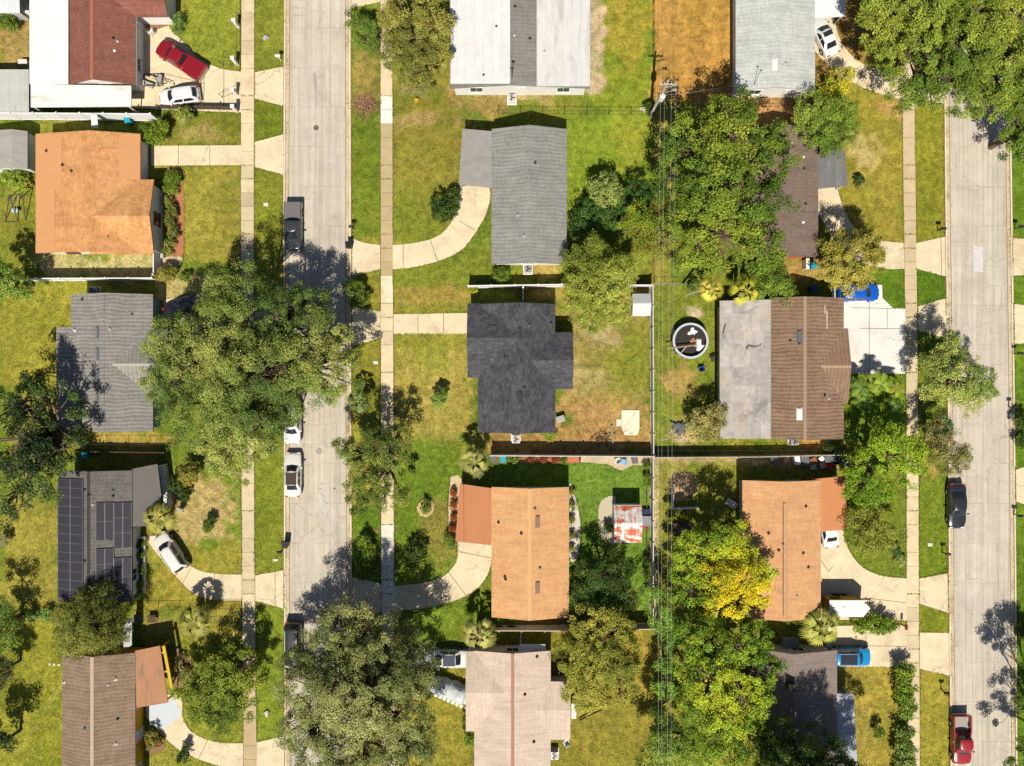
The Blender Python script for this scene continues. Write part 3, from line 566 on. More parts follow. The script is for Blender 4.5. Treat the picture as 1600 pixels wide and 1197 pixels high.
    def flat(s, part, mat, pts, t=.14, posts=(), postmat=None, ph=None):
        P = [G(x, y, z) for x, y, z in pts]; s.R(part, mat).slab(P, t)
        for i in posts:
            c = sum((Vector(p) for p in P), Vector()) / len(P); p = P[i] + (c - P[i]).normalized() * .3
            m = MB(); m.box((p.x, p.y, (p.z - t) / 2 - .01), (.12, .12, p.z - t - .02)); m.build('post', postmat or WHITE, s.o)
    def block(s, x0, y0, x1, y1, he, ins=.35):     # a plain walled volume under a flat roof
        a, b = G(x0, y0, he), G(x1, y1, he); s.wmb.prism([(a.x + ins, b.y + ins), (b.x - ins, b.y + ins), (b.x - ins, a.y - ins), (a.x + ins, a.y - ins)], 0, he - .18)
    def on(s, gi, px, py):                         # the point of roof gi seen at this pixel
        g = s.gs[gi]; z = g['he']
        for _ in range(4):
            p = G(px, py, z); q = p.x if g['axis'] == 'y' else p.y; lo, hi = (g['X0'], g['X1']) if g['axis'] == 'y' else (g['Y0'], g['Y1'])
            z = g['he'] + (g['hr'] - g['he']) * ((q - lo) / (g['r'] - lo) if q < g['r'] else (hi - q) / (hi - g['r']))
        if g['axis'] == 'y': sl_ = (g['hr'] - g['he']) / (g['r'] - g['X0']) if p.x < g['r'] else -(g['hr'] - g['he']) / (g['X1'] - g['r']); n = Vector((-sl_, 0, 1)).normalized()
        else: sl_ = (g['hr'] - g['he']) / (g['r'] - g['Y0']) if p.y < g['r'] else -(g['hr'] - g['he']) / (g['Y1'] - g['r']); n = Vector((0, -sl_, 1)).normalized()
        return Vector((p.x, p.y, z)), n
    def vent(s, gi, px, py, wpx=5, hpx=17, mat=None, up=.13, name='roof_vent'):
        p, n = s.on(gi, px, py); x = Vector((n.z, 0, -n.x)).normalized() if s.gs[gi]['axis'] == 'y' else Vector((1, 0, 0)); y = n.cross(x)
        M = Matrix((x, y, n)).transposed(); m = MB(); k = (1 - p.z / HC) / PX
        m.box(p + n * up / 2, (wpx * k, hpx * k, up), M=M); m.box(p + n * .012, (wpx * k + .16, hpx * k + .16, .03), M=M); s.jobs.append((name, m, mat or GREYPL))
    def pipe(s, gi, px, py, h=.32, mat=None):
        p, n = s.on(gi, px, py); m = MB(); m.tube(p - Vector((0, 0, .05)), p + Vector((0, 0, h)), .055, n=10); m.lathe([(.17, 0.03), (.06, .12)], p, 10); s.jobs.append(('vent_pipe', m, mat or DARKSTEEL))
    def part(s, name, mb, mat, **k): return mb.build(name, mat, s.o, **k)
    def done(s):
        main = None; q = random.Random(len(s.o['label']))
        if s.gs and s.o['category'] == 'house':
            g = s.gs[0]
            for k in range(3):
                h_ = g['he'] + .5; f = q.uniform(.2, .8) if abs(q.random() - .5) > .1 else .35; x = g['X0'] + (g['X1'] - g['X0']) * f; y = g['Y0'] + (g['Y1'] - g['Y0']) * q.uniform(.15, .85); u = 1 / (1 - h_ / HC) * PX
                s.pipe(0, x * u + 800, 598.5 - y * u, q.uniform(.12, .3), q.choice([DARKSTEEL, STEEL, GREYPL]))
        for (p, m), mb in s.roofs.items():
            if p.endswith('_far'): continue
            o = mb.build(p, m, s.o)
            if p == 'roof' and main is None: main = o
        for (p, m), mb in s.roofs.items():
            if p.endswith('_far'): mb.build('roof' if p == 'roof_far' else p[:-4], m, s.o)
        for nm, mb, m in s.jobs: mb.build(nm, m, main or s.o)
        if s.wmb.v: s.wmb.build('wall', s.wall, s.o)
        return s
wallmat = lambda n, *c: paint(n, A(*c), .85, .08, 1.5, A(150, 135, 110), .15)
W_WHITE, W_GREY, W_TAN, W_TEAL = wallmat('white_wall', 244, 238, 228), wallmat('grey_wall', 196, 192, 184), wallmat('tan_wall', 222, 200, 165), wallmat('teal_wall', 140, 170, 170)
W_YEL, W_CREAM = wallmat('yellow_wall', 222, 172, 20), wallmat('cream_wall', 236, 222, 196)
W_BRICK = shingle('red_brick', A(186, 104, 74), A(165, 85, 60), .08, .22, 1.3)
MAROON = paint('maroon_trim', A(125, 62, 66), .6, .1)

# 1: dark red roof, top left, with white flat roofs round it
S_RED = shingle('red_shingle', A(154, 102, 88), A(138, 86, 74), stain=A(160, 98, 78), stain_amt=.3, rip=.3)
FLATW = seamed('white_flat_roof', A(248, 245, 238), .9, 'y', .94, .6, A(208, 198, 178), .35)
FLATW2 = seamed('weathered_white_roof', A(244, 240, 230), .6, 'y', .95, .6, A(190, 180, 158), .6)
h = House('dark red shingle roofed house with white flat roofs beside the maroon pickup', 150, 60, W_WHITE)
g = h.gable(107, -90, 211.5, 132, 143, S_RED, he=2.7, hr=4.1, cap=paint('orange_ridge', A(176, 112, 84), .9, .2, 5), win='RB')
h.gable(150, -90, 262, 26, -20, S_RED, axis='x', he=2.68, hr=3.9, win='R'); h.pipe(0, 179, 79, .2, WHITE)
h.flat('gutter', STEEL, [(211.3, 20, 2.62), (213.3, 20, 2.62), (213.3, 132, 2.62), (211.3, 132, 2.62)], .1)
h.flat('patio_roof', FLATW, [(46, -60, 2.75), (106.6, -60, 2.95), (106.6, 131, 2.95), (46, 131, 2.75)], .12, (3,))
h.flat('side_roof', FLATW2, [(48, 131.5, 2.5), (205, 134, 2.62), (205, 166.5, 2.5), (48, 167.5, 2.4)], .12, (2, 3))
h.block(50, -50, 106, 130, 2.8); h.part('antenna', MB().tube(G(218, 133, 2.4), G(223, 141, 2.9), .02), STEEL); h.done()
fl = House('grey weathered flat roofed shed left of the red roofed house', 20, 150, W_GREY, cat='shed', name='shed')
fl.flat('roof', seamed('grey_flat_roof', A(200, 198, 188), 1.2, 'x', .93, .8, A(150, 150, 140), .6), [(-60, 108.5, 2.2), (45, 108.5, 2.35), (45, 174.5, 2.35), (-60, 174.5, 2.2)], .1); fl.block(-56, 110, 44, 173, 2.2, .25); fl.done()
fl = House('small shed with pale ribbed metal roof in the top corner of the picture', 10, 8, W_GREY, cat='shed', name='shed')
fl.flat('roof', seamed('pale_rib_roof', A(232, 234, 232), .35, 'x', .9, .45), [(-60, -40, 2.3), (29, -40, 2.3), (31, 20, 2.2), (-60, 20, 2.2)], .1); fl.block(-56, -38, 29, 19, 2.2, .25)
fl.done()
# 2: orange roof, left
S_ORG = shingle('orange_shingle', A(226, 166, 110), A(204, 140, 84), .22, .4, .85, stain=A(234, 184, 124), stain_amt=.5, var=.3, rip=0)
F_ORG = seamed('orange_flat', A(220, 158, 102), 1.0, 'y', .97, .8, A(214, 142, 82), .3, .04)
h = House('orange shingle roofed house with flat orange side strips and maroon shutters', 148, 300, W_WHITE, MAROON)
h.gable(55.5, 209, 219.5, 395.5, 139, S_ORG, he=2.65, hr=3.7, win='LB')
h.door_done = True; h.gable(140, 280.5, 240.5, 396.5, 337, shingle('orange_shingle_across', A(226, 166, 110), A(204, 140, 84), .22, .4, .85, stain=A(234, 184, 124), stain_amt=.5, var=.3, rip=0, rot=0), axis='x', he=2.66, hr=3.66, win='R', og=.3)
for x0, x1, y0, y1 in ((55.5, 97, 209.5, 297), (56.5, 86, 297, 394.5), (186, 219, 209.5, 280)):
    P = [h.on(0, x, y)[0] + Vector((0, 0, .03)) for x, y in ((x0 + .4, y0), (x1, y0), (x1, y1), (x0 + .4, y1))]; h.jobs.append(('low_slope_strip', MB().slab(P, .02), F_ORG))
h.pipe(0, 73, 236); h.pipe(0, 98, 258); h.pipe(1, 171, 370)
h.flat('awning', WHITE, [(142, 178, 2.2), (152, 179, 2.2), (153, 200, 2.3), (143, 200, 2.3)], .06); h.done()
# 3: grey roof with bluish vents, under the big oak
S_GRY = shingle('warm_grey_shingle', A(160, 154, 146), A(146, 140, 132), stain=A(150, 142, 130), stain_amt=.4, rip=1.2)
h = House('warm grey shingle roofed house with bluish roof vents, half under the big oak', 165, 570, W_TEAL)
h.gable(111, 460, 239, 674, 160, S_GRY, he=2.65, hr=4.1, win='B', cap=S_GRY)
h.gable(160, 515, 262, 622, 569, shingle('warm_grey_shingle_across', A(166, 160, 150), A(152, 146, 137), rip=.8, rot=0), axis='x', he=2.66, hr=3.8, win='R', cap=paint('grey_ridge', A(182, 174, 164), .9, .1, 4))
h.flat('rear_roof', S_GRY, [(88, 511, 2.35), (112.5, 511, 2.72), (112.5, 673, 2.72), (88, 673, 2.35)], .14); h.block(89, 513, 113, 672, 2.4)
LB = paint('blue_grey_vent', A(122, 126, 126), .8, .08, spec=.1)
for x, y in ((152.5, 520), (152.5, 553), (152.5, 587), (152.5, 618)): h.vent(0, x, y, 4.5, 17, LB)
h.pipe(0, 129, 468); h.pipe(0, 117, 516, .35, WHITE); h.part('antenna', MB().tube(G(85, 606, 2.8), G(100, 596, 3.6), .02).tube(G(92, 595, 3.6), G(98, 604, 3.6), .015).tube(G(88, 598, 3.6), G(95, 607, 3.6), .015), STEEL)
h.done()
# 4: solar roof
S_DGR = shingle('charcoal_grey_shingle', A(128, 122, 116), A(112, 106, 101), rip=.5)
CARP = seamed('dark_carport_roof', A(112, 106, 100), 1.1, 'y', .96, .85, A(102, 96, 90), .4)
h = House('charcoal roofed house covered in black solar panels beside the tilted carport', 150, 840, W_WHITE)
h.gable(91, 735, 206.5, 940, 138, S_DGR, he=2.65, hr=3.75, cap=paint('black_ridge', A(70, 66, 64), .9, .2, 5), win='RB')
h.flat('carport_roof', CARP, [(205, 733, 2.55), (246, 725, 2.5), (252, 775, 2.5), (233, 822, 2.5), (205, 823, 2.6)], .14, (1, 2, 3))
h.pipe(0, 177, 775, .2); h.pipe(0, 138.5, 774, .25); h.pipe(0, 133, 765, .2); h.pipe(0, 174, 843, .2); h.pipe(0, 201, 930, .25)
CELL = glassy('solar_cell', (.012, .014, .028), .12)
def solar_mat():
    m, t, b = newmat('solar_cells'); n = N(t); v = n.coords()
    br = n.n('TexBrick'); br.offset = 0; n.l(v, br.inputs['Vector']); br.inputs['Scale'].default_value = 1; br.inputs['Brick Width'].default_value = .166; br.inputs['Row Height'].default_value = .166
    br.inputs['Mortar Size'].default_value = .006; br.inputs['Color1'].default_value = (.03, .028, .036, 1); br.inputs['Color2'].default_value = (.036, .033, .042, 1); br.inputs['Mortar'].default_value = (.05, .048, .056, 1)
    n.l(br.outputs['Color'], b.inputs['Base Color']); b.inputs['Roughness'].default_value = .3; b.inputs['Specular IOR Level'].default_value = .2; return m
SOLAR = solar_mat(); PFRAME = paint('panel_frame', A(122, 118, 124), .6, .05)
h.panels = []
def array(x0, y0, x1, y1, nc, nr):
    ym, xm = (y0 + y1) / 2, (x0 + x1) / 2; a, n = h.on(0, x0, ym); b, _ = h.on(0, x1, ym); t, _ = h.on(0, xm, y0); u, _ = h.on(0, xm, y1)
    x = Vector((n.z, 0, -n.x)).normalized(); y = n.cross(x); M = Matrix((x, y, n)).transposed(); wd = (b - a).length / nc; ht = (t.y - u.y) / nr
    for i in range(nc):
        for k in range(nr):
            q = a.lerp(b, (i + .5) / nc); h.panels.append((Vector((q.x, u.y + (k + .5) * ht, q.z)), n, M, wd, ht))
array(91.8, 748, 131.2, 935, 2, 13)
array(150, 785, 178.2, 844, 2, 2); array(178.2, 785, 206, 856, 2, 3); array(150, 857, 178.2, 930, 2, 3); array(178.2, 871, 206, 930, 2, 2)
h.done()
rf = [c for c in h.o.children if c.name.startswith('roof')][0]
for c, n, M, wd, ht in h.panels:
    p = MB().box(c + n * .12, (wd - .05, ht - .05, .03), M=M).build('solar_panel', SOLAR, rf)
    f = MB()
    for u in (-1, 1): f.box(c + n * .118 + M @ Vector((u * (wd / 2 - .026), 0, 0)), (.045, ht - .004, .045), M=M); f.box(c + n * .118 + M @ Vector((0, u * (ht / 2 - .022), 0)), (wd - .1, .02, .045), M=M)
    me = f; p.data.materials.append(PFRAME); fo = f
    n0 = len(p.data.vertices)
    bmx = bmesh.new(); bmx.from_mesh(p.data); off = ORG[h.o]; bv = [bmx.verts.new(Vector(v) - off) for v in f.v]
    for fc in f.f:
        q = bmx.faces.new([bv[i] for i in fc]); q.material_index = 1
    bmx.to_mesh(p.data); bmx.free()
pl = House('low white carport wall standing beyond the tilted carport of the solar house', 262, 760, W_WHITE, cat='wall', name='low_wall')
pl.part('wall', MB().prism(GP([(256, 727), (262, 727), (271, 788), (266, 790)]), 0, 1.1), W_WHITE); pl.part('coping', MB().prism(GP([(255.4, 726), (262.6, 726), (271.8, 789), (265.4, 791)]), 1.1, 1.16), VINYL)
pl = thing('planter', 'long white planter wall full of shrubs along the front of the solar house', 'planter', G(222, 880))
m = MB(); [m.prism(GP(q), 0, .5) for q in ([(213, 838), (229, 837), (229, 840), (213, 841)], [(227, 840.2), (229.6, 840.2), (228.4, 925), (226, 925)], [(213, 841.2), (215.4, 841.2), (215.4, 925), (213, 925)])]
m.build('wall', W_WHITE, pl); MB().prism(GP([(215.5, 841), (226.8, 841), (225.9, 925), (215.5, 925)]), 0, .36).build('soil', MULCH, pl)
# 5: brown roof bottom left
S_BRN = shingle('taupe_shingle', A(158, 134, 112), A(144, 120, 100), rip=.8, stain=A(172, 150, 128), stain_amt=.4)
RUSTP = seamed('rust_carport_roof', A(182, 126, 82), .45, 'x', .93, .7, A(120, 92, 72), .9)
h = House('taupe roofed yellow house with a stained copper coloured carport', 155, 1110, W_YEL, WHITE)
h.gable(97, 1020, 211.5, 1300, 143.5, S_BRN, he=2.65, hr=3.85, cap=paint('tan_ridge', A(204, 180, 152), .9, .1, 5), win='RT')
h.flat('carport_roof', RUSTP, [(211, 1017, 2.6), (250, 1009, 2.5), (262.5, 1098, 2.5), (213, 1106, 2.6)], .1, (1, 2), YELLOW)
h.part('yellow_beam', MB().bar(G(256, 1009, 2.3), G(269, 1076, 2.3), .3, .2).bar(G(249, 1021, 2.3), G(256, 1019, 2.3), .16, .18).bar(G(254, 1051, 2.3), G(262, 1048, 2.3), .16, .18).bar(G(257, 1012, 0), G(257, 1012, 2.25), .14, .14).bar(G(268, 1072, 0), G(268, 1072, 2.25), .14, .14), YELLOW)
h.pipe(0, 181, 1061, .35, WHITE); h.pipe(0, 181, 1162, .35, WHITE); h.pipe(0, 100, 1066, .3, WHITE)
h.part('side_wall', MB().prism(GP([(214, 1121), (219, 1119), (220, 1185), (214, 1197)]), 0, 1.6), W_YEL)
h.flat('awning', seamed('striped_awning', A(205, 205, 198), .22, 'y', .45, .6), [(193, 967, 2.4), (206, 966, 2.2), (206, 1008, 2.2), (193, 1016, 2.4)], .05); h.done()
# 6: white and grey roofed house at the top
S_WG = shingle('mid_grey_shingle', A(152, 146, 138), A(138, 132, 124), rip=.4, stain=A(125, 118, 108), stain_amt=.5)
M_WH = seamed('white_panel_roof', A(236, 233, 228), .95, 'x', .93, .55, A(210, 206, 196), .4); M_WG = seamed('stained_panel_roof', A(228, 223, 216), .9, 'x', .93, .55, A(188, 178, 170), .8)
h = House('house roofed in white panels on both sides of a grey shingle strip', 812, 60, W_WHITE)
h.gable(702.5, -110, 922.5, 138, 797.5, S_WG, he=2.7, hr=3.6, win='BLR')
for x0, x1, y1, m_ in ((704, 797, 131, M_WH), (838.5, 922, 135, M_WG)):
    P = [h.on(0, x, y)[0] + Vector((0, 0, .06)) for x, y in ((x0, -108), (x1, -108), (x1, y1), (x0, y1))]; h.R('metal_roof', m_).slab(P, .05)
h.pipe(0, 828, 60, .2); h.pipe(0, 805, 10, .2); h.pipe(0, 776, 41, .12); h.pipe(0, 756, 117, .15)
p, _ = h.on(0, 800, 122); m = MB().tube(p - Vector((0, 0, .05)), p + Vector((0, .25, 1.9)), .035); m.box(p + Vector((0, .25, 1.95)), (.35, .15, .12)); h.jobs.append(('antenna', m, DARKSTEEL)); h.done()
# 7: grey roof with curved drive
S_G7 = shingle('grey_green_shingle', A(162, 160, 152), A(148, 146, 138), rip=.7); F_G7 = seamed('grey_flat_roof_plain', A(160, 154, 147), 1.1, 'y', .95, .85, A(140, 134, 126), .5, .14)
h = House('plain grey gable roofed house at the end of the curved driveway', 826, 305, W_WHITE)
h.gable(768, 201.5, 885.5, 413, 827, S_G7, he=2.65, hr=3.9, win='LRB')
h.flat('carport_roof', F_G7, [(722.5, 201, 2.5), (768, 205, 2.66), (768, 293, 2.66), (717, 288, 2.5)], .12, (0, 3)); h.done()
# 8: nearly black roof in the middle
S_BLK = shingle('black_shingle', A(96, 95, 98), A(70, 69, 73), .24, .42, .7, var=.48, rip=.1)
h = House('nearly black shingle roofed house with dirt back yard in the middle', 810, 575, W_GREY)
h.gable(746.5, 475, 867.5, 676, 814, S_BLK, he=2.65, hr=4.1, win='LRB')
S_BLK2 = shingle('black_shingle_across', A(96, 95, 98), A(70, 69, 73), .24, .42, .7, var=.48, rip=.1, rot=0)
h.gable(730.5, 474, 815, 590, 528, S_BLK2, axis='x', he=2.66, hr=4.06, win='L'); h.gable(815, 519, 895, 608, 563, S_BLK2, axis='x', he=2.66, hr=3.7, win='R')
DV = paint('dark_vent', A(62, 62, 72), .5, .1); h.vent(0, 812.5, 521, 4, 16, DV); h.vent(0, 813, 621, 4, 16, DV); h.pipe(0, 861, 505, .25); h.done()
# 9: orange house in the middle
S_OR9 = shingle('light_orange_shingle', A(232, 178, 124), A(220, 162, 110), rip=.12, var=.14, mort=.88); F_OR9 = seamed('orange_carport_roof', A(200, 128, 80), .62, 'x', .95, .8, A(186, 114, 68), .3, .05)
h = House('light orange shingle roofed house with low carport beside the rusty shed', 828, 860, W_CREAM)
h.gable(768, 761, 889, 964.5, 828, S_OR9, he=2.65, hr=3.8, win='RB', cap=paint('pale_orange_ridge', A(232, 180, 124), .9, .1, 5))
h.flat('carport_roof', F_OR9, [(718.5, 756, 2.5), (768.5, 763, 2.62), (767.5, 852, 2.62), (711.5, 846, 2.5)], .13, (0, 3)); h.part('carport_seam', MB().bar(G(724, 758, 2.56), G(725, 848, 2.56), .07, .05), paint('seam', A(178, 106, 62)))
V9 = paint('brown_vent', A(158, 122, 100), .5, .1); h.vent(0, 840, 815, 5.5, 17, V9); h.vent(0, 840, 918, 5.5, 17, V9); h.pipe(0, 779, 816, .2); h.pipe(0, 789, 901, .2); h.pipe(0, 790, 905, .2); h.done()
# 10: tan roof bottom middle
S_TAN = shingle('pale_tan_shingle', A(226, 204, 182), A(214, 190, 168), rip=.15, var=.12, mort=.88); RB_ = paint('red_brown_ridge', A(182, 136, 112), .9, .12, 5)
h = House('pale tan shingle roofed house with reddish ridge line beside the big leafy tree', 800, 1110, W_CREAM)
h.gable(741, 1017, 860.5, 1300, 801, S_TAN, he=2.65, hr=3.45, win='LRT', cap=RB_)
S_TAN2 = shingle('pale_tan_shingle_across', A(226, 204, 182), A(214, 190, 168), rip=.15, var=.12, mort=.88, rot=0)
h.gable(728, 1018, 801, 1143, 1083, S_TAN2, axis='x', he=2.66, hr=3.3, win='L'); h.gable(801, 1065, 891, 1156, 1110, S_TAN2, axis='x', he=2.64, hr=3.0, win='R')
h.pipe(0, 839, 1026, .25); h.pipe(0, 820, 1085, .25); h.pipe(0, 834, 1159, .25); h.part('side_shelf', MB().box(G(891, 1105, 0) + Vector((.3, 0, .5)), (.5, 1.6, 1.0)), WHITE)
h.flat('porch_roof', WHITE, [(812, 1007, 2.2), (852, 1007, 2.2), (852, 1018, 2.4), (812, 1018, 2.4)], .08); h.part('yard_pipe', MB().tube(G(814, 983, .1), G(813, 1008, .1), .05), WHITE); h.done()
# 11: white gable at top right
S_WHT = shingle('pale_grey_shingle', A(212, 212, 204), A(196, 198, 190), .25, .5, .85, rip=.3, var=.2)
h = House('pale grey shingle roofed white house beside the orange lawn', 1213, 60, W_WHITE)
h.gable(1149.5, -110, 1273.5, 142, 1214, S_WHT, he=2.65, hr=3.6, win='B'); h.vent(0, 1210.5, 101, 6, 16, WHITE, .1, 'skylight')
h.flat('carport_roof', seamed('white_carport_roof', A(246, 244, 240), .5, 'x', .96, .5), [(1270, -60, 2.6), (1320, -60, 2.5), (1321, 25, 2.5), (1270, 29, 2.6)], .1, (2,)); 
p, _ = h.on(0, 1178, 133); h.jobs.append(('antenna', MB().tube(p, p + Vector((.3, 1.0, 1.3)), .025).box(p + Vector((.3, 1.0, 1.3)), (.3, .06, .06)), DARKSTEEL)); h.part('wall_meter', MB().box(G(1147, 58, 0) + Vector((0, 0, .9)), (.4, .9, .6)), STEEL); h.done()
# 12: brown roof mostly under the tree
S_B12 = shingle('plain_brown_shingle', A(142, 122, 108), A(130, 110, 98), rip=.3, var=.14); F_12 = seamed('dark_flat_carport', A(118, 116, 114), 1.0, 'x', .94, .85, A(150, 148, 144), .6)
h = House('brown roofed brick house mostly hidden under the large backyard tree', 1230, 300, W_BRICK)
h.gable(1172, 200, 1278.5, 402, 1225, S_B12, he=2.65, hr=3.8, win='B'); h.flat('carport_roof', F_12, [(1277, 238, 2.66), (1319, 231, 2.5), (1325, 290, 2.5), (1277, 295, 2.66)], .12, (1, 2)); h.pipe(0, 1255, 245, .2, WHITE); h.pipe(0, 1255, 347, .2, WHITE)
h.done()
# 13: brown shingle and weathered flat roof
S_13 = shingle('brown_shingle', A(156, 128, 104), A(140, 112, 92), rip=1.3, stain=A(172, 146, 120), stain_amt=.5)
def patch_roof():
    m, t, b = newmat('patched_flat_roof'); n = N(t); v = n.coords(); br = n.n('TexBrick'); br.offset = .3; n.l(v, br.inputs['Vector']); br.inputs['Scale'].default_value = 1
    br.inputs['Brick Width'].default_value = 1.05; br.inputs['Row Height'].default_value = 1.9; br.inputs['Mortar Size'].default_value = .03; br.inputs['Color1'].default_value = A(198, 188, 178) + (1,); br.inputs['Color2'].default_value = A(176, 168, 160) + (1,); br.inputs['Mortar'].default_value = A(178, 166, 154) + (1,)
    o = n.mix(1.0, br.outputs['Color'], n.ramp(n.noise(v, .9, 6, .7), .3, .7, .75, 1.2), 'MULTIPLY'); o = n.mix(n.ramp(n.noise(v, .3, 5, .7, 1.), .5, .68, 0, .4), o, A(214, 190, 158)); o = n.mix(n.ramp(n.noise(v, .42, 6, .7, .4), .53, .66, 0, .75), o, A(126, 119, 114))
    n.l(o, b.inputs['Base Color']); b.inputs['Roughness'].default_value = .9; return m
h = House('brown shingle roofed house with patched flat rear roof beside the round pool', 1225, 575, W_TAN)
h.gable(1204, 465.5, 1318.5, 686, 1258, S_13, he=2.65, hr=4.0, win='RB', cap=paint('light_brown_ridge', A(176, 146, 118), .9, .2, 5))
h.gable(1258, 513, 1325, 630, 572, shingle('brown_shingle_across', A(160, 130, 106), A(146, 118, 97), rip=.8, rot=0), axis='x', he=2.66, hr=3.45, win='R', cap=paint('brown_ridge', A(180, 150, 122), .9, .1, 4))
h.flat('flat_roof', patch_roof(), [(1124.5, 470, 2.55), (1204.5, 468, 2.78), (1204.5, 685.5, 2.78), (1124.5, 685.5, 2.55)], .16); h.block(1126, 472, 1204, 684, 2.5)
h.vent(0, 1249.5, 526, 6, 18, GREYPL); h.vent(0, 1249, 647, 6.5, 17, WHITE); h.pipe(0, 1235, 532, .2)
for x, y0, y1 in ((1289, 477, 490), (1292, 485, 514)):
    a, b = h.on(0, x, y0)[0], h.on(0, x, y1)[0]; h.jobs.append(('patch_strip', MB().bar(a + Vector((0, 0, .02)), b + Vector((0, 0, .02)), .16, .03), paint('pale_strip', A(200, 172, 140))))
LIMB = paint('fallen_limb', A(150, 104, 76), .95, .3)
h.done()
def stick(name, pts, r, label, mat=LIMB, z=0):
    m = MB(); [m.tube(a, b, r * (1 - i * .12), r * (1 - (i + 1) * .12), 6) for i, (a, b) in enumerate(zip(pts[:-1], pts[1:]))]; return solo(m, name, mat, label, 'branch')
stick('fallen_branch', [G(1130, 522, 2.72), G(1132, 514, 2.8), G(1134, 507, 2.74)], .05, 'short dead branch lying on the patched flat roof near its rear edge')
stick('fallen_branch', [G(1166, 546, 2.86), G(1170, 541, 2.9), G(1180, 543, 2.9), G(1188, 541, 2.92), G(1190, 537, 2.86)], .05, 'long curved dead branch lying across the middle of the patched flat roof')
# 14: orange roof on the right
S_O14 = shingle('coral_shingle', A(230, 176, 126), A(218, 160, 110), rip=.12, var=.13, mort=.88); F_O14 = seamed('coral_carport_roof', A(212, 138, 86), 1.2, 'y', .98, .85, A(204, 130, 80), .2, .03)
h = House('coral shingle roofed house with long ridge vent behind the yellowing tree', 1222, 858, W_TAN)
h.gable(1160, 750.5, 1282.5, 965.5, 1228, S_O14, he=2.65, hr=3.8, win='RBT'); h.flat('carport_roof', F_O14, [(1268, 749, 2.68), (1320, 744, 2.5), (1324.5, 828, 2.5), (1268, 831, 2.68)], .12, (1, 2))
a, b = h.on(0, 1226.4, 786)[0], h.on(0, 1226.4, 962)[0]
h.jobs.append(('ridge_vent', MB().bar(a + Vector((0, 0, .05)), b + Vector((0, 0, .05)), .30, .07), paint('tan_vent', A(204, 160, 116)))); h.jobs.append(('ridge_vent_base', MB().bar(a + Vector((0, 0, .0)), b + Vector((0, 0, .0)), .42, .06), paint('dark_vent_base', A(150, 112, 84))))
h.pipe(0, 1259, 791, .2); h.pipe(0, 1201, 833, .2); h.pipe(0, 1255, 864, .2); h.pipe(0, 1263, 886, .2); h.done()
# 15: grey-brown roof, bottom right
S_15 = shingle('grey_brown_shingle', A(158, 142, 130), A(146, 130, 120), rip=.3, var=.14); F_15 = seamed('pale_blue_low_roof', A(186, 188, 192), 1.2, 'x', .95, .8, A(160, 160, 162), .5)
h = House('grey brown roofed house shaded by a dark tree at the bottom right', 1260, 1110, W_GREY)
h.gable(1198, 1016, 1308, 1300, 1240, S_15, he=2.65, hr=3.8, win='RT'); h.flat('patio_roof', F_15, [(1275, 1084, 2.72), (1334, 1084, 2.5), (1342, 1240, 2.5), (1275, 1240, 2.72)], .1, (1,)); h.block(1277, 1086, 1330, 1238, 2.5)
p, _ = h.on(0, 1234, 1070); m = MB().box(p + Vector((0, 0, .3)), (.75, .6, 1.0)); m.box(p + Vector((0, 0, .84)), (.9, .75, .08)); h.jobs.append(('chimney', m, paint('dark_chimney', A(60, 54, 52), .9))); h.done()

# sheds, awnings
def gshed(label, x0, y0, x1, y1, ridge, mat, wall, he=1.9, hr=2.5, axis='y', matR=None):
    q = House(label, (x0 + x1) / 2, (y0 + y1) / 2, wall, cat='shed', name='garden_shed'); q.gable(x0, y0, x1, y1, ridge, mat, axis=axis, he=he, hr=hr, oh=.12, og=.1, win='', matR=matR)
    return q
MET = seamed('grey_rib_metal', A(202, 202, 200), .25, 'y', .86, .45, A(170, 165, 155), .4)
q = gshed('weathered grey shed with panelled roof left of the orange house', -30, 205, 43, 264, 19, seamed('grey_shed_roof', A(176, 170, 160), 1.0, 'y', .92, .8, A(140, 132, 122), .5), W_WHITE)
q.door(Vector((q.gs[0]['X0'] + 2.6, q.gs[0]['Y0'] + .1)), Vector((1, 0)), Vector((0, -1))); q.done()
q = gshed('small grey ribbed metal shed in the white fence corner under the fine-leaved tree', 988, 459, 1017, 493.5, 474, MET, W_WHITE, axis='x', he=1.9, hr=2.25); q.done()
def rust_mat():
    m, t, b = newmat('rusty_metal_roof'); n = N(t); v = n.coords(); w0 = A(244, 238, 230)
    s1 = n.noise(n.coords((.55, 1.1, 1)), .9, 5, .6, .5); o = n.mix(n.ramp(s1, .47, .55, 0, 1), w0, A(206, 92, 48)); o = n.mix(n.ramp(n.noise(n.coords((1.6, .6, 1)), 1.3, 6, .7), .52, .6, 0, .85), o, A(226, 142, 100))
    o = n.mix(n.ramp(n.noise(n.coords((1, 1, 1)), .8, 3, .5, .3), .58, .62, 0, .9), o, w0)
    sx = n.n('SeparateXYZ'); n.l(v, sx.inputs[0]); fr = n.math('FRACT', n.math('DIVIDE', sx.outputs['X'], .74)); ln = n.ramp(n.math('ABSOLUTE', n.math('SUBTRACT', fr, .5)), .42, .47, 1, .62); f2 = n.math('FRACT', n.math('DIVIDE', sx.outputs['Y'], .3))
    o = n.mix(1.0, o, ln, 'MULTIPLY'); o = n.mix(1.0, o, n.ramp(n.math('ABSOLUTE', n.math('SUBTRACT', f2, .5)), .38, .48, 1, .88), 'MULTIPLY')
    n.l(o, b.inputs['Base Color']); b.inputs['Roughness'].default_value = .7; return m
q = gshed('rust streaked white metal shed beside the pebble bed', 959, 790, 1002.5, 848, 818, rust_mat(), W_WHITE, axis='x', he=2.1, hr=2.8)
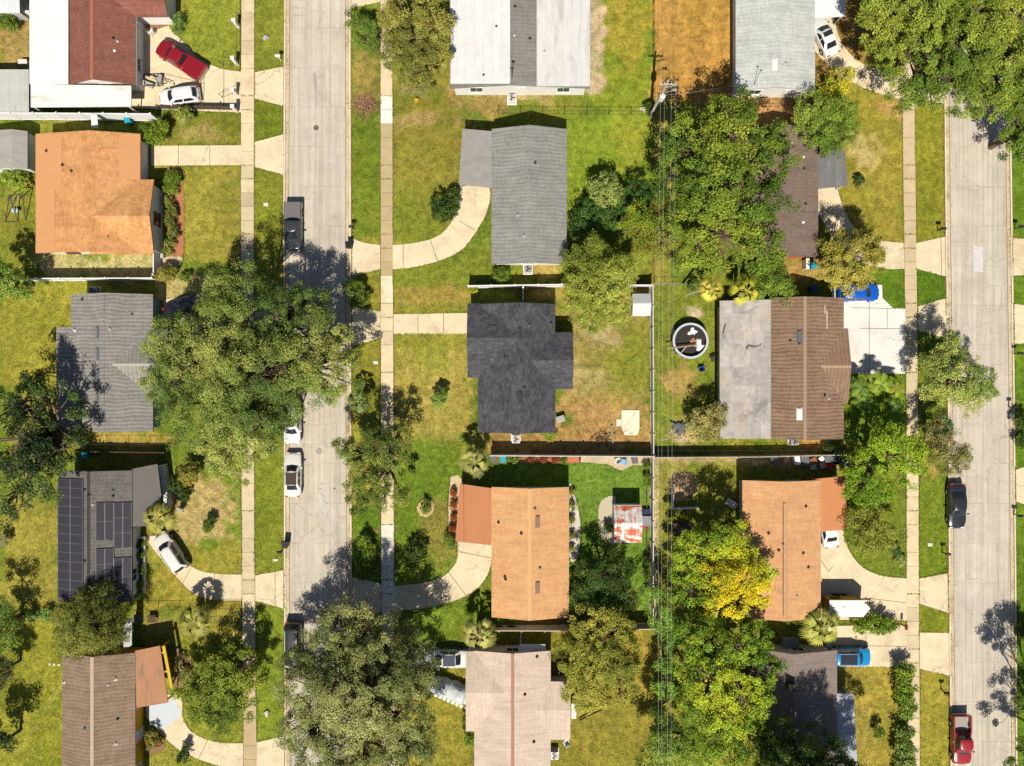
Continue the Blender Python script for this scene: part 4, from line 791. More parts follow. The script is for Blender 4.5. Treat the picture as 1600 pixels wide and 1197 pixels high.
a = G(959, 790, 2.1); q.part('scalloped_trim', MB().bar((a.x, a.y + .02, 2.02), (G(1002, 0, 2.1).x, a.y + .02, 2.02), .05, .12), WHITE); q.done()

# ------------------------------------------------------------ fences
def fence(label, pts, h, kind, name='fence', mat=None, step=2.4, cat='fence'):
    """pts: plan line on the ground in photo pixels"""
    W = [G(x, y) for x, y in pts]; o = thing(name, label, cat, W[0]); pan = MB()
    for a, b in zip(W[:-1], W[1:]):
        L = (b - a).length; d = (b - a).normalized(); n = max(1, round(L / step))
        if kind in ('vinyl', 'wood'):
            t = .05 if kind == 'vinyl' else .03
            pan.bar(a + Vector((0, 0, h / 2 + .02)), b + Vector((0, 0, h / 2 + .02)), t, h - .08)
            for z in (h - .06, .2): pan.bar(a + d * .01 + Vector((0, 0, z)), b - d * .01 + Vector((0, 0, z)), t + .06, .1)
            if kind == 'wood':
                k = int(L / .16); sd_ = Vector((-d.y, d.x, 0))
                for i in range(k): p = a + d * L * (i + .5) / k; pan.box((p.x + sd_.x * .026, p.y + sd_.y * .026, h / 2 + random.uniform(-.01, .02)), (.135, .02, h - .06), rz=math.atan2(d.y, d.x))
        else:
            for z in (h - .03, .12): pan.tube(a + Vector((0, 0, z)), b + Vector((0, 0, z)), .018 if z > h - .1 else .008, n=6)
            k = int(L / .35)
            for i in range(k):
                p = a + d * L * i / k; q = a + d * L * min(1, (i + 1) / k); pan.tube(p + Vector((0, 0, .1)), q + Vector((0, 0, h - .05)), .0035, n=3, caps=False); pan.tube(q + Vector((0, 0, .1)), p + Vector((0, 0, h - .05)), .0035, n=3, caps=False)
        s = .06 if kind == 'vinyl' else .05
        for i in range(n + 1):
            if i == n and b is not W[-1]: continue
            p = a + d * L * i / n; m = MB()
            if kind == 'chain': m.tube(p, p + Vector((0, 0, h + .05)), .03, n=8)
            else: m.box((p.x, p.y, h / 2 + .06), (2 * s, 2 * s, h + .12), rz=math.atan2(d.y, d.x)); m.box((p.x, p.y, h + .14), (2 * s + .05, 2 * s + .05, .04), rz=math.atan2(d.y, d.x))
            m.build('post', mat or {'vinyl': VINYL, 'wood': WOOD, 'chain': DARKSTEEL}[kind], o)
    pan.build('panel', mat or {'vinyl': VINYL, 'wood': GREYWOOD, 'chain': DARKSTEEL}[kind], o); return o
FADED = paint('faded_vinyl', A(226, 218, 204), .6, .08, 2, A(180, 168, 145), .3)
fence('tall white solid fence above the orange house with a teal bin beside it', [(-60, 187), (0, 187), (250, 189)], 2.1, 'vinyl')
fence('white fence between the orange house and the grey roofed house', [(38, 439), (250, 438)], 1.8, 'vinyl')
fence('short white gate panel at the front corner of the orange house', [(252, 433), (252, 396)], 1.8, 'vinyl', 'fence_gate')
fence('low dark chain link fence with white posts along the red roofed house lawn', [(375, -60), (375, 112)], 1.1, 'chain', step=5)
fence('low brown rail fence closing the concrete yard below the white hatchback', [(252, 170), (374, 172)], 1.0, 'wood', mat=DARKWOOD)
fence('chain link fence along the top of the dark roofed house yard', [(778, 178), (1020, 180)], 1.2, 'chain')
fence('long chain link fence between green yard and orange lawn', [(1020, -60), (1020, 178)], 1.2, 'chain')
fence('weathered chain link fence running down past the utility pole to the pool yard', [(1020, 182), (1021, 442)], 1.2, 'chain', mat=WOOD)
fence('white vinyl fence along the top of the dirt back yard', [(733, 450), (876, 448), (1014, 449)], 1.8, 'vinyl')
fence('short white fence spur beside the nearly black roof', [(817, 452), (817, 470)], 1.7, 'vinyl')
fence('long grey white fence between dirt yard and pool yard', [(1015.5, 449), (1016.5, 710)], 1.8, 'vinyl', mat=FADED)
fence('weathered grey board fence below the dirt back yard', [(768, 709.5), (1016, 711)], 1.9, 'wood', mat=FADED)
fence('old wooden fence above the coral roofed house', [(1019, 713), (1180, 712), (1306, 709)], 1.5, 'wood')
fence('grey white fence beside the rusty shed', [(1016, 713), (1016, 974)], 1.8, 'vinyl', mat=FADED)
fence('tan board fence below the light orange house', [(745, 976.5), (885, 977), (1022, 974)], 1.9, 'wood', mat=paint('tan_boards', A(214, 194, 168), .9, .15, 4))
fence('thin black wire fence below the warm grey roofed house', [(132, 693), (268, 693)], 1.2, 'chain')
fence('old paling fence behind the teal bin of the solar house', [(126, 704), (264, 706)], 1.2, 'wood', mat=DARKWOOD)
fence('low chain link fence below the solar house driveway', [(215, 950), (377, 946)], 1.0, 'chain', mat=DARKWOOD)
fence('thin wire fence across the garden left of the twiggy dark tree', [(10, 966), (90, 967)], 1.0, 'chain')
fence('dark chain link fence between the white house and the brick house', [(1026, 172), (1272, 166)], 1.2, 'chain')
fence('white lattice screen lying along the edge of the yellow tree yard', [(1050, 756), (1049, 793), (1088, 792)], 1.0, 'wood', mat=VINYL)
fence('wire fence between the pool yard and the palm trees', [(1022, 445), (1110, 447)], 1.2, 'chain', mat=STEEL)
fence('thin fence below the brown shingle roof house', [(1024, 703), (1300, 702)], 1.0, 'chain')
fence('short black gate standing open at the concrete yard entrance', [(348, 153), (372, 144)], 1.2, 'chain', 'driveway_gate', cat='gate')
fence('black driveway gate swung open on the lawn side of the concrete yard', [(349, 103), (372, 101)], 1.2, 'chain', 'driveway_gate', cat='gate')
for x, y, lb in ((373, 42, 'white gate post beside the lawn by the low chain link fence'), (371, 100, 'white gate post where the lawn meets the concrete yard'), (371, 148, 'white gate post beside the open black gate'), (371, 174, 'white post at the corner of the brown rail fence')):
    m = MB(); p = G(x, y); m.box(p + Vector((0, 0, .75)), (.32, .32, 1.5)); m.box(p + Vector((0, 0, 1.54)), (.42, .42, .08)); solo(m, 'gate_post', W_WHITE, lb, 'gate post', bevel=.02)
# ------------------------------------------------------------ trees, palms, shrubs
def leaf_mesh(name, P, Nn, L, W, Cc, rng, parent, off, mat=LEAF):
    n = len(P); r = rng.normal(size=(n, 3)); a = np.cross(Nn, r); a /= np.linalg.norm(a, axis=1, keepdims=True) + 1e-9; b = np.cross(Nn, a)
    L = L[:, None]; W = W[:, None]; V = np.empty((n, 4, 3)); V[:, 0] = P - a * L / 2; V[:, 1] = P + b * W / 2 - Nn * W * .18; V[:, 2] = P + a * L / 2 - Nn * L * .12; V[:, 3] = P - b * W / 2 - Nn * W * .18
    V -= np.array(off); me = bpy.data.meshes.new(name); me.vertices.add(4 * n); me.vertices.foreach_set('co', V.ravel())
    me.loops.add(4 * n); me.loops.foreach_set('vertex_index', np.arange(4 * n)); me.polygons.add(n); me.polygons.foreach_set('loop_start', np.arange(0, 4 * n, 4)); me.polygons.foreach_set('loop_total', np.full(n, 4)); me.update()
    at = me.color_attributes.new('tint', 'FLOAT_COLOR', 'POINT'); c = np.repeat(np.concatenate([Cc, np.ones((n, 1))], 1), 4, axis=0); at.data.foreach_set('color', c.ravel().astype(np.float32))
    me.materials.append(mat); o = bpy.data.objects.new(name, me); COL.objects.link(o)
    if parent: o.parent = parent
    return o
LK = dict(oak=1.68, broad=1.36, fine=1.6, airy=1.6, bush=1.35)
KINDS = {  # leaf length, width, sprig radius, leaves per sprig, sprig density, flatness, level of leaves, branch show
    'oak':   dict(l=.185, w=.085, cr=.64, n=160, den=.50, fl=.6, up=.55),
    'broad': dict(l=.235, w=.135, cr=.72, n=125, den=.37, fl=.5, up=.55),
    'fine':  dict(l=.25, w=.06, cr=.52, n=100, den=.78, fl=.8, up=.1),
    'airy':  dict(l=.19, w=.085, cr=.48, n=84, den=.42, fl=.6, up=.3),
    'bush':  dict(l=.20, w=.11, cr=.34, n=38, den=.85, fl=.7, up=.35),
}
def lobes_px(lob, sq):                                # (px, py, r in pixels, height of its middle) -> metres
    out = []
    for px, py, r, z in lob:
        p = G(px, py, z + .25 * r / PX); R = r / PX * (1 - z / HC); out.append((p.x, p.y, z, R, R * sq))
    return out
def tree(label, lob, kind, cols, seed, trunk=None, name='tree', cat='tree', group=None, sq=.72, den=1.0, leafk=1.0, under=True, trunk_r=None, bark=None, parts=('trunk', 'crown')):
    rng = np.random.RandomState(seed); K = KINDS[kind]; Ls = lobes_px(lob, sq)
    wt = np.array([l[3] ** 2 for l in Ls]); base = np.array([(l[0], l[1]) for l in Ls]); cxy = (base * wt[:, None]).sum(0) / wt.sum()
    if trunk: t = G(*trunk); cxy = np.array([t.x, t.y])
    o = thing(name, label, cat, (cxy[0], cxy[1], 0), group=group); cols = np.array([A(*c, k=LK[kind]) for c in cols])
    CP, CN = [], []
    for i, (x, y, z, R, Z) in enumerate(Ls):
        cr = K['cr'] * leafk; n = int(K['den'] * den * 2.6 * math.pi * R * R / (cr * cr) * .62) + 4
        d = rng.normal(size=(n * 3, 3)); d /= np.linalg.norm(d, axis=1, keepdims=True); d = d[d[:, 2] > (-.35 if under else -.05)][:n]
        # a lumpy outline: the lobe's radius wanders with direction
        ph = rng.rand(6) * 6.28; az = np.arctan2(d[:, 1], d[:, 0])
        lump = 1 + .13 * np.sin(3 * az + ph[0]) + .09 * np.sin(5 * az + ph[1] + 3 * d[:, 2]) + .07 * np.sin(9 * az + ph[2])
        rad = lump * rng.uniform(.70, 1.06, len(d))[:]; p = np.array([x, y, z]) + d * rad[:, None] * np.array([R, R, Z])
        keep = np.ones(len(p), bool)
        for j, (a, b, c, R2, Z2) in enumerate(Ls):
            if j != i: keep &= (((p - np.array([a, b, c])) / np.array([R2, R2, Z2])) ** 2).sum(1) > .36
        p, dd = p[keep], d[keep]; CP.append(p); CN.append(dd)
        nf = int(len(d) * .14); df = d[:nf].copy(); df[:, 2] = np.abs(df[:, 2]) + .3; df /= np.linalg.norm(df, axis=1, keepdims=True); CP.append(np.array([x, y, z]) + df * rng.uniform(.25, .72, (nf, 1)) * np.array([R, R, Z])); CN.append(df)
    CP, CN = np.concatenate(CP), np.concatenate(CN); CP[:, 2] = np.maximum(CP[:, 2], .25)
    nl = np.maximum(6, (K['n'] * rng.uniform(.55, 1.3, len(CP))).astype(int)); ci = np.repeat(np.arange(len(CP)), nl); n = len(ci)
    sc = rng.uniform(.7, 1.3, len(CP))[ci]; q = rng.normal(size=(n, 3)); q /= np.linalg.norm(q, axis=1, keepdims=True); q *= (rng.rand(n) ** .42)[:, None]
    P = CP[ci] + q * np.array([1, 1, K['fl']]) * (K['cr'] * leafk * sc)[:, None]; P[:, 2] = np.maximum(P[:, 2], .06)
    Nn = CN[ci] * .45 + np.array([0, 0, 1]) * K['up'] + q * .35 + rng.normal(size=(n, 3)) * .5; Nn /= np.linalg.norm(Nn, axis=1, keepdims=True)
    # leaf colour: drifts between the crown's colours by limb and by sprig
    sp = np.sin(CP[:, 0] * .55 + seed) + np.sin(CP[:, 1] * .6 + seed * 1.7) + rng.normal(size=len(CP)) * .8; rank = np.argsort(np.argsort(sp)) / max(1, len(sp) - 1)
    pos = rank * (len(cols) - 1); k0 = np.minimum(pos.astype(int), len(cols) - 2) if len(cols) > 1 else np.zeros(len(pos), int); f = (pos - k0)[:, None]
    cc = cols[k0] * (1 - f) + cols[np.minimum(k0 + 1, len(cols) - 1)] * f; cc = cc * rng.uniform(.82, 1.18, (len(cc), 1))
    Cc = np.clip(cc[ci] * rng.uniform(.72, 1.25, (n, 1)) * rng.uniform(.93, 1.07, (n, 3)), 0, .85)
    L = K['l'] * leafk * rng.uniform(.65, 1.3, n); W = K['w'] * leafk * rng.uniform(.7, 1.3, n)
    leaf_mesh(parts[1], P, Nn, L, W, Cc, rng, o, (cxy[0], cxy[1], 0))
    # trunk, limbs, twigs
    mb = MB(); zt = np.average([l[2] for l in Ls], weights=wt); tr = trunk_r or max(.05, .085 * math.sqrt(wt.sum()) * .8); fork = Vector((cxy[0], cxy[1], max(.2, zt * .42)))
    mb.tube((cxy[0], cxy[1], -.05), fork, tr * 1.25, tr, 10)
    for x, y, z, R, Z in Ls:
        e = Vector((x, y, z)); m = fork.lerp(e, .55) + Vector((rng.normal() * .1 * R, rng.normal() * .1 * R, .12 * R)); mb.tube(fork, m, tr * .62, tr * .42, 7); mb.tube(m, e, tr * .42, tr * .22, 6)
        near = np.where(((CP - np.array([x, y, z])) ** 2).sum(1) < (R * 1.15) ** 2)[0]
        for k in rng.choice(near, min(len(near), int(6 + R * 7)), replace=False) if len(near) else []:
            s = e.lerp(m, rng.rand() * .8); c = Vector(CP[k]); mid = s.lerp(c, .5) + Vector((rng.normal(), rng.normal(), rng.normal())) * .08 * R
            mb.tube(s, mid, tr * .2, tr * .12, 5, False); mb.tube(mid, c, tr * .12, .012, 5, False)
    mb.build(parts[0], bark or BARK, o); return o

OAK = [(78, 98, 40), (116, 130, 54), (158, 160, 80)]; OAK2 = [(92, 102, 52), (130, 136, 72), (166, 164, 100)]
DARK = [(32, 50, 20), (52, 72, 28), (96, 114, 48)]; BRT = [(76, 100, 26), (112, 134, 36), (150, 160, 52)]; OLV = [(128, 124, 40), (166, 156, 60), (184, 170, 76)]
YEL = [(150, 166, 40), (226, 198, 32), (238, 214, 40), (180, 186, 40)]; LIME = [(128, 156, 34), (160, 180, 44), (186, 196, 60)]
tree('huge olive green oak spreading over the first road and the warm grey roofed house', [(300, 560, 78, 6.5), (375, 500, 74, 7.5), (330, 640, 76, 6.8), (393, 588, 82, 9), (455, 520, 62, 7), (488, 580, 62, 7), (394, 668, 46, 7), (360, 700, 52, 5.6), (520, 550, 36, 6), (276, 545, 34, 5.4), (345, 460, 36, 5.6), (250, 600, 34, 5), (480, 480, 36, 6), (444, 650, 24, 5)], 'oak', OAK, 11, group=None)
tree('dark glossy tree at the left edge shading the warm grey roof', [(20, 690, 62, 8), (75, 660, 52, 7), (45, 740, 50, 6.5), (95, 700, 36, 6), (20, 620, 44, 7.5), (70, 620, 36, 6.5), (10, 785, 32, 5), (48, 690, 34, 8)], 'broad', DARK, 12, den=.62)
tree('small bright green tree at the left edge by the white fence end', [(10, 440, 26, 4.2), (32, 452, 16, 3.4), (-12, 425, 24, 4.6)], 'bush', [(90, 120, 40), (140, 162, 60), (170, 186, 84)], 13, den=.9)
tree('twiggy dark olive tree overlapping the solar house and the taupe roof', [(140, 975, 46, 4.6), (115, 1000, 32, 4), (165, 990, 32, 4.2), (150, 945, 30, 4.4), (108, 965, 26, 3.8), (180, 960, 20, 3.8)], 'fine', [(86, 92, 34), (120, 124, 50), (146, 148, 66)], 14, den=.9)
tree('green tree beside the copper carport and the left pavement', [(335, 1075, 42, 4.2), (365, 1050, 34, 4.2), (310, 1100, 32, 3.6), (370, 1095, 30, 3.8), (295, 1070, 24, 3.2), (340, 1120, 26, 3.4), (390, 1060, 20, 3.6)], 'broad', [(84, 106, 26), (124, 140, 40), (152, 160, 56)], 15, leafk=.8)
tree('huge grey green oak at the bottom hanging over the first road', [(520, 1010, 52, 6.5), (580, 1000, 48, 6.5), (500, 1080, 62, 7.5), (575, 1085, 72, 9), (630, 1060, 52, 7), (480, 1150, 52, 6.5), (555, 1160, 66, 8), (620, 1140, 50, 6.8), (465, 1040, 30, 5.5), (640, 1180, 40, 6.5), (530, 970, 30, 5.8), (640, 1010, 34, 6), (560, 1230, 60, 7)], 'oak', OAK2, 16, den=.86)
tree('dense yellowish olive tree at the top over the right pavement', [(650, 50, 46, 5), (625, 80, 34, 4.5), (675, 85, 32, 4.6), (640, 10, 42, 4.8), (685, 45, 26, 4.5), (650, 115, 26, 3.8), (612, 30, 24, 4)], 'broad', [(104, 106, 42), (140, 138, 58), (166, 158, 70)], 17, leafk=.72, den=1.1)
tree('small dark green tree in the verge at the top beside the first road', [(566, 48, 22, 2.4), (580, 38, 17, 2.6), (556, 34, 14, 2.2), (575, 65, 14, 2)], 'broad', [(60, 84, 26), (96, 120, 40), (120, 140, 56)], 18, leafk=.7)
tree('open leaning dark green tree with bare limbs over the right pavement', [(560, 705, 30, 5), (590, 690, 26, 5.2), (575, 745, 30, 4.6), (615, 710, 26, 5), (550, 770, 20, 4.2), (600, 775, 24, 4.2), (628, 775, 17, 4), (540, 700, 17, 4.6), (625, 685, 18, 5), (560, 790, 16, 4)], 'broad', [(80, 98, 36), (116, 130, 50), (150, 156, 66)], 19, trunk=(612, 722), den=.8, leafk=.66)
tree('feathery light green tree at the corner of the grey gable roofed house', [(935, 440, 44, 5.2), (910, 415, 30, 4.8), (965, 425, 30, 4.8), (925, 485, 34, 4.4), (960, 475, 28, 4.4), (930, 395, 24, 4.6), (905, 455, 22, 4.4)], 'fine', [(116, 128, 44), (150, 160, 60), (176, 180, 80)], 20, den=1.05)
tree('rounded pale green small tree at the edge of the deep shade behind the grey house', [(945, 295, 24, 2.6), (962, 303, 15, 2.2), (932, 287, 13, 2.2)], 'bush', [(118, 138, 60), (160, 170, 88)], 21)
tree('large bright green backyard tree with dark gaps over the brown roofed house', [(1090, 215, 50, 8), (1150, 195, 40, 8), (1195, 245, 46, 7.5), (1120, 270, 56, 9), (1180, 310, 54, 8), (1095, 330, 52, 7.5), (1140, 370, 50, 7), (1195, 375, 40, 6.5), (1050, 275, 30, 6.6), (1060, 210, 26, 6.6), (1160, 160, 22, 7), (1090, 390, 34, 6), (1215, 215, 26, 6.4)], 'broad', BRT, 22, den=1.0)
tree('lower bright tree with reddish sprigs left of the large backyard tree', [(1025, 350, 28, 4.6), (1000, 335, 22, 4.2), (1045, 380, 24, 4.2), (1015, 385, 18, 3.4), (985, 350, 16, 3.6)], 'broad', [(90, 118, 26), (146, 160, 40), (120, 110, 44), (150, 160, 50)], 23, leafk=.75)
tree('soft fine-leaved green tree between the white house and the brick house', [(1295, 190, 36, 4.6), (1275, 170, 28, 4.4), (1315, 175, 28, 4.4), (1300, 215, 28, 4), (1265, 195, 20, 3.8), (1322, 205, 20, 3.8)], 'fine', [(92, 116, 36), (128, 148, 52), (150, 166, 66)], 24, den=1.0)
tree('small yellow tinged tree beside the white house driveway', [(1314, 125, 18, 3), (1300, 140, 16, 2.8), (1326, 116, 10, 3)], 'airy', [(150, 160, 46), (190, 176, 40), (150, 150, 54)], 25, den=1.2)
tree('giant bright green tree filling the upper right corner over the second road', [(1404, 30, 52, 8), (1450, 75, 62, 9), (1520, 40, 70, 10), (1575, 90, 56, 9), (1440, 125, 44, 7), (1500, 130, 46, 7.5), (1555, 140, 38, 7), (1386, -20, 50, 8.4), (1460, -20, 70, 10), (1600, 20, 60, 9), (1385, 75, 30, 6.4), (1560, -40, 70, 9), (1620, 110, 40, 7)], 'broad', [(88, 112, 30), (126, 142, 44), (160, 168, 62)], 26, den=1.15, leafk=.82, trunk=(1466, 60))
tree('rounded olive tree beside the bright blue parked car', [(1335, 400, 40, 4.8), (1310, 410, 30, 4.2), (1360, 405, 28, 4.2), (1330, 435, 26, 3.6), (1355, 380, 24, 4.4), (1305, 385, 22, 4)], 'broad', OLV, 27, leafk=.72, den=1.1)
tree('pale airy tree with thin branches over the edge of the second road', [(1500, 585, 36, 5), (1475, 600, 30, 4.6), (1528, 595, 28, 4.6), (1515, 620, 24, 4.2), (1470, 570, 24, 4.6), (1490, 545, 20, 4.6), (1545, 610, 14, 4)], 'airy', [(116, 134, 56), (152, 162, 76), (176, 178, 92)], 28, den=1.5)
tree('leafy bright green tree beside the pavement of the second road', [(1400, 705, 40, 5), (1365, 735, 36, 4.6), (1420, 735, 30, 4.6), (1385, 680, 24, 4.6), (1345, 760, 28, 4), (1375, 770, 24, 3.8), (1430, 700, 20, 4.2)], 'broad', [(96, 128, 22), (138, 164, 36), (166, 186, 50)], 29, leafk=.82, den=1.1)
tree('sparse brownish olive tree in the verge above the black sedan', [(1480, 700, 28, 4), (1500, 715, 20, 3.8), (1465, 680, 20, 3.8), (1485, 725, 18, 3.4), (1470, 660, 14, 3.6)], 'airy', [(112, 106, 54), (150, 138, 76), (96, 104, 44)], 30, den=1.1, bark=PALE_BARK)
tree('thin olive tree with open crown at the coral carport edge', [(1365, 815, 28, 3.4), (1390, 835, 22, 3.2), (1345, 840, 24, 3), (1370, 855, 18, 2.6), (1335, 815, 18, 3)], 'airy', [(112, 120, 40), (150, 150, 60), (132, 136, 48)], 31, den=.85)
tree('vivid yellow leaved tree between the coral roof and the power lines', [(1125, 915, 34, 6.6), (1165, 905, 32, 6.4), (1150, 940, 28, 6), (1185, 925, 22, 5.6), (1120, 945, 22, 5.8)], 'broad', YEL, 32, leafk=.8, den=1.15)
tree('bright lime green tree above the yellow leaved tree', [(1095, 860, 36, 6), (1130, 850, 32, 6.2), (1075, 890, 26, 5.4), (1160, 870, 26, 5.6), (1080, 925, 26, 5.4), (1195, 890, 18, 5.2), (1150, 830, 16, 5.4)], 'broad', [(104, 136, 30), (146, 168, 44), (180, 192, 48), (210, 200, 40)], 33, leafk=.8, den=1.1)
tree('large green and yellow tree group below the yellow tree, beside the shaded roof', [(1100, 1000, 38, 6.4), (1150, 1010, 40, 6.8), (1190, 1050, 34, 6.4), (1120, 1065, 44, 7), (1165, 1095, 38, 6.6), (1090, 1110, 30, 6), (1185, 1000, 28, 6), (1130, 1130, 34, 6), (1085, 1050, 24, 5.6), (1175, 1150, 34, 5.6), (1130, 1180, 36, 5.6)], 'broad', [(80, 110, 28), (124, 150, 38), (156, 178, 46), (190, 194, 44)], 34, den=1.05, leafk=.85)
tree('olive leafy tree standing beyond the pale tan roof corner', [(935, 1040, 46, 5.4), (900, 1030, 34, 5), (970, 1030, 34, 5), (925, 1085, 30, 4.6), (975, 1075, 28, 4.4), (920, 985, 30, 5), (960, 985, 26, 5), (945, 960, 18, 4.8), (895, 1075, 22, 4.4)], 'broad', [(124, 130, 44), (160, 160, 60), (180, 172, 70)], 35, leafk=.72, den=1.1)
tree('dark tree in the deep shade between the light orange house and the rusty shed', [(930, 900, 30, 3.8), (965, 895, 26, 3.6), (985, 930, 20, 3.4), (910, 930, 22, 3.4), (950, 930, 22, 3.2)], 'broad', [(56, 80, 26), (84, 106, 36)], 36, leafk=.75, den=.9)  # dark leaves stand in mostly for the olive tree's shadow, partly real treetops
tree('dark green tree at the bottom under the power lines', [(1040, 1160, 34, 5.4), (1060, 1185, 28, 5), (1020, 1185, 24, 4.8), (1035, 1130, 22, 4.8), (1070, 1150, 16, 4.4)], 'broad', [(76, 104, 30), (120, 144, 46), (150, 168, 60)], 37, leafk=.8)
tree('narrow bright green tree growing between the power lines and the white fence', [(1035, 965, 22, 4.4), (1045, 990, 18, 4.2), (1030, 935, 16, 4), (1040, 1040, 16, 3.4), (1045, 1075, 20, 4)], 'broad', [(88, 130, 40), (128, 164, 54), (150, 178, 60)], 38, leafk=.7, den=1.05)
tree('dark tree at the bottom edge shading the grey brown roof', [(1250, 1185, 50, 6.5), (1300, 1195, 40, 6), (1222, 1165, 36, 6), (1275, 1240, 64, 8.5), (1225, 1235, 50, 8.5), (1320, 1215, 30, 5.5), (1240, 1290, 50, 9.5), (1300, 1305, 74, 11.5), (1370, 1300, 50, 10.5)], 'airy', [(62, 82, 30), (92, 110, 42)], 39, den=1.5)
tree('tree at the right edge below the giant tree, throwing shade on the second road', [(1600, 195, 34, 5.4), (1592, 230, 24, 4.6), (1625, 215, 34, 5.6), (1600, 160, 26, 5.4)], 'broad', [(66, 92, 26), (106, 130, 40), (140, 156, 56)], 40, leafk=.8)
tree('tree just off the right edge whose shade crosses the road near the red pickup', [(1612, 1100, 20, 6.4), (1640, 1105, 34, 7), (1650, 1080, 30, 6.5), (1602, 1192, 22, 4.6), (1640, 1180, 34, 5.5)], 'broad', [(84, 110, 34), (130, 150, 50)], 41, trunk=(1625, 1170), trunk_r=.18, leafk=.8, den=.9)
tree('grey olive bush tree against the patched flat roof', [(1105, 660, 24, 2.8), (1120, 648, 17, 2.8), (1090, 668, 16, 2.4), (1112, 678, 15, 2.2)], 'airy', [(126, 122, 62), (160, 150, 82), (176, 164, 96)], 42, den=1.6)
tree('leafy tree between the palms and the brick house corner', [(1212, 430, 26, 4), (1222, 450, 20, 3.4), (1200, 450, 20, 3.4)], 'broad', [(84, 112, 30), (126, 148, 46)], 43, leafk=.75)
tree('dark leafy tree at the left edge low in the picture', [(-6, 1000, 24, 3.4), (12, 985, 18, 3), (-10, 955, 26, 3.6)], 'broad', [(76, 104, 34), (124, 148, 54)], 44, leafk=.75)
tree('spiky dark tree at the left edge beside the taupe roofed house lawn', [(-8, 1056, 24, 3.4), (6, 1040, 12, 3)], 'fine', [(80, 88, 48), (126, 126, 78)], 45)
tree('dark tree in the lower left corner beyond the lawn', [(-14, 1180, 28, 4), (-6, 1150, 18, 3.6)], 'broad', DARK, 47)
tree('dark shaded undergrowth tree below the large backyard tree', [(1000, 300, 22, 2.6), (985, 318, 20, 2.4), (920, 330, 22, 1.8), (905, 350, 18, 1.8), (960, 340, 20, 1.6)], 'bush', [(56, 88, 34), (84, 116, 44)], 46, den=.7)

# the turf itself: short blades and tufts, thick along the edges of the paving
def turf_blades():
    W_, H_ = 860, 640; M = np.zeros((H_, W_), bool); x0, y0 = -60, -40
    gx, gy = np.meshgrid(np.arange(W_) * 2 + x0, np.arange(H_) * 2 + y0)
    for V, F in PAVED:
        for f in F:
            P = [(V[i][0] * PX + 800, 598.5 - V[i][1] * PX) for i in f]; a = np.array(P)
            if len({round(V[i][2], 3) for i in f}) > 1: continue
            i0, i1 = int((a[:, 0].min() - x0) / 2), int((a[:, 0].max() - x0) / 2) + 2; j0, j1 = int((a[:, 1].min() - y0) / 2), int((a[:, 1].max() - y0) / 2) + 2
            i0, j0 = max(i0, 0), max(j0, 0)
            if i1 <= i0 or j1 <= j0: continue
            X, Y = gx[j0:j1, i0:i1], gy[j0:j1, i0:i1]; c = np.zeros(X.shape, bool)
            for k in range(len(P)):
                (xa, ya), (xb, yb) = P[k], P[k - 1]
                if ya == yb: continue
                c ^= ((ya > Y) != (yb > Y)) & (X < (xb - xa) * (Y - ya) / (yb - ya) + xa)
            M[j0:j1, i0:i1] |= c
    rng = np.random.RandomState(77); near = np.zeros_like(M)
    for dj, di in ((0, 1), (0, -1), (1, 0), (-1, 0)): near |= np.roll(M, (dj, di), (0, 1))
    free = ~M; edge = near & free
    n = 420000; i = rng.randint(0, W_, n); j = rng.randint(0, H_, n); k = free[j, i]; i, j = i[k], j[k]
    ej, ei = np.nonzero(edge); r = rng.randint(0, len(ej), 45000); i = np.concatenate([i, ei[r]]); j = np.concatenate([j, ej[r]]); n = len(i)
    px = i * 2 + x0 + rng.uniform(-1, 1, n); py = j * 2 + y0 + rng.uniform(-1, 1, n)
    G0, XS, YS_ = SOIL; ix = np.clip(np.searchsorted(XS, px), 0, len(XS) - 1); iy = np.clip(np.searchsorted(YS_, py), 0, len(YS_) - 1); C = G0[iy, ix]
    clump = vnoise(px, py, 7, 31) * .5 + vnoise(px, py, 3, 32) * .5; green = C[:, 1] / (C[:, 0] + 1e-6); keep = rng.rand(n) < np.clip((green - .45) * 1.9, .12, 1) * np.clip(clump * 1.7, .3, 1); px, py, C, clump = px[keep], py[keep], C[keep], clump[keep]; n = len(px)
    P = np.stack([(px - 800) / PX, (598.5 - py) / PX, rng.uniform(.015, .07, n) * (.6 + clump)], -1); N_ = rng.normal(size=(n, 3)) * .7 + np.array([0, 0, .9]); N_ /= np.linalg.norm(N_, axis=1, keepdims=True)
    Cc = C * rng.uniform(.72, 1.4, (n, 1)) * np.array([1, 1.04, .9]); o = leaf_mesh('grass', P, N_, rng.uniform(.10, .26, n), rng.uniform(.03, .07, n), np.clip(Cc, 0, .8), rng, None, (0, 0, 0)); tag(o, 'short uneven grass growing on the lawns and over the paving edges', 'grass', kind='stuff')
turf_blades()
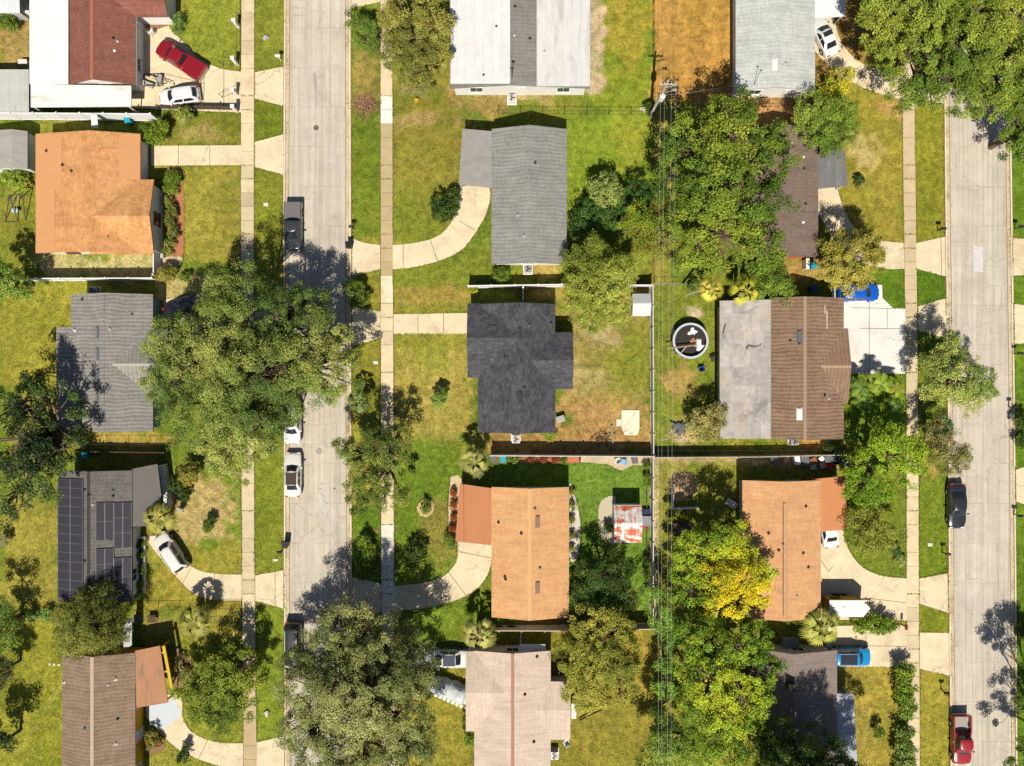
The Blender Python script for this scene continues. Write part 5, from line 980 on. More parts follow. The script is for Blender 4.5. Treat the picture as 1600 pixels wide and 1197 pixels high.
def litter():
    rng = np.random.RandomState(91); P = []
    for arr, s in ((AL, 1), (AR, -1), (BL, 1), (BR, -1)):
        for k in range(700): y = rng.uniform(-20, 1220); P.append((interp(arr, y) + s * abs(rng.normal()) * 4 + s * 2.5, y, .03))
        for c in range(26):
            y0 = rng.uniform(0, 1197)
            for k in range(40): P.append((interp(arr, y0) + s * (3 + abs(rng.normal()) * 2.5), y0 + rng.normal() * 8, .03))
    for c in range(46):
        x0, y0 = rng.uniform(0, 1600), rng.uniform(0, 1197)
        for k in range(45): P.append((x0 + rng.normal() * 14, y0 + rng.normal() * 14, .055))
    for x0, y0, r in ((520, 560, 40), (500, 640, 50), (640, 940, 40), (530, 900, 40), (700, 1025, 30), (1450, 150, 40), (1395, 140, 24), (650, 140, 30), (606, 700, 30), (606, 880, 30), (1470, 620, 30), (1500, 740, 30), (345, 1150, 30), (390, 960, 30)):
        for k in range(160): P.append((x0 + rng.normal() * r * .6, y0 + rng.normal() * r * .6, .055))
    P = np.array(P); n = len(P); Q = np.stack([(P[:, 0] - 800) / PX, (598.5 - P[:, 1]) / PX, P[:, 2] + rng.uniform(0, .015, n)], -1); N_ = rng.normal(size=(n, 3)) * .25 + np.array([0, 0, 1]); N_ /= np.linalg.norm(N_, axis=1, keepdims=True)
    pal = np.array([A(176, 138, 84), A(150, 112, 70), A(190, 164, 92), A(150, 146, 76)]); leaf_ = leaf_mesh('fallen_leaves', Q, N_, rng.uniform(.05, .11, n), rng.uniform(.03, .07, n), pal[rng.randint(0, 4, n)] * rng.uniform(.7, 1.2, (n, 1)), rng, None, (0, 0, 0)); tag(leaf_, 'dry fallen leaves scattered along the kerbs and over the lawns', 'leaves', kind='stuff')
litter()
def shrub(label, lob, cols, seed, kind='bush', name='shrub', cat='shrub', group=None, leafk=.85, sq=.85, den=1.0):
    return tree(label, lob, kind, cols, seed, name=name, cat=cat, group=group, leafk=leafk, sq=sq, den=den, under=False, trunk_r=.05, parts=('stem', 'foliage'))
GRN, OLG, DKG = [(82, 108, 28), (128, 146, 46)], [(126, 124, 44), (164, 152, 62)], [(50, 70, 24), (84, 104, 36)]
shrub('pair-lobed round dark shrub beside the curved driveway of the grey house', [(694, 326, 21, 1.3), (708, 308, 12, 1.2)], DKG, 60, leafk=1.1)
shrub('dark green round shrub in the verge shaded by the oak, a white bag beside it', [(553, 450, 15, 1), (562, 462, 14, 1), (556, 470, 10, .8)], GRN, 61)
shrub('dark spiky shrub in the lawn left of the light orange house', [(650, 864, 15, 1.2)], DKG, 62, leafk=1.2); shrub('light yellowish shrub just below the dark spiky one near the curved drive', [(645, 888, 15, .8), (654, 880, 8, .7)], [(140, 156, 40), (180, 190, 66)], 63, leafk=1.1)
shrub('rounded shrub under the white fence end beside the orange house drive', [(240, 208, 18, 1.3), (252, 200, 13, 1.2)], [(92, 116, 28), (140, 156, 44)], 64)
shrub('squared dark hedge block nearest the orange house driveway', [(265, 276, 9, .6), (273, 276, 9, .6), (262, 283, 8, .6), (273, 285, 8, .6)], [(88, 112, 28), (116, 134, 38)], 65, cat='hedge'); shrub('squared small hedge block below the first one in front of the orange house', [(262, 295, 8, .5), (270, 296, 7, .5)], [(104, 124, 30), (128, 144, 40)], 66, cat='hedge')
shrub('ragged flower bed shrubs running along the shuttered orange house front', [(263, 315, 8, .5), (268, 330, 9, .5), (264, 346, 9, .6), (270, 362, 9, .5), (266, 378, 8, .4), (262, 392, 7, .4)], [(84, 96, 34), (128, 132, 54), (150, 150, 70)], 67, cat='shrub row')
shrub('yellowish round shrub at the end of the white fence', [(257, 428, 13, 1.0), (265, 424, 9, .9)], OLG, 68); shrub('low green shrub to the right of the yellowish one at the fence end', [(290, 432, 8, .5)], GRN, 69)
shrub('small bushy conifer alone on the dry lawn', [(326, 822, 9, .9), (330, 812, 5, .8)], [(70, 96, 28), (110, 132, 44)], 70); shrub('pale olive shrub between the carport wall and the big oak', [(295, 742, 15, 1.4), (303, 732, 10, 1.2), (286, 750, 10, 1)], OLG, 71)
shrub('dark shrub in shade against the low white carport wall', [(278, 758, 13, 1), (284, 772, 12, .9)], DKG, 72); shrub('shrub in the verge beside the pavement above the bottom oak', [(570, 848, 12, .9), (576, 864, 12, .9), (563, 876, 12, .8), (574, 892, 16, .8)], GRN, 73)
shrub('long narrow leafy hedge beside the lower pavement of the second road', [(1414, 1050, 14, 1.2), (1416, 1070, 14, 1.3), (1415, 1090, 14, 1.2), (1416, 1110, 14, 1.2)], [(96, 124, 28), (140, 160, 44)], 74, cat='hedge', name='hedge', leafk=1.2)
shrub('pale leafy hedge reaching the bottom edge beside the pavement', [(1414, 1148, 13, 1.1), (1415, 1168, 15, 1.2), (1416, 1190, 15, 1.2), (1416, 1215, 15, 1.2)], [(100, 124, 48), (150, 166, 76)], 75, cat='hedge', name='hedge', leafk=1.2)
shrub('oval clipped hedge below the yellow cargo trailer', [(1345, 976, 12, .9), (1362, 976, 14, 1), (1380, 977, 13, .9), (1392, 977, 9, .7)], [(98, 126, 28), (140, 162, 46)], 76, cat='hedge', name='hedge', leafk=1.1)
shrub('small clipped cone shrub alone on the lawn by the tall hedge', [(1374, 1143, 9, .8)], GRN, 77); shrub('small yellow shrub with a dark neighbour at the white fence corner', [(738, 455, 7, .5)], [(150, 160, 40), (184, 184, 50)], 78); shrub('leafy shrub below the grey gable house front corner', [(785, 433, 13, .6), (778, 428, 9, .5)], GRN, 79)
shrub('young plant in the round pale bed on the front lawn', [(664, 795, 7, .4), (667, 786, 5, .5)], GRN, 80, den=.6); shrub('row of green shrubs along the dark fence under the light orange house', [(780, 972, 7, .5), (800, 972, 7, .5)], GRN, 81)
shrub('flowering shrub mass on the mulch beside the orange carport', [(708, 770, 5, .4), (709, 790, 6, .5), (710, 808, 5, .4), (708, 826, 6, .5)], [(176, 66, 34), (96, 92, 34), (196, 88, 40)], 82, cat='flower bed plants'); shrub('green shrub at the lower corner of the orange carport bed', [(703, 842, 9, .6), (708, 850, 8, .5)], GRN, 83)
shrub('red leaved plants in the mulch bed under the grey board fence', [(832, 718, 5, .4), (850, 718, 5, .4), (868, 718, 5, .35)], [(150, 60, 40), (120, 76, 40)], 84, cat='flower bed plants'); shrub('green plants at the left end of the red mulch bed', [(790, 718, 5, .4), (803, 719, 5, .4), (880, 718, 5, .3)], GRN, 85, cat='flower bed plants')
shrub('leafy plants filling the long white planter wall', [(219, 850, 6, .6), (221, 868, 6, .6), (220, 890, 6, .6), (219, 912, 7, .6)], GRN, 86, cat='planter plants'); shrub('bright green plant at the foot of the white planter wall', [(216, 929, 7, .5)], [(110, 146, 50), (150, 176, 76)], 87)
shrub('bushy plants in the round mulch bed by the copper carport', [(280, 1040, 9, .5), (290, 1052, 8, .5), (284, 1028, 6, .4)], [(120, 122, 60), (160, 150, 84)], 88, den=.7); shrub('red flowered shrub beside the pale blue drive pad', [(236, 1150, 10, .7), (246, 1160, 8, .5), (232, 1166, 6, .4)], [(90, 110, 34), (140, 150, 54), (170, 90, 60)], 89)
shrub('shrub at the wire fence beside the twiggy dark tree', [(70, 960, 8, .7), (52, 962, 7, .5)], [(100, 150, 70), (140, 180, 96)], 90); shrub('pale leafy shrub beside the small weathered shed', [(24, 282, 16, 1.2), (12, 272, 10, 1), (34, 274, 9, .9)], [(130, 150, 46), (166, 180, 70)], 91)
shrub('dark rounded shrub beside the pale pebble bed', [(950, 824, 7, .6)], DKG, 92); shrub('row of low plants along the side path of the light orange house', [(893, 770, 4, .4), (896, 790, 5, .5), (892, 812, 5, .4), (893, 836, 5, .4), (892, 858, 5, .4)], [(96, 110, 36), (150, 150, 60)], 93, den=.8)
shrub('shrub strip along the inside of the white fence by the rusty shed', [(1011, 728, 5, .5), (1011, 745, 5, .5), (1012, 756, 5, .4), (1011, 876, 6, .5), (1011, 890, 5, .5)], GRN, 94); shrub('small shrub at the bottom beside the curved concrete drive', [(286, 1183, 9, .9), (290, 1172, 6, .8)], DKG, 95)
shrub('dark shrub in the shade beside the pale tan roof', [(734, 1155, 9, .9), (730, 1140, 7, .8), (728, 1125, 6, .7)], GRN, 96); shrub('bush between the white bins and the twin palms along the yard fence', [(1085, 447, 8, .6)], GRN, 97); shrub('shrub under the dirt yard fence beside the dark roof', [(860, 680, 8, .5), (850, 676, 6, .4)], [(130, 150, 46), (160, 170, 60)], 98)
shrub('dark bush at the right edge beside the verge of the second road', [(1600, 660, 12, 1.2), (1600, 690, 10, 1)], DKG, 99); shrub('small dark bush at the right edge beside a white lid near the road', [(1602, 985, 13, 1.3)], DKG, 100)
shrub('row of shrubs along the white house and dark undergrowth by the brown shingle roof', [(1295, 700, 9, .7), (1310, 705, 10, .8)], DKG, 101); shrub('tall bright bush against the pole and wire fence', [(1016, 168, 9, .8)], DKG, 102)
shrub('green bush under the bottom right wires', [(1230, 968, 7, .5), (1245, 970, 6, .4)], GRN, 103); shrub('small bush beside the concrete yard and red house porch', [(279, 32, 9, .7), (276, 46, 6, .5)], [(96, 120, 40), (130, 160, 80)], 104)
shrub('bush in the corner behind the small top left shed', [(8, 32, 12, 1), (20, 38, 8, .8)], GRN, 105)

def palm(label, px, py, r, h, cols, seed, fan=True, n=26, name='palm_tree', cat='palm', group=None, droop=.5):
    """fan palm (each frond a pleated fan on a stalk) or feather palm (leaflets on both sides of a rib)"""
    rng = np.random.RandomState(seed); p = G(px, py, h); R = r / PX * (1 - h / HC); o = thing(name, label, cat, (p.x, p.y, 0), group=group); cols = np.array([A(*c, k=1.2) for c in cols]); n = int(n * .9) if fan else n
    V, F, C = [], [], []
    def tri(a, b, c, col):
        k = len(V); V.extend([a, b, c]); F.append((k, k + 1, k + 2)); C.extend([col] * 3)
    for i in range(n):
        az = 2.4 * i + rng.normal() * .3; el = 1.15 - 1.35 * (i / n) ** .8 + rng.normal() * .08; L = R * rng.uniform(.66, 1.1) * (.75 + .25 * i / n)
        d = np.array([math.cos(az), math.sin(az), 0]); s = np.array([-d[1], d[0], 0]); base = np.array([0, 0, h + .05])
        col = (cols[0] + (cols[-1] - cols[0]) * rng.rand()) * rng.uniform(.6, 1.25)
        def along(t): return base + d * L * t * (math.cos(max(-.3, el)) * .55 + .45) + np.array([0, 0, L * (t * math.sin(el) * .7 - droop * t * t * .75)])
        if fan:
            m = along(.42); w0 = .016 + .006 * R
            q = [base - s * w0, base + s * w0, m + s * w0, m - s * w0]; k = len(V); V.extend(q); F.append((k, k + 1, k + 2, k + 3)); C.extend([col * 1.1] * 4)
            K = 9; tipd = along(1.0) - m; LL = np.linalg.norm(tipd); td = tipd / LL; up = np.cross(td, s); 
            for j in range(K):
                a = (j / (K - 1) - .5) * 1.35; dirv = td * math.cos(a) + s * math.sin(a); ll = LL * (1.0 - .22 * abs(a)) * rng.uniform(.9, 1.08); tip = m + dirv * ll - np.array([0, 0, .16 * ll * rng.uniform(.5, 1.4)])
                pw = np.cross(dirv, up) * LL * .055; mid = m + dirv * ll * .55 + up * .02; cc = col * rng.uniform(.85, 1.15); tri(m, mid + pw, mid - pw, cc); tri(mid + pw, tip, mid - pw, cc)
        else:
            S = 13; pr = [along(t) for t in np.linspace(0, 1, S)]
            for j in range(S - 1):
                k = len(V); w0 = .02 * (1 - j / S); V.extend([pr[j] - s * w0, pr[j] + s * w0, pr[j + 1] + s * w0, pr[j + 1] - s * w0]); F.append((k, k + 1, k + 2, k + 3)); C.extend([col * 1.1] * 4)
                if j == 0: continue
                for u in (-1, 1):
                    for e in (0, .5):
                        q = pr[j] * (1 - e) + pr[j + 1] * e; t = (j + e) / S; ll = R * .34 * math.sin(math.pi * min(1, t * .86 + .12)); tip = q + s * u * ll * .86 + d * ll * .55 - np.array([0, 0, ll * rng.uniform(.1, .4)]); w1 = d * R * .024; tri(q - w1, q + w1, tip, col * rng.uniform(.85, 1.15))
    me = bpy.data.meshes.new('crown'); me.from_pydata([tuple(v) for v in V], [], F); at = me.color_attributes.new('tint', 'FLOAT_COLOR', 'POINT'); at.data.foreach_set('color', np.concatenate([np.clip(np.array(C), 0, .8), np.ones((len(C), 1))], 1).ravel().astype(np.float32)); me.materials.append(LEAF)
    c = bpy.data.objects.new('crown', me); COL.objects.link(c); c.parent = o
    m = MB(); rr = max(.06, .09 * R); prof = [(0, -.05), (rr * 1.25, -.05)] + [(rr * (1.05 if k % 2 else .92), h * k / 14) for k in range(1, 14)] + [(rr * 1.2, h - .08), (rr * .5, h + .1), (0, h + .12)]; m.lathe(prof, (0, 0, 0), 10); m.build('trunk', PALE_BARK, o, local=True); return o
SAB, SABY = [(112, 120, 66), (172, 168, 96)], [(176, 168, 60), (226, 206, 84)]
palm('fan palm with yellow lower fronds beside the white station wagon', 246, 810, 32, 3.4, [(120, 128, 50), (190, 178, 84)], 201, n=34)
palm('fan palm over the mulch at the light orange house corner', 741, 722, 32, 3.6, [(126, 130, 66), (184, 174, 92)], 202, n=34); palm('fan palm between the white sedan and the tan board fence', 748, 993, 32, 3.4, [(134, 136, 60), (196, 188, 100)], 203, n=32)
palm('dense grey green fan palm beside the bottom left lawn fence', 303, 971, 34, 3.2, [(108, 116, 44), (178, 172, 80)], 204, n=40); palm('fan palm beside the cargo trailer and the grey brown roof', 1286, 981, 38, 3.6, [(130, 138, 48), (196, 190, 88)], 205, n=36)
palm('grey green fan palm in the verge right of the first road', 559, 627, 25, 3, [(88, 108, 52), (140, 152, 84)], 206, n=30); palm('young feather palm on the dry lawn of the dark roofed house', 687, 625, 19, 1.6, [(84, 110, 34), (140, 160, 56)], 207, fan=False, n=14)
palm('left one of the two yellow green palms by the patched flat roof', 1113, 452, 27, 4.6, SABY, 208, n=22); palm('right one of the two yellow green palms by the patched flat roof', 1168, 455, 30, 4.6, [(160, 166, 56), (220, 206, 70)], 209, n=24)
palm('fan palm in front of the white fence end by the white hatchback', 283, 178, 20, 1.8, [(112, 124, 50), (168, 168, 70)], 210, n=26)
palm('dark rosette cycad on the brown roofed house lawn', 1344, 282, 12, .7, [(46, 66, 26), (76, 92, 36)], 211, fan=False, n=16, name='cycad', cat='cycad'); palm('dark rosette cycad on the lawn beside the lower pavement', 1401, 862, 12, .7, [(50, 72, 30), (84, 104, 40)], 212, fan=False, n=18, name='cycad', cat='cycad'); palm('lighter rosette cycad just below the dark one by the pavement', 1408, 876, 12, .5, [(120, 132, 50), (160, 164, 74)], 213, fan=False, n=16, name='cycad', cat='cycad')
for i, (x, y, r, h_, c, lb) in enumerate(((1345, 605, 22, 2.4, [(88, 122, 40), (136, 160, 60)], 'leftmost feather palm of the clump below the white driveway'), (1376, 600, 24, 2.8, [(104, 134, 40), (160, 176, 60)], 'middle feather palm of the clump below the white driveway, nearest the concrete'), (1400, 606, 18, 2.2, [(120, 140, 40), (186, 186, 60)], 'rightmost yellowish feather palm of the clump by the pavement'), (1352, 628, 20, 2, [(84, 118, 36), (130, 156, 56)], 'feather palm at the back of the clump beside the leafy tree'), (1398, 630, 17, 1.8, [(66, 92, 30), (110, 132, 48)], 'small dark feather palm of the clump next to the pavement'))):
    palm(lb, x, y, r, h_, c, 220 + i, fan=False, n=15, group='feather palms below the white driveway', droop=.6)
palm('spiky plant at the left edge beside the dry lawn', 4, 845, 14, 1, [(110, 112, 66), (160, 150, 96)], 230, fan=False, n=14, name='spiky_plant', cat='plant')
palm('big dark green palm behind the sparse brownish verge tree', 1474, 668, 22, 3.8, [(60, 100, 60), (100, 140, 80)], 231, fan=False, n=16)
palm('small green palm in the open tree shade by the pavement', 690, 612, 13, 1.2, [(50, 74, 26), (84, 106, 40)], 232, fan=False, n=12)
# ------------------------------------------------------------ cars
def carpaint(name, c, metal=.0, rough=.28): return paint(name, c, rough, .03, 1, metal=metal, spec=.5, coat=.7)
P_MAROON, P_WHITE, P_SILVER, P_BLACK = carpaint('maroon_car_paint', A(150, 24, 34)), carpaint('white_car_paint', A(244, 242, 236)), carpaint('silver_car_paint', A(214, 210, 200), .2), carpaint('black_car_paint', (.016, .017, .02))
P_DARK, P_BLUE, P_SKY, P_RED, P_PEARL = carpaint('dark_grey_car_paint', (.03, .032, .036)), carpaint('blue_car_paint', A(14, 96, 200)), carpaint('bright_blue_car_paint', A(24, 150, 214)), carpaint('red_truck_paint', A(166, 36, 44)), carpaint('pearl_car_paint', A(238, 234, 222))
ROOFGLASS = glassy('roof_glass', (.02, .022, .028), .1); PLASTIC = paint('black_trim', (.02, .02, .02), .6, .1)
def car(label, px, py, ang, L, W, Ht, kind, mat, name='parked_car', cat='car', topmat=None, sun=None, bed=None, group=None):
    p = G(px, py, .9); o = thing(name, label, cat, (p.x, p.y, 0), math.radians(ang), group); hw = W / 2
    # profile along the car: fraction of half length (front = +1) -> top height
    T = {'sedan': ([-1, -.96, -.9, -.74, -.6, -.3, 0, .3, .42, .7, .9, .97, 1], [.62, .84, .93, .98, .98, .95, .93, .93, .94, .86, .76, .64, .5], (.44, .14, -.40, -.70)),
         'hatch': ([-1, -.96, -.9, -.74, -.6, -.3, 0, .3, .46, .7, .9, .97, 1], [.66, .9, .98, 1.0, 1.0, .98, .96, .96, .98, .9, .8, .68, .52], (.50, .18, -.72, -.93)),
         'suv': ([-1, -.97, -.92, -.74, -.6, -.3, 0, .3, .48, .7, .9, .97, 1], [.72, 1.0, 1.08, 1.1, 1.1, 1.08, 1.06, 1.06, 1.08, 1.03, .95, .78, .56], (.52, .26, -.80, -.94)),
         'pickup': ([-.30, -.29, -.2, -.1, 0, .2, .3, .4, .5, .7, .9, .97, 1], [1.08, 1.1, 1.1, 1.1, 1.1, 1.1, 1.1, 1.1, 1.1, 1.06, .98, .8, .58], (.50, .24, -.16, -.24))}[kind]
    ss, zz, (wf, rf, rr, wr) = T; ss = np.array(ss); hl = L / 2
    wid = lambda s: hw * (1 - .20 * max(0, (abs(s) - .62) / .38) ** 2.6 * (1.15 if s > 0 else (.75 if kind != 'pickup' else .3)))
    mb = MB(); rings = []
    ds = np.unique(np.concatenate([ss, np.linspace(ss[0], ss[-1], 15)]))
    for s in ds:
        z = float(np.interp(s, ss, zz)); h = wid(s); lo = .24 if abs(s) < .93 else .34
        half = [(0, z + .03), (.5 * h, z + .02), (.82 * h, z - .01), (.95 * h, z - .07), (h, z * .74), (h * .985, .45), (h * .93, lo)]
        rings.append([(s * hl, y, q) for y, q in half] + [(s * hl, -y, q) for y, q in half[:0:-1]])
    mb.loft(rings)
    zb = float(np.interp((wf + wr) / 2, ss, zz)) - .03
    def ring(f, r, h, z, dome=0.0): return [Vector(p_) for p_ in ((f * hl + .10, 0, z + dome), (f * hl, h * .8, z), (f * hl - .22, h, z), ((f + r) / 2 * hl, h * 1.03, z + dome * .5), (r * hl + .14, h, z), (r * hl, h * .82, z), (r * hl - .05, 0, z + dome), (r * hl, -h * .82, z), (r * hl + .14, -h, z), ((f + r) / 2 * hl, -h * 1.03, z + dome * .5), (f * hl - .22, -h, z), (f * hl, -h * .8, z))]
    A0 = ring(wf, wr, hw * .90, zb); A1 = ring(rf, rr, hw * .70, Ht - .05, .02); A2 = ring(rf - .03, rr + .03, hw * .62, Ht - .01, .015); A3 = ring(rf - .12, rr + .12, hw * .3, Ht + .015, .0)
    mb.loft([A0, A1, A2, A3]); mb.build('body', mat, o, local=True, smooth=38)
    def pane(nm, idx, v0=.10, v1=.93, u0=.06, u1=.94, m=CARGLASS, out=.012):
        lo = [A0[i] for i in idx]; hi = [A1[i] for i in idx]; vs = []; k = len(idx)
        L0 = [l.lerp(h_, v0) for l, h_ in zip(lo, hi)]; L1 = [l.lerp(h_, v1) for l, h_ in zip(lo, hi)]
        for R_ in (L0, L1): a0, a1 = R_[0].copy(), R_[-1].copy(); R_[0] = R_[0].lerp(R_[1], u0 * 2 if k > 2 else u0); R_[-1] = a1.lerp(R_[-2] if k > 2 else a0, (1 - u1) * 2 if k > 2 else 1 - u1)
        n = (lo[-1] - lo[0]).cross(hi[0] - lo[0]).normalized(); c0 = sum(lo, Vector()) / k
        if n.dot(Vector((c0.x - (wf + wr) / 2 * hl, c0.y, .4))) < 0: n = -n
        q = MB(); q.add([v + n * out for v in L0 + L1], [(i, i + 1, k + i + 1, k + i) for i in range(k - 1)]); q.add([v - n * .01 for v in L0 + L1], [(i, k + i, k + i + 1, i + 1) for i in range(k - 1)]); return q.build(nm, m, o, local=True)
    pane('windshield', [11, 0, 1], .06, .94, .04, .96); pane('rear_window', [5, 6, 7], .14, .9, .06, .94)
    for a, b in ((2, 3), (3, 4)): pane('side_window', [a, b], .12, .88)
    for a, b in ((10, 9), (9, 8)): pane('side_window', [a, b], .12, .88)
    if sun:
        x0, x1, k = sun; q = MB(); q.box(((x0 + x1) / 2 * hl, 0, Ht + .012), (abs(x1 - x0) * hl, hw * k, .022)); q.build('sunroof', ROOFGLASS if topmat is None else topmat, o, local=True, bevel=.008)
    for sx in ((.62, -.60) if kind != 'pickup' else (.64, -.60)):
        for sy in (-1, 1):
            r = .34 if kind in ('sedan', 'hatch') else .38; c = Vector((sx * hl, sy * (hw - .10), r)); q = MB(); n = 24; pr = [(-.11, r * .62), (-.11, r * .93), (-.075, r), (.075, r), (.11, r * .93), (.11, r * .62)]
            q.loft([[(c.x + rad * math.cos(2 * math.pi * i / n), c.y + y, c.z + rad * math.sin(2 * math.pi * i / n)) for i in range(n)] for y, rad in pr], False); ty = q.build('wheel', RUBBER, o, local=True, smooth=40)
            q = MB(); q.tube((c.x, c.y - .09, c.z), (c.x, c.y + .09, c.z), r * .63, n=20)
            for k in range(5): a = k * 1.2566; q.bar((c.x, c.y + sy * .095, c.z), (c.x + r * .58 * math.cos(a), c.y + sy * .095, c.z + r * .58 * math.sin(a)), .06, .03)
            q.build('rim', STEEL, ty, local=True)
            q = MB(); q.loft([[(c.x + (r + .07) * math.cos(math.pi * i / 10), sy * (wid(sx) + y), c.z + (r + .07) * math.sin(math.pi * i / 10)) for i in range(11)] + [(c.x - (r + .01) * math.cos(math.pi * i / 10), sy * (wid(sx) + y), c.z + (r + .01) * math.sin(math.pi * i / 10)) for i in range(11)] for y in (-.06, .012)]); q.build('wheel_arch', PLASTIC, o, local=True)
    zf = float(np.interp(.95, ss, zz))
    for sy in (-1, 1):
        q = MB(); q.box((.955 * hl, sy * wid(.955) * .74, zf - .06), (.16, hw * .36, .12)); q.build('headlight', LAMP, o, local=True, bevel=.03)
        q = MB(); q.box((wf * hl - .28, sy * (hw + .09), zb + .12), (.13, .2, .15)); q.box((wf * hl - .26, sy * (hw - .03), zb + .07), (.06, .16, .05)); q.build('mirror', mat, o, local=True, bevel=.02)
        if kind != 'pickup': q = MB(); q.box((-.955 * hl, sy * wid(-.955) * .76, zz[2] - .10), (.14, hw * .32, .14)); q.build('taillight', REDLAMP, o, local=True, bevel=.02)
        for x in (.06, -.30) if kind != 'pickup' else (.06,): q = MB(); q.box((x * hl, sy * (hw + .012), zb - .14), (.2, .03, .03)); q.build('door_handle', CHROME if mat is not P_BLACK else PLASTIC, o, local=True)
        q = MB(); q.bar((wf * hl + .05, sy * .1 + .1, zb + .055), (wf * hl - .32, sy * .28 + .15, zb + .27), .02, .015); q.build('wiper', PLASTIC, o, local=True)
    q = MB(); q.box((.985 * hl, 0, .52), (.1, hw * 1.0, .18)); q.build('grille', PLASTIC, o, local=True, bevel=.02)
    q = MB(); q.box((.96 * hl, 0, .36), (.14, hw * 1.62, .2)); q.box((-.97 * hl, 0, .44), (.12, hw * 1.7, .2)); q.build('bumper', mat if kind != 'pickup' else CHROME, o, local=True, bevel=.05)
    if kind == 'suv':
        for sy in (-1, 1): q = MB(); q.bar((rf * hl - .2, sy * hw * .64, Ht + .03), (rr * hl + .2, sy * hw * .64, Ht + .03), .04, .04); q.build('roof_rail', CHROME, o, local=True)
    if kind == 'pickup':
        x0, x1 = -.975 * hl, -.305 * hl; xm = (x0 + x1) / 2; d = x1 - x0; q = MB()
        for sy in (-1, 1): q.box((xm, sy * (hw - .06), .72), (d, .12, .74))
        q.box((x1 - .03, 0, .72), (.06, W - .245, .72)); q.box((xm, 0, .50), (d - .07, W - .245, .2)); q.build('bed', mat, o, local=True, bevel=.03)
        q = MB(); q.box((x0 + .02, 0, .74), (.08, W - .25, .62)); q.build('tailgate', mat, o, local=True, bevel=.02)
        for sy in (-1, 1): q = MB(); q.box((x0 - .01, sy * (hw - .07), .86), (.06, .13, .36)); q.build('taillight', REDLAMP, o, local=True)
        if bed == 'open': q = MB(); q.box((xm, 0, .62), (d - .12, W - .28, .03)); [q.box((xm, (k - 3.5) * .2, .64), (d - .2, .05, .03)) for k in range(8)]; q.build('bed_liner', paint('bed_liner', A(176, 166, 154), .7, .15, 5), o, local=True)
        elif bed: q = MB(); q.box((xm, 0, 1.115), (d - .02, W - .12, .05)); [q.box((xm + (k - 2.5) * d / 6, 0, 1.145), (.05, W - .2, .03)) for k in range(6) if bed[1]]; q.build('tonneau_cover', bed[0], o, local=True, bevel=.012)
    return o
car('maroon pickup truck parked askew on the concrete yard', 281, 92, 147, 5.75, 1.95, 1.82, 'pickup', P_MAROON, 'pickup_truck', 'pickup truck', bed=(P_MAROON, False))
car('white hatchback on the concrete yard by the brown rail fence', 279, 149, 188, 4.35, 1.78, 1.5, 'hatch', P_WHITE)
car('dark grey pickup with a ribbed bed cover parked along the first road', 457.5, 354, -90, 5.35, 1.86, 1.8, 'pickup', P_DARK, 'pickup_truck', 'pickup truck', bed=(paint('ribbed_cover', A(120, 116, 112), .5, .08), True))
car('white car with roof glass half covered by the huge oak, along the first road', 456.5, 660, -90, 4.6, 1.82, 1.62, 'suv', P_WHITE, sun=(.2, -.2, 1.0))
car('silver white sedan with a dark roof parked along the first road', 457, 742, 90, 4.8, 1.85, 1.45, 'sedan', P_PEARL, sun=(.12, -.42, 1.24), topmat=paint('dark_roof_paint', A(84, 70, 62), .2, .05, coat=.5))
car('black wagon with roof rails parked on the first road at the bottom oak', 457, 1008, -90, 4.85, 1.88, 1.6, 'suv', P_BLACK)
car('cream white station wagon parked diagonally in front of the solar house', 266, 864, 124, 4.7, 1.84, 1.66, 'suv', P_PEARL)
car('black car mostly hidden under the huge oak beside the warm grey roof', 287, 480, 20, 4.6, 1.8, 1.46, 'sedan', P_BLACK)
car('white sedan with a dark roof nosing out beside the pale tan roof', 697, 1030, 180, 4.75, 1.84, 1.46, 'sedan', P_PEARL, sun=(.12, -.42, 1.24), topmat=paint('navy_roof_paint', A(64, 66, 86), .2, .05, coat=.5))
car('white sedan with black roof glass on the curved drive by the white carport', 1290, 55, 115, 4.5, 1.84, 1.45, 'sedan', P_WHITE, sun=(.1, -.14, 1.1))
car('deep blue car on the white driveway, half under the rounded olive tree', 1343, 457, 1, 4.45, 1.8, 1.5, 'hatch', P_BLUE)
car('black sedan parked along the second road facing down the picture', 1497, 791, -90, 4.85, 1.86, 1.45, 'sedan', P_BLACK)
car('red pickup with an open pale bed parked at the bottom of the second road', 1503.5, 1157, -90, 5.4, 1.92, 1.82, 'pickup', P_RED, 'pickup_truck', 'pickup truck', bed='open')
car('bright sky blue car beside the grey brown roof', 1330, 1027, 0, 4.35, 1.84, 1.62, 'suv', P_SKY, sun=(.16, -.66, 1.1))
car('white sedan backed half out of the coral carport', 1296, 824, 98, 4.5, 1.8, 1.45, 'sedan', P_WHITE)
# tarp covered boat on a trailer
p = G(699, 1079, .9); o = thing('covered_boat', 'boat or vehicle under a wrinkled grey white tarp beside the white sedan', 'covered boat', (p.x, p.y, 0), math.radians(160)); rng = np.random.RandomState(5); rings = []
for i, x in enumerate(np.linspace(-2.35, 2.35, 20)):
    f = 1 - max(0, (x - .8) / 1.75) ** 2 * .75 - .12 * max(0, (-x - 1.9) / .45); hgt = 1.35 - .22 * max(0, (x - .4)) ** 1.1 + .12 * math.sin(x * 4 + 1) * .5
    if x < -1.9: hgt -= .3
    rings.append([(x, 1.02 * f * math.cos(a) * (1 + .05 * rng.normal()), max(.16, hgt * max(0, math.sin(a)) ** .6 + .05 * rng.normal())) for a in np.linspace(0, math.pi, 13)])
MB().loft(rings).build('tarp', paint('grey_tarp', A(204, 208, 206), .6, .12, 2, A(150, 155, 156), .4), o, local=True, smooth=30)
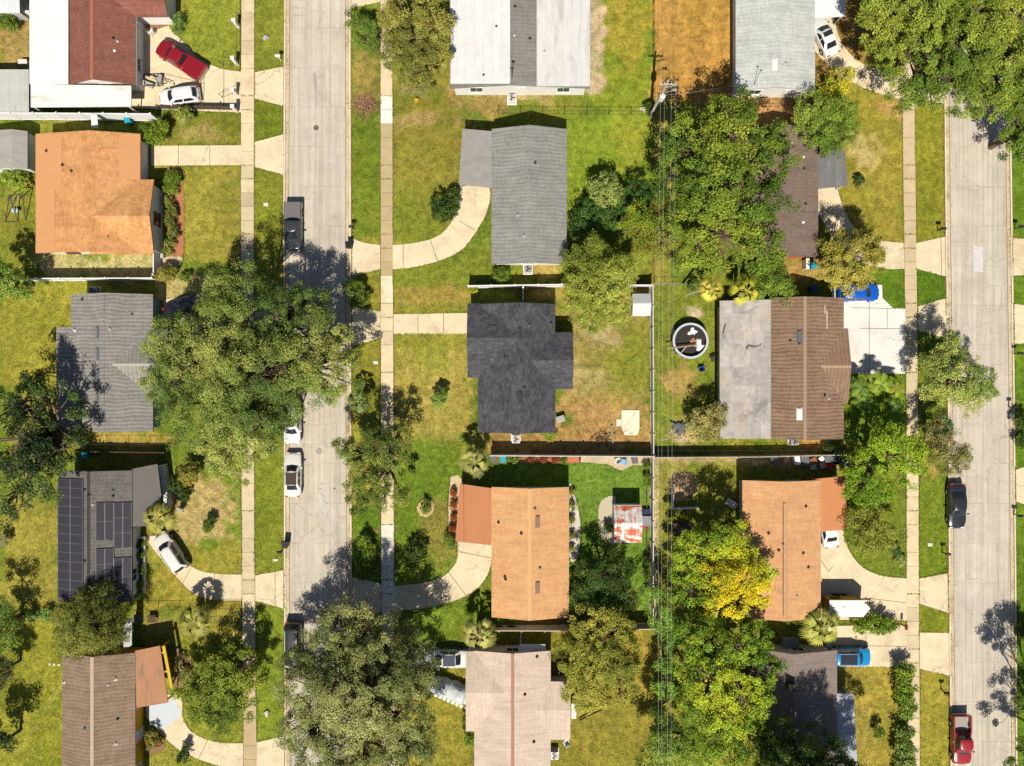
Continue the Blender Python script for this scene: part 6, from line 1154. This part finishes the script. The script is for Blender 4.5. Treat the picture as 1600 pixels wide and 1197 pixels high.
m = MB(); [m.tube((x, y, .16), (x, y + .14, .16), .18, n=12) for x in (-.5, .3) for y in (-.95, .8)]; m.build('wheel', RUBBER, o, local=True)
# cargo trailer with a pointed nose
o = thing('cargo_trailer', 'yellow sided cargo trailer with a white roof and pointed nose', 'trailer', G(1325, 951, 1.2)); ORG[o] = o.location.copy(); o.location.z = 0; ORG[o].z = 0
rfp = [G(x, y, 2.25) for x, y in ((1296, 938), (1346, 938), (1360, 950.5), (1349, 964), (1296, 964))]; c = sum(rfp, Vector()) / 5
inn = [c + (q - c) * .985 for q in rfp]; MB().prism(inn, .42, 2.2).build('body', paint('trailer_yellow', A(226, 172, 30), .45, .06), o); MB().prism(rfp, 2.2, 2.27).build('roof', WHITE, o)
m = MB(); q = G(1318, 951, 2.25); m.box((q.x, q.y, 2.3), (.35, .35, .07)); m.build('roof_vent', VINYL, o); a, b = rfp[2], rfp[2] + Vector((1.1, 0, 0)); m = MB().bar((a.x - .2, a.y, .45), (b.x, b.y, .45), .1, .1); m.tube((b.x - .1, b.y, 0), (b.x - .1, b.y, .5), .04); m.build('tow_bar', DARKSTEEL, o)
for sy in (3, 4):
    for dx in (.1, .9):
        m = MB(); y = (rfp[0].y + .0) if sy == 3 else rfp[4].y; m.tube((c.x - .8 + dx, y - .09, .34), (c.x - .8 + dx, y + .09, .34), .34, n=18); m.build('wheel', RUBBER, o)
m = MB(); m.bar((rfp[0].x + .5, rfp[0].y + .03, 1.35), (rfp[0].x + 1.5, rfp[0].y + .03, 1.35), .05, .5); m.build('side_vent', PLASTIC, o)

# ------------------------------------------------------------ street furniture and yard things
def bin_(label, px, py, mat, rz=0.0, name='wheeled_bin'):
    p = G(px, py, .9); o = thing(name, label, 'bin', (p.x, p.y, 0), rz); m = MB(); m.loft([[(x * a, y * b, z) for x, y in ((-.5, -.5), (.5, -.5), (.5, .5), (-.5, .5))] for z, a, b in ((.06, .46, .5), (.98, .58, .66), (1.02, .6, .68))]); m.build('body', mat, o, local=True, bevel=.03)
    m = MB(); m.box((0, -.01, 1.055), (.62, .72, .06)); m.box((0, -.1, 1.09), (.4, .4, .03)); m.build('lid', mat, o, local=True, bevel=.02); m = MB(); m.tube((-.28, .4, 1.0), (.28, .4, 1.0), .025); m.build('handle', PLASTIC, o, local=True)
    for sx in (-1, 1): m = MB(); m.tube((sx * .26, .26, .12), (sx * .31, .26, .12), .12, n=14); m.build('wheel', RUBBER, o, local=True)
    return o
bin_('black wheeled bin at the kerb by the curved driveway apron', 544.5, 383, BLACK, .1); bin_('black wheeled bin at the kerb beside a small black mailbox', 445.5, 851, BLACK, -.1); bin_('teal wheeled bin below the tall white fence', 199, 187, TEAL, .3)
bin_('teal wheeled bin in the narrow shade above the solar house', 133, 711, TEAL, .2); bin_('turquoise wheeled bin at the corner of the brick house', 1271, 415, TEAL, .1); bin_('turquoise wheeled bin beside the light orange house under the grey fence', 786, 717, TEAL, 0)
bin_('blue wheeled bin in the shade beside the leafy tree', 1322, 721, paint('dull_blue', A(70, 110, 150), .5), .1); bin_('blue wheeled bin in the shade of the brown shingle roof', 1272, 452, BLUE, 0); bin_('grey bin at the fence on the small patio', 992, 719, GREYPL, .1)
bin_('grey wheeled bin with white lid beside the fan palm by the fence', 770, 716, GREYPL, .1)
def mailbox(label, px, py, rz=0.0, mat=None, post=None, ph=1.05):
    p = G(px, py, 1.1); o = thing('mailbox', label, 'mailbox', (p.x, p.y, 0), rz); mat = mat or BLACK; MB().box((0, 0, ph / 2), (.1, .1, ph)).build('post', post or mat, o, local=True)
    m = MB(); m.loft([[(x, .13 * math.cos(a), ph + .12 + .13 * math.sin(a)) for a in np.linspace(0, math.pi, 9)] + [(x, -.13, ph), (x, .13, ph)] for x in (-.26, .26)]); m.build('box', mat, o, local=True, smooth=40); MB().box((.265, 0, ph + .1), (.02, .22, .2)).build('door', mat, o, local=True); MB().box((.1, -.15, ph + .2), (.04, .02, .16)).build('flag', RED, o, local=True); return o
mailbox('white mailbox in the verge near the top of the first road', 434, 87, 0, W_WHITE); mailbox('black mailbox on a post just above the black bin by the curved driveway', 549, 354, 3.14); mailbox('small black mailbox in the verge just below the black bin', 437, 863, 0)
mailbox('black mailbox at the kerb by the brown roofed house drive', 1474, 357, 0); mailbox('brown mailbox on a thick post at the kerb of the second road', 1481, 866, 0, paint('brown_box', A(110, 74, 56), .6), DARKWOOD); mailbox('black mailbox at the kerb above the red pickup', 1479, 1083, 0)
mailbox('black mailbox at the right edge above the upper right apron', 1596, 354, 3.14); mailbox('black mailbox at the right edge below the second right apron', 1594, 552, 3.14); mailbox('black mailbox at the right edge below the third right apron', 1594, 806, 3.14); mailbox('red brown mailbox between the hedge and the pavement', 1416, 980, 1.57, paint('red_brown_box', A(140, 56, 40), .6), DARKWOOD)
mailbox('black mailbox at the right edge beside the airy roadside tree', 1586, 636, 3.14)
def ac(label, px, py, mat=None):
    p = G(px, py, .4); o = thing('air_conditioner', label, 'air conditioner', (p.x, p.y, 0)); MB().box((0, 0, .04), (1.05, 1.05, .1)).build('pad', CONC_W, o, local=True); MB().box((0, 0, .47), (.82, .82, .76)).build('cabinet', mat or STEEL, o, local=True, bevel=.03)
    m = MB(); m.lathe([(.36, .85), (.36, .89), (.33, .89), (.33, .85)], n=20); [m.lathe([(r, .87), (r, .882), (r - .018, .882), (r - .018, .87)], n=20) for r in (.1, .18, .26)]; m.build('fan_guard', DARKSTEEL, o, local=True)
    m = MB(); [m.bar((0, 0, .86), (.3 * math.cos(a), .3 * math.sin(a), .862), .12, .01) for a in (0, 2.09, 4.19)]; m.build('fan', BLACK, o, local=True)
ac('air conditioner at the foot of the white panel roofed house', 800, 155, W_WHITE); ac('air conditioner below the plain grey gable roof', 825, 421); ac('air conditioner on a white pad below the nearly black roof', 806, 686, W_WHITE); ac('air conditioner at the top of the warm grey roof', 148, 455); ac('air conditioner beside the pale tan roof at the bottom', 866, 1178); ac('air conditioner below the brown shingle roof', 1240, 689)
# round pool and what lies in it
c = G(1079, 532.5, 1.0); o = thing('round_pool', 'round above ground pool with a grey rim and dark dirty bottom', 'pool', (c.x, c.y, 0)); R = 1.86
MB().lathe([(R, 0), (R, 1.02), (R - .04, 1.02), (R - .04, .55)], n=56).build('wall', paint('pool_wall', A(70, 76, 88), .5), o, local=True, smooth=30); MB().lathe([(R + .06, 1.0), (R + .06, 1.06), (R - .17, 1.06), (R - .17, 1.0)], n=56).build('rim', paint('pool_rim', A(205, 208, 216), .5, .06), o, local=True)
MB().lathe([(0, .56), (R - .05, .56)], n=56).build('liner', paint('dark_liner', A(66, 60, 56), .25, .3, 2), o, local=True)
for i in range(10): a = i * .628; m = MB(); m.box((math.cos(a) * (R + .03), math.sin(a) * (R + .03), .5), (.1, .1, 1.0), rz=a); m.build('post', STEEL, o, local=True)
def blob(px, py, r, seed, z, label, name, cat, mat, th=.12, sx=1.0):
    rng = np.random.RandomState(seed); c = G(px, py, z); q = []
    for i in range(22): a = i * 2 * math.pi / 22; k = 1 + .35 * rng.normal() * .6 + .2 * math.sin(3 * a + seed); q.append((c.x + r * k * sx * math.cos(a), c.y + r * k * math.sin(a)))
    m = MB(); m.loft([[(x, y, z) for x, y in q], [(x + (c.x - x) * .1, y + (c.y - y) * .1, z + th * rng.uniform(.5, 1.2)) for x, y in q], [(x + (c.x - x) * .55, y + (c.y - y) * .55, z + th * rng.uniform(.7, 1.5)) for x, y in q]]); solo(m, name, mat, label, cat, smooth=40)
blob(1082, 518, .42, 3, .57, 'crumpled white sheet at the far side of the round pool', 'plastic_sheet', 'plastic sheet', WHITE); blob(1094, 541, .55, 8, .57, 'larger crumpled white sheet at the near right of the round pool', 'plastic_sheet', 'plastic sheet', WHITE); blob(1083, 532, .3, 9, .57, 'heap of orange brown leaves in the middle of the round pool', 'leaf_heap', 'leaves', TERRA, .1)
solo(MB().bar(G(1042, 545, 1.12), G(1090, 539, 1.0), .14, .05), 'plank', WOOD, 'long pale plank lying across the rim of the round pool', 'plank'); solo(MB().bar(G(1060, 556, 1.1), G(1073, 541, .72), .12, .05), 'plank', GREYWOOD, 'short plank leaning into the round pool', 'plank')
def chair(label, px, py, rz, mat):
    p = G(px, py, .5); o = thing('garden_chair', label, 'chair', (p.x, p.y, 0), rz); MB().box((0, 0, .43), (.52, .5, .05)).build('seat', mat, o, local=True, bevel=.02); MB().box((0, -.27, .72), (.52, .06, .52), M=Matrix.Rotation(.0, 3, 'X')).build('backrest', mat, o, local=True, bevel=.02)
    for sx in (-1, 1):
        MB().box((sx * .28, 0, .64), (.07, .5, .04)).build('armrest', mat, o, local=True)
        for sy in (-1, 1): MB().tube((sx * .24, sy * .22, 0), (sx * .24, sy * .22, .42), .025).build('leg', mat, o, local=True)
chair('blue plastic chair on the grass below the round pool', 1096, 576, .2, BLUE); chair('light blue chair on the small patio under the grey fence', 975, 722, 2.8, paint('sky_plastic', A(120, 190, 220), .5)); chair('pale chair beside the blue chair on the small patio', 965, 720, .5, W_WHITE); chair('white chair in the yard at the corner of the pale tan roof', 885, 1160, .4, WHITE)
chair('white chair at the lawn edge beside the porch of the red roofed house', 236, 50, .7, W_WHITE); chair('white and black chair on the dry lawn beside the fan palm', 282, 796, 2.6, STEEL)
def table(label, px, py, w_, d_, h, rz, mat):
    p = G(px, py, h); o = thing('garden_table', label, 'table', (p.x, p.y, 0), rz); m = MB(); [m.box((0, (k - 2) * d_ / 5, h), (w_, d_ / 5 - .03, .04)) for k in range(5)]; m.build('tabletop', mat, o, local=True)
    for sx in (-1, 1):
        for sy in (-1, 1): MB().box((sx * (w_ / 2 - .08), sy * (d_ / 2 - .08), h / 2), (.06, .06, h)).build('leg', mat, o, local=True)
table('tilted white slatted table beside the coral roof', 1143, 787, 1.25, .75, .6, -.6, WHITE); table('small dark and white table beside the patched flat roof', 1115, 560, .6, .6, .5, .5, paint('dark_tabletop', A(60, 50, 50))); table('white table at the edge of the brown yard, top left', 35, 96, .95, .5, .7, 0, WHITE); table('dark slatted table in the garden below the solar house', 237, 967, .9, .8, .5, .05, DARKWOOD); table('black and white table stack beside the nearly black roof', 876, 655, .9, .7, .6, .3, W_GREY)
# utility pole and its lines
b = G(1015.5, 182); PH = 9.4; o = thing('utility_pole', 'grey wooden utility pole with a pale transformer between the back yards', 'utility pole', b); m = MB(); m.tube(b + Vector((0, 0, -.1)), b + Vector((0, 0, PH)), .17, .11, 12); m.build('pole', GREYWOOD, o)
t = b + Vector((.0, -.42, 5.9)); m = MB(); m.lathe([(0, 0), (.27, 0), (.3, .05), (.3, .85), (.27, .92), (0, .95)], t, 18); m.build('transformer', paint('pale_transformer', A(236, 232, 226), .5, .05), o); m = MB(); [m.tube(t + Vector((dx, 0, .9)), t + Vector((dx, 0, 1.2)), .04) for dx in (-.12, .12)]; m.build('bushing', W_WHITE, o)
m = MB(); m.bar(b + Vector((-.75, -.13, 8.9)), b + Vector((.85, -.13, 8.9)), .1, .12); m.build('crossarm', GREYWOOD, o); m = MB(); m.bar(b + Vector((0, -.1, 8.1)), b + Vector((1.2, .1, 8.15)), .07, .07); m.build('arm', STEEL, o); m = MB(); m.bar(b + Vector((.0, -.1, 6.6)), b + Vector((1.1, .2, 6.7)), .05, .05); m.box(b + Vector((1.2, .22, 6.66)), (.42, .2, .14)); m.build('lamp_arm', STEEL, o)
for dx in (-.7, -.3, .35, .8): m = MB(); m.tube(b + Vector((dx, -.13, 8.96)), b + Vector((dx, -.13, 9.2)), .05); m.build('insulator', W_WHITE, o)
WIRE = paint('wire_grey', A(225, 225, 225), .6); 
def wire(a, b_, sag, r, label, grp, mat=None):
    m = MB(); n = 22; P = [Vector(a).lerp(Vector(b_), i / n) - Vector((0, 0, 4 * sag * (i / n) * (1 - i / n))) for i in range(n + 1)]; [m.tube(P[i], P[i + 1], r, n=5, caps=False) for i in range(n)]; solo(m, 'power_line', mat or WIRE, label, 'power line', grp)
for dx, xe, z in ((-.7, 1031, 9.2), (-.3, 1036, 9.2), (.35, 1044.5, 9.2), (.8, 1049.5, 9.2)):
    e = G(xe, 1480, 9.2); wire(b + Vector((dx, -.13, z)), e, 1.0, .006, 'thin grey power line running down the picture from the pole crossarm', 'power lines below the utility pole')
    e = G(1043 + dx * 16, -330, 9.2); wire(b + Vector((dx, -.13, z)), e, .7, .004, 'thin grey power line running up the picture from the pole crossarm', 'power lines above the utility pole')
wire(t + Vector((.1, 0, 1.1)), G(1158, 132, 3.2), .3, .007, 'thin service line from the transformer to the pale grey roofed white house', None); pass
wire(G(20, 1185, 5.5), G(101, 1062, 3.0), .3, .007, 'thin service line crossing the lawn to the taupe roofed house', None)
# heaps, logs, boxes
def brush(label, px, py, rx, ry, n, mat, seed, L=(.5, 1.5), zmax=.45, name='brush_pile', cat='brush pile'):
    rng = np.random.RandomState(seed); c = G(px, py); m = MB()
    for i in range(n):
        x, y = rng.normal(size=2) * .45; z = max(.03, zmax * (1 - (x * x + y * y)) * rng.rand()); a = rng.rand() * 3.14; l = rng.uniform(*L) / 2; q = Vector((c.x + x * rx / PX, c.y + y * ry / PX, z)); d = Vector((math.cos(a), math.sin(a), rng.normal() * .18)) * l
        d.z = max(d.z, -z + .02); m.tube(q - d, q + d, rng.uniform(.015, .045), .012, 5)
    solo(m, name, mat, label, cat)
brush('heap of cut brown branches in the verge right of the first road', 571, 165, 26, 20, 130, paint('cut_branches', A(176, 130, 104), .95, .4, 3), 1); brush('scatter of dead dark branches on the dirt yard', 940, 683, 22, 16, 40, DARKWOOD, 2, (.6, 1.8), .25); brush('pale driftwood heap in the pool yard corner', 1063, 680, 20, 11, 34, paint('pale_planks', A(226, 204, 170), .9, .2), 3, (.6, 1.4), .3)
brush('dead pale stems on the ground below the yellowish olive tree', 645, 138, 26, 14, 60, paint('pale_stems', A(170, 160, 120), .95, .3), 4, (.5, 1.5), .35); brush('small twig heap in the bed below the copper carport palm', 288, 1068, 10, 12, 30, WOOD, 6, (.3, .8), .2)
blob(1062, 668, .75, 12, .02, 'dark wrinkled tarp on the driftwood heap in the pool yard', 'tarp', 'tarp', GREYPL, .35); blob(551.5, 461, .26, 13, .9, 'white bag caught in the dark green verge shrub', 'bag', 'bag', WHITE, .3); blob(1279, 1163, .9, 14, .03, 'bright blue tarp in the tree shade at the low blue grey roof', 'tarp', 'tarp', BLUE, .3, .35)
blob(66, 763, .3, 15, .02, 'pale round stone on the lawn edge below the dark glossy tree', 'stone', 'stone', W_CREAM, .25); blob(66, 419, .2, 16, .02, 'small cream stone on the dry strip above the white fence', 'stone', 'stone', W_CREAM, .2); blob(1005, 171, .3, 17, .02, 'cream stone in the grass beside the pole and wire fence', 'stone', 'stone', W_CREAM, .25); blob(417, 1114, .3, 18, .02, 'pale stone in the verge left of the bottom oak', 'stone', 'stone', W_CREAM, .2)
blob(651, 157, .25, 19, .02, 'small yellow object on the grass under the yellowish olive tree', 'bucket', 'bucket', YELLOW, .3); blob(416, 59, .3, 21, .02, 'grey stone in the verge at the top left of the first road', 'stone', 'stone', W_GREY, .2)
solo(MB().tube(G(956, 664, .1), G(958, 702, .1), .12, .1, 10), 'log', PALE_BARK, 'pale log lying on the dirt yard beside the cream slab', 'log'); solo(MB().tube(G(905, 1123, .08), G(936, 1104, .08), .05), 'pole', DARKWOOD, 'upper one of two dark poles lying on the lawn', 'pole'); solo(MB().tube(G(906, 1126, .08), G(943, 1108, .08), .05), 'pole', DARKWOOD, 'lower one of two dark poles lying on the lawn', 'pole')  # the two dark poles stand in for shadow streaks on the grass
solo(MB().tube(G(1072, 460, 2.0), G(1098, 452, 4.0), .14, .1, 10), 'leaning_trunk', PALE_BARK, 'pale leaning bare trunk beside the left yellow green palm', 'trunk')
for i, (x, y) in enumerate(((78, 1038), (85, 1038.5), (92, 1038.8))): solo(MB().prism(GP([(x - 1.6, y - 1.8), (x + 1.6, y - 1.8), (x + 1.6, y + 1.8), (x - 1.6, y + 1.8)]), 0, .05), 'stepping_stone', W_CREAM, 'square cream stepping stone on the lawn beside the taupe roof', 'stepping stone', 'square stepping stones beside the taupe roof')
for i in range(8): x, y = 681 + i * 6.6, 1086 + i * 2.9; c = G(x, y); solo(MB().lathe([(0, .05), (.19, .05), (.2, 0)], c, 14), 'stepping_stone', WHITE, 'round white stepping stone in the row below the tarp covered boat', 'stepping stone', 'round white stepping stones')
def tote(label, px, py, w_, d_, h, mat, rz=0.0, name='storage_box', cat='box', z=.0, lid=True):
    p = G(px, py, h); o = thing(name, label, cat, (p.x, p.y, z), rz); m = MB(); m.loft([[(x * a * w_, y * a * d_, q) for x, y in ((-.5, -.5), (.5, -.5), (.5, .5), (-.5, .5))] for q, a in ((.0, .86), (h, 1.0))]); m.build('body', mat, o, local=True, bevel=.02)
    if lid: MB().box((0, 0, h + .025), (w_ * 1.06, d_ * 1.06, .05)).build('lid', mat, o, local=True, bevel=.015)
for a in ((1209, 716, .7, .5, .4, W_WHITE, .3, 'white box at the left end of the junk row above the coral roof'), (1214, 722, .6, .6, .6, GREYPL, 0, 'dark grey box near the left end of the junk row'), (1229, 719, .6, .5, .5, paint('tan_box', A(190, 160, 130)), .4, 'tan box in the junk row above the coral roof'), (1246, 719, .55, .95, .8, WHITE, .1, 'tall white cabinet lying in the junk row'), (1258, 719, .8, 1.0, .7, GREYPL, .1, 'large dark box in the junk row next to the white cabinet'), (1271, 720, .7, .6, .5, paint('brown_box2', A(150, 92, 70)), .5, 'brown crate in the middle of the junk row'), (1271, 730, .6, .5, .4, GREYWOOD, .2, 'small grey crate in front of the brown crate'), (1284, 717, .5, .5, .5, W_WHITE, .7, 'small white box right of the brown crate'), (1286, 727, .6, .6, .4, paint('pink_box', A(220, 180, 170)), .3, 'pale pink box in the junk row'), (1297, 717, 1.1, .7, .7, paint('grey_chest', A(110, 112, 116)), .15, 'wide grey chest at the right end of the junk row'), (1296, 729, .55, .65, .6, RED, .1, 'bright red box below the grey chest'), (1310, 722, .5, .5, .6, BLACK, 0, 'black box at the very end of the junk row')):
    tote(a[7], *a[:7])
tote('grey chest beside the rusty shed wall', 1010.5, 814, .9, 1.0, .6, paint('grey_chest2', A(150, 150, 155))); tote('red toolbox below the grey chest at the rusty shed', 1006, 823, .4, .5, .4, RED); tote('dark blue tub above the grey chest at the rusty shed', 1010, 800, .8, .6, .4, paint('navy_tub', A(40, 52, 90))); tote('grey ribbed tank standing at the top of the grey brown roof', 1236, 1007, 1.6, 1.1, 1.2, paint('grey_tank', A(150, 152, 156), .5))
tote('low dark planter box under the lime green tree', 1066, 828, 2.0, 1.4, .5, paint('planter_wood', A(90, 70, 60), .9), 0, 'planter', 'planter', lid=False); tote('pale box standing at the wall of the brown roofed house corner', 1262, 412, .35, 1.1, 1.3, W_WHITE, 0, 'wall_box'); tote('dark pot beside the garden table below the solar house', 214, 967, .8, .8, .5, GREYPL, 0, 'plant_pot', 'pot', lid=False)
tote('grey box on the concrete beside the shuttered orange house', 250, 400, .7, .45, .5, W_GREY, .1, 'wall_box'); tote('white box beside the house wall at the small top left yard', 38, 14, .9, .9, .8, W_WHITE, .1)
# bed frames and racks on the concrete yard, swing frame on the left lawn
def frame(label, pts, r, mat, name, cat):
    m = MB(); [m.tube(G(*a), G(*b_), r, n=6) for a, b_ in pts]; solo(m, name, mat, label, cat)
frame('black metal frame leaning on the concrete yard by the red roofed house', [((224, 116, .1), (255, 115, .1)), ((255, 115, .1), (255, 134, .8)), ((224, 116, .1), (226, 134, .8)), ((226, 134, .8), (255, 134, .8)), ((232, 116, .1), (268, 129, .5)), ((240, 116, .1), (250, 136, .8)), ((246, 115, .1), (247, 135, .8))], .04, BLACK, 'metal_frame', 'frame')
tote('pale bench box beside the black metal frame', 229, 131, 1.4, .5, .45, GREYWOOD, -.35, 'bench', 'bench'); tote('grey crate leaning inside the black metal frame', 249, 124, .4, 1.0, .5, STEEL, -.2)
o = thing('playground_swing', 'thin metal swing with a pale seat on the lawn at the left edge', 'swing', G(20, 330)); m = MB(); [m.tube(G(*a), G(*b_), .05, n=6) for a, b_ in [((15, 305, 1.6), (35, 304, 1.6)), ((15, 305, 1.6), (8, 346, 0)), ((15, 305, 1.6), (28, 347, 0)), ((35, 304, 1.6), (40, 346, 0)), ((35, 304, 1.6), (32, 310, 0)), ((8, 346, 0), (28, 347, 0)), ((15, 305, 1.6), (12, 312, 0))]]; m.build('frame', DARKSTEEL, o)
m = MB(); m.tube(G(22, 305, 1.6), G(20, 328, .5), .015); m.tube(G(28, 305, 1.6), G(26, 328, .5), .015); m.build('chain', STEEL, o); m = MB(); m.box(G(23, 329, .5), (.7, .4, .08)); m.build('seat', paint('pale_blue_seat', A(190, 205, 215)), o, bevel=.02)
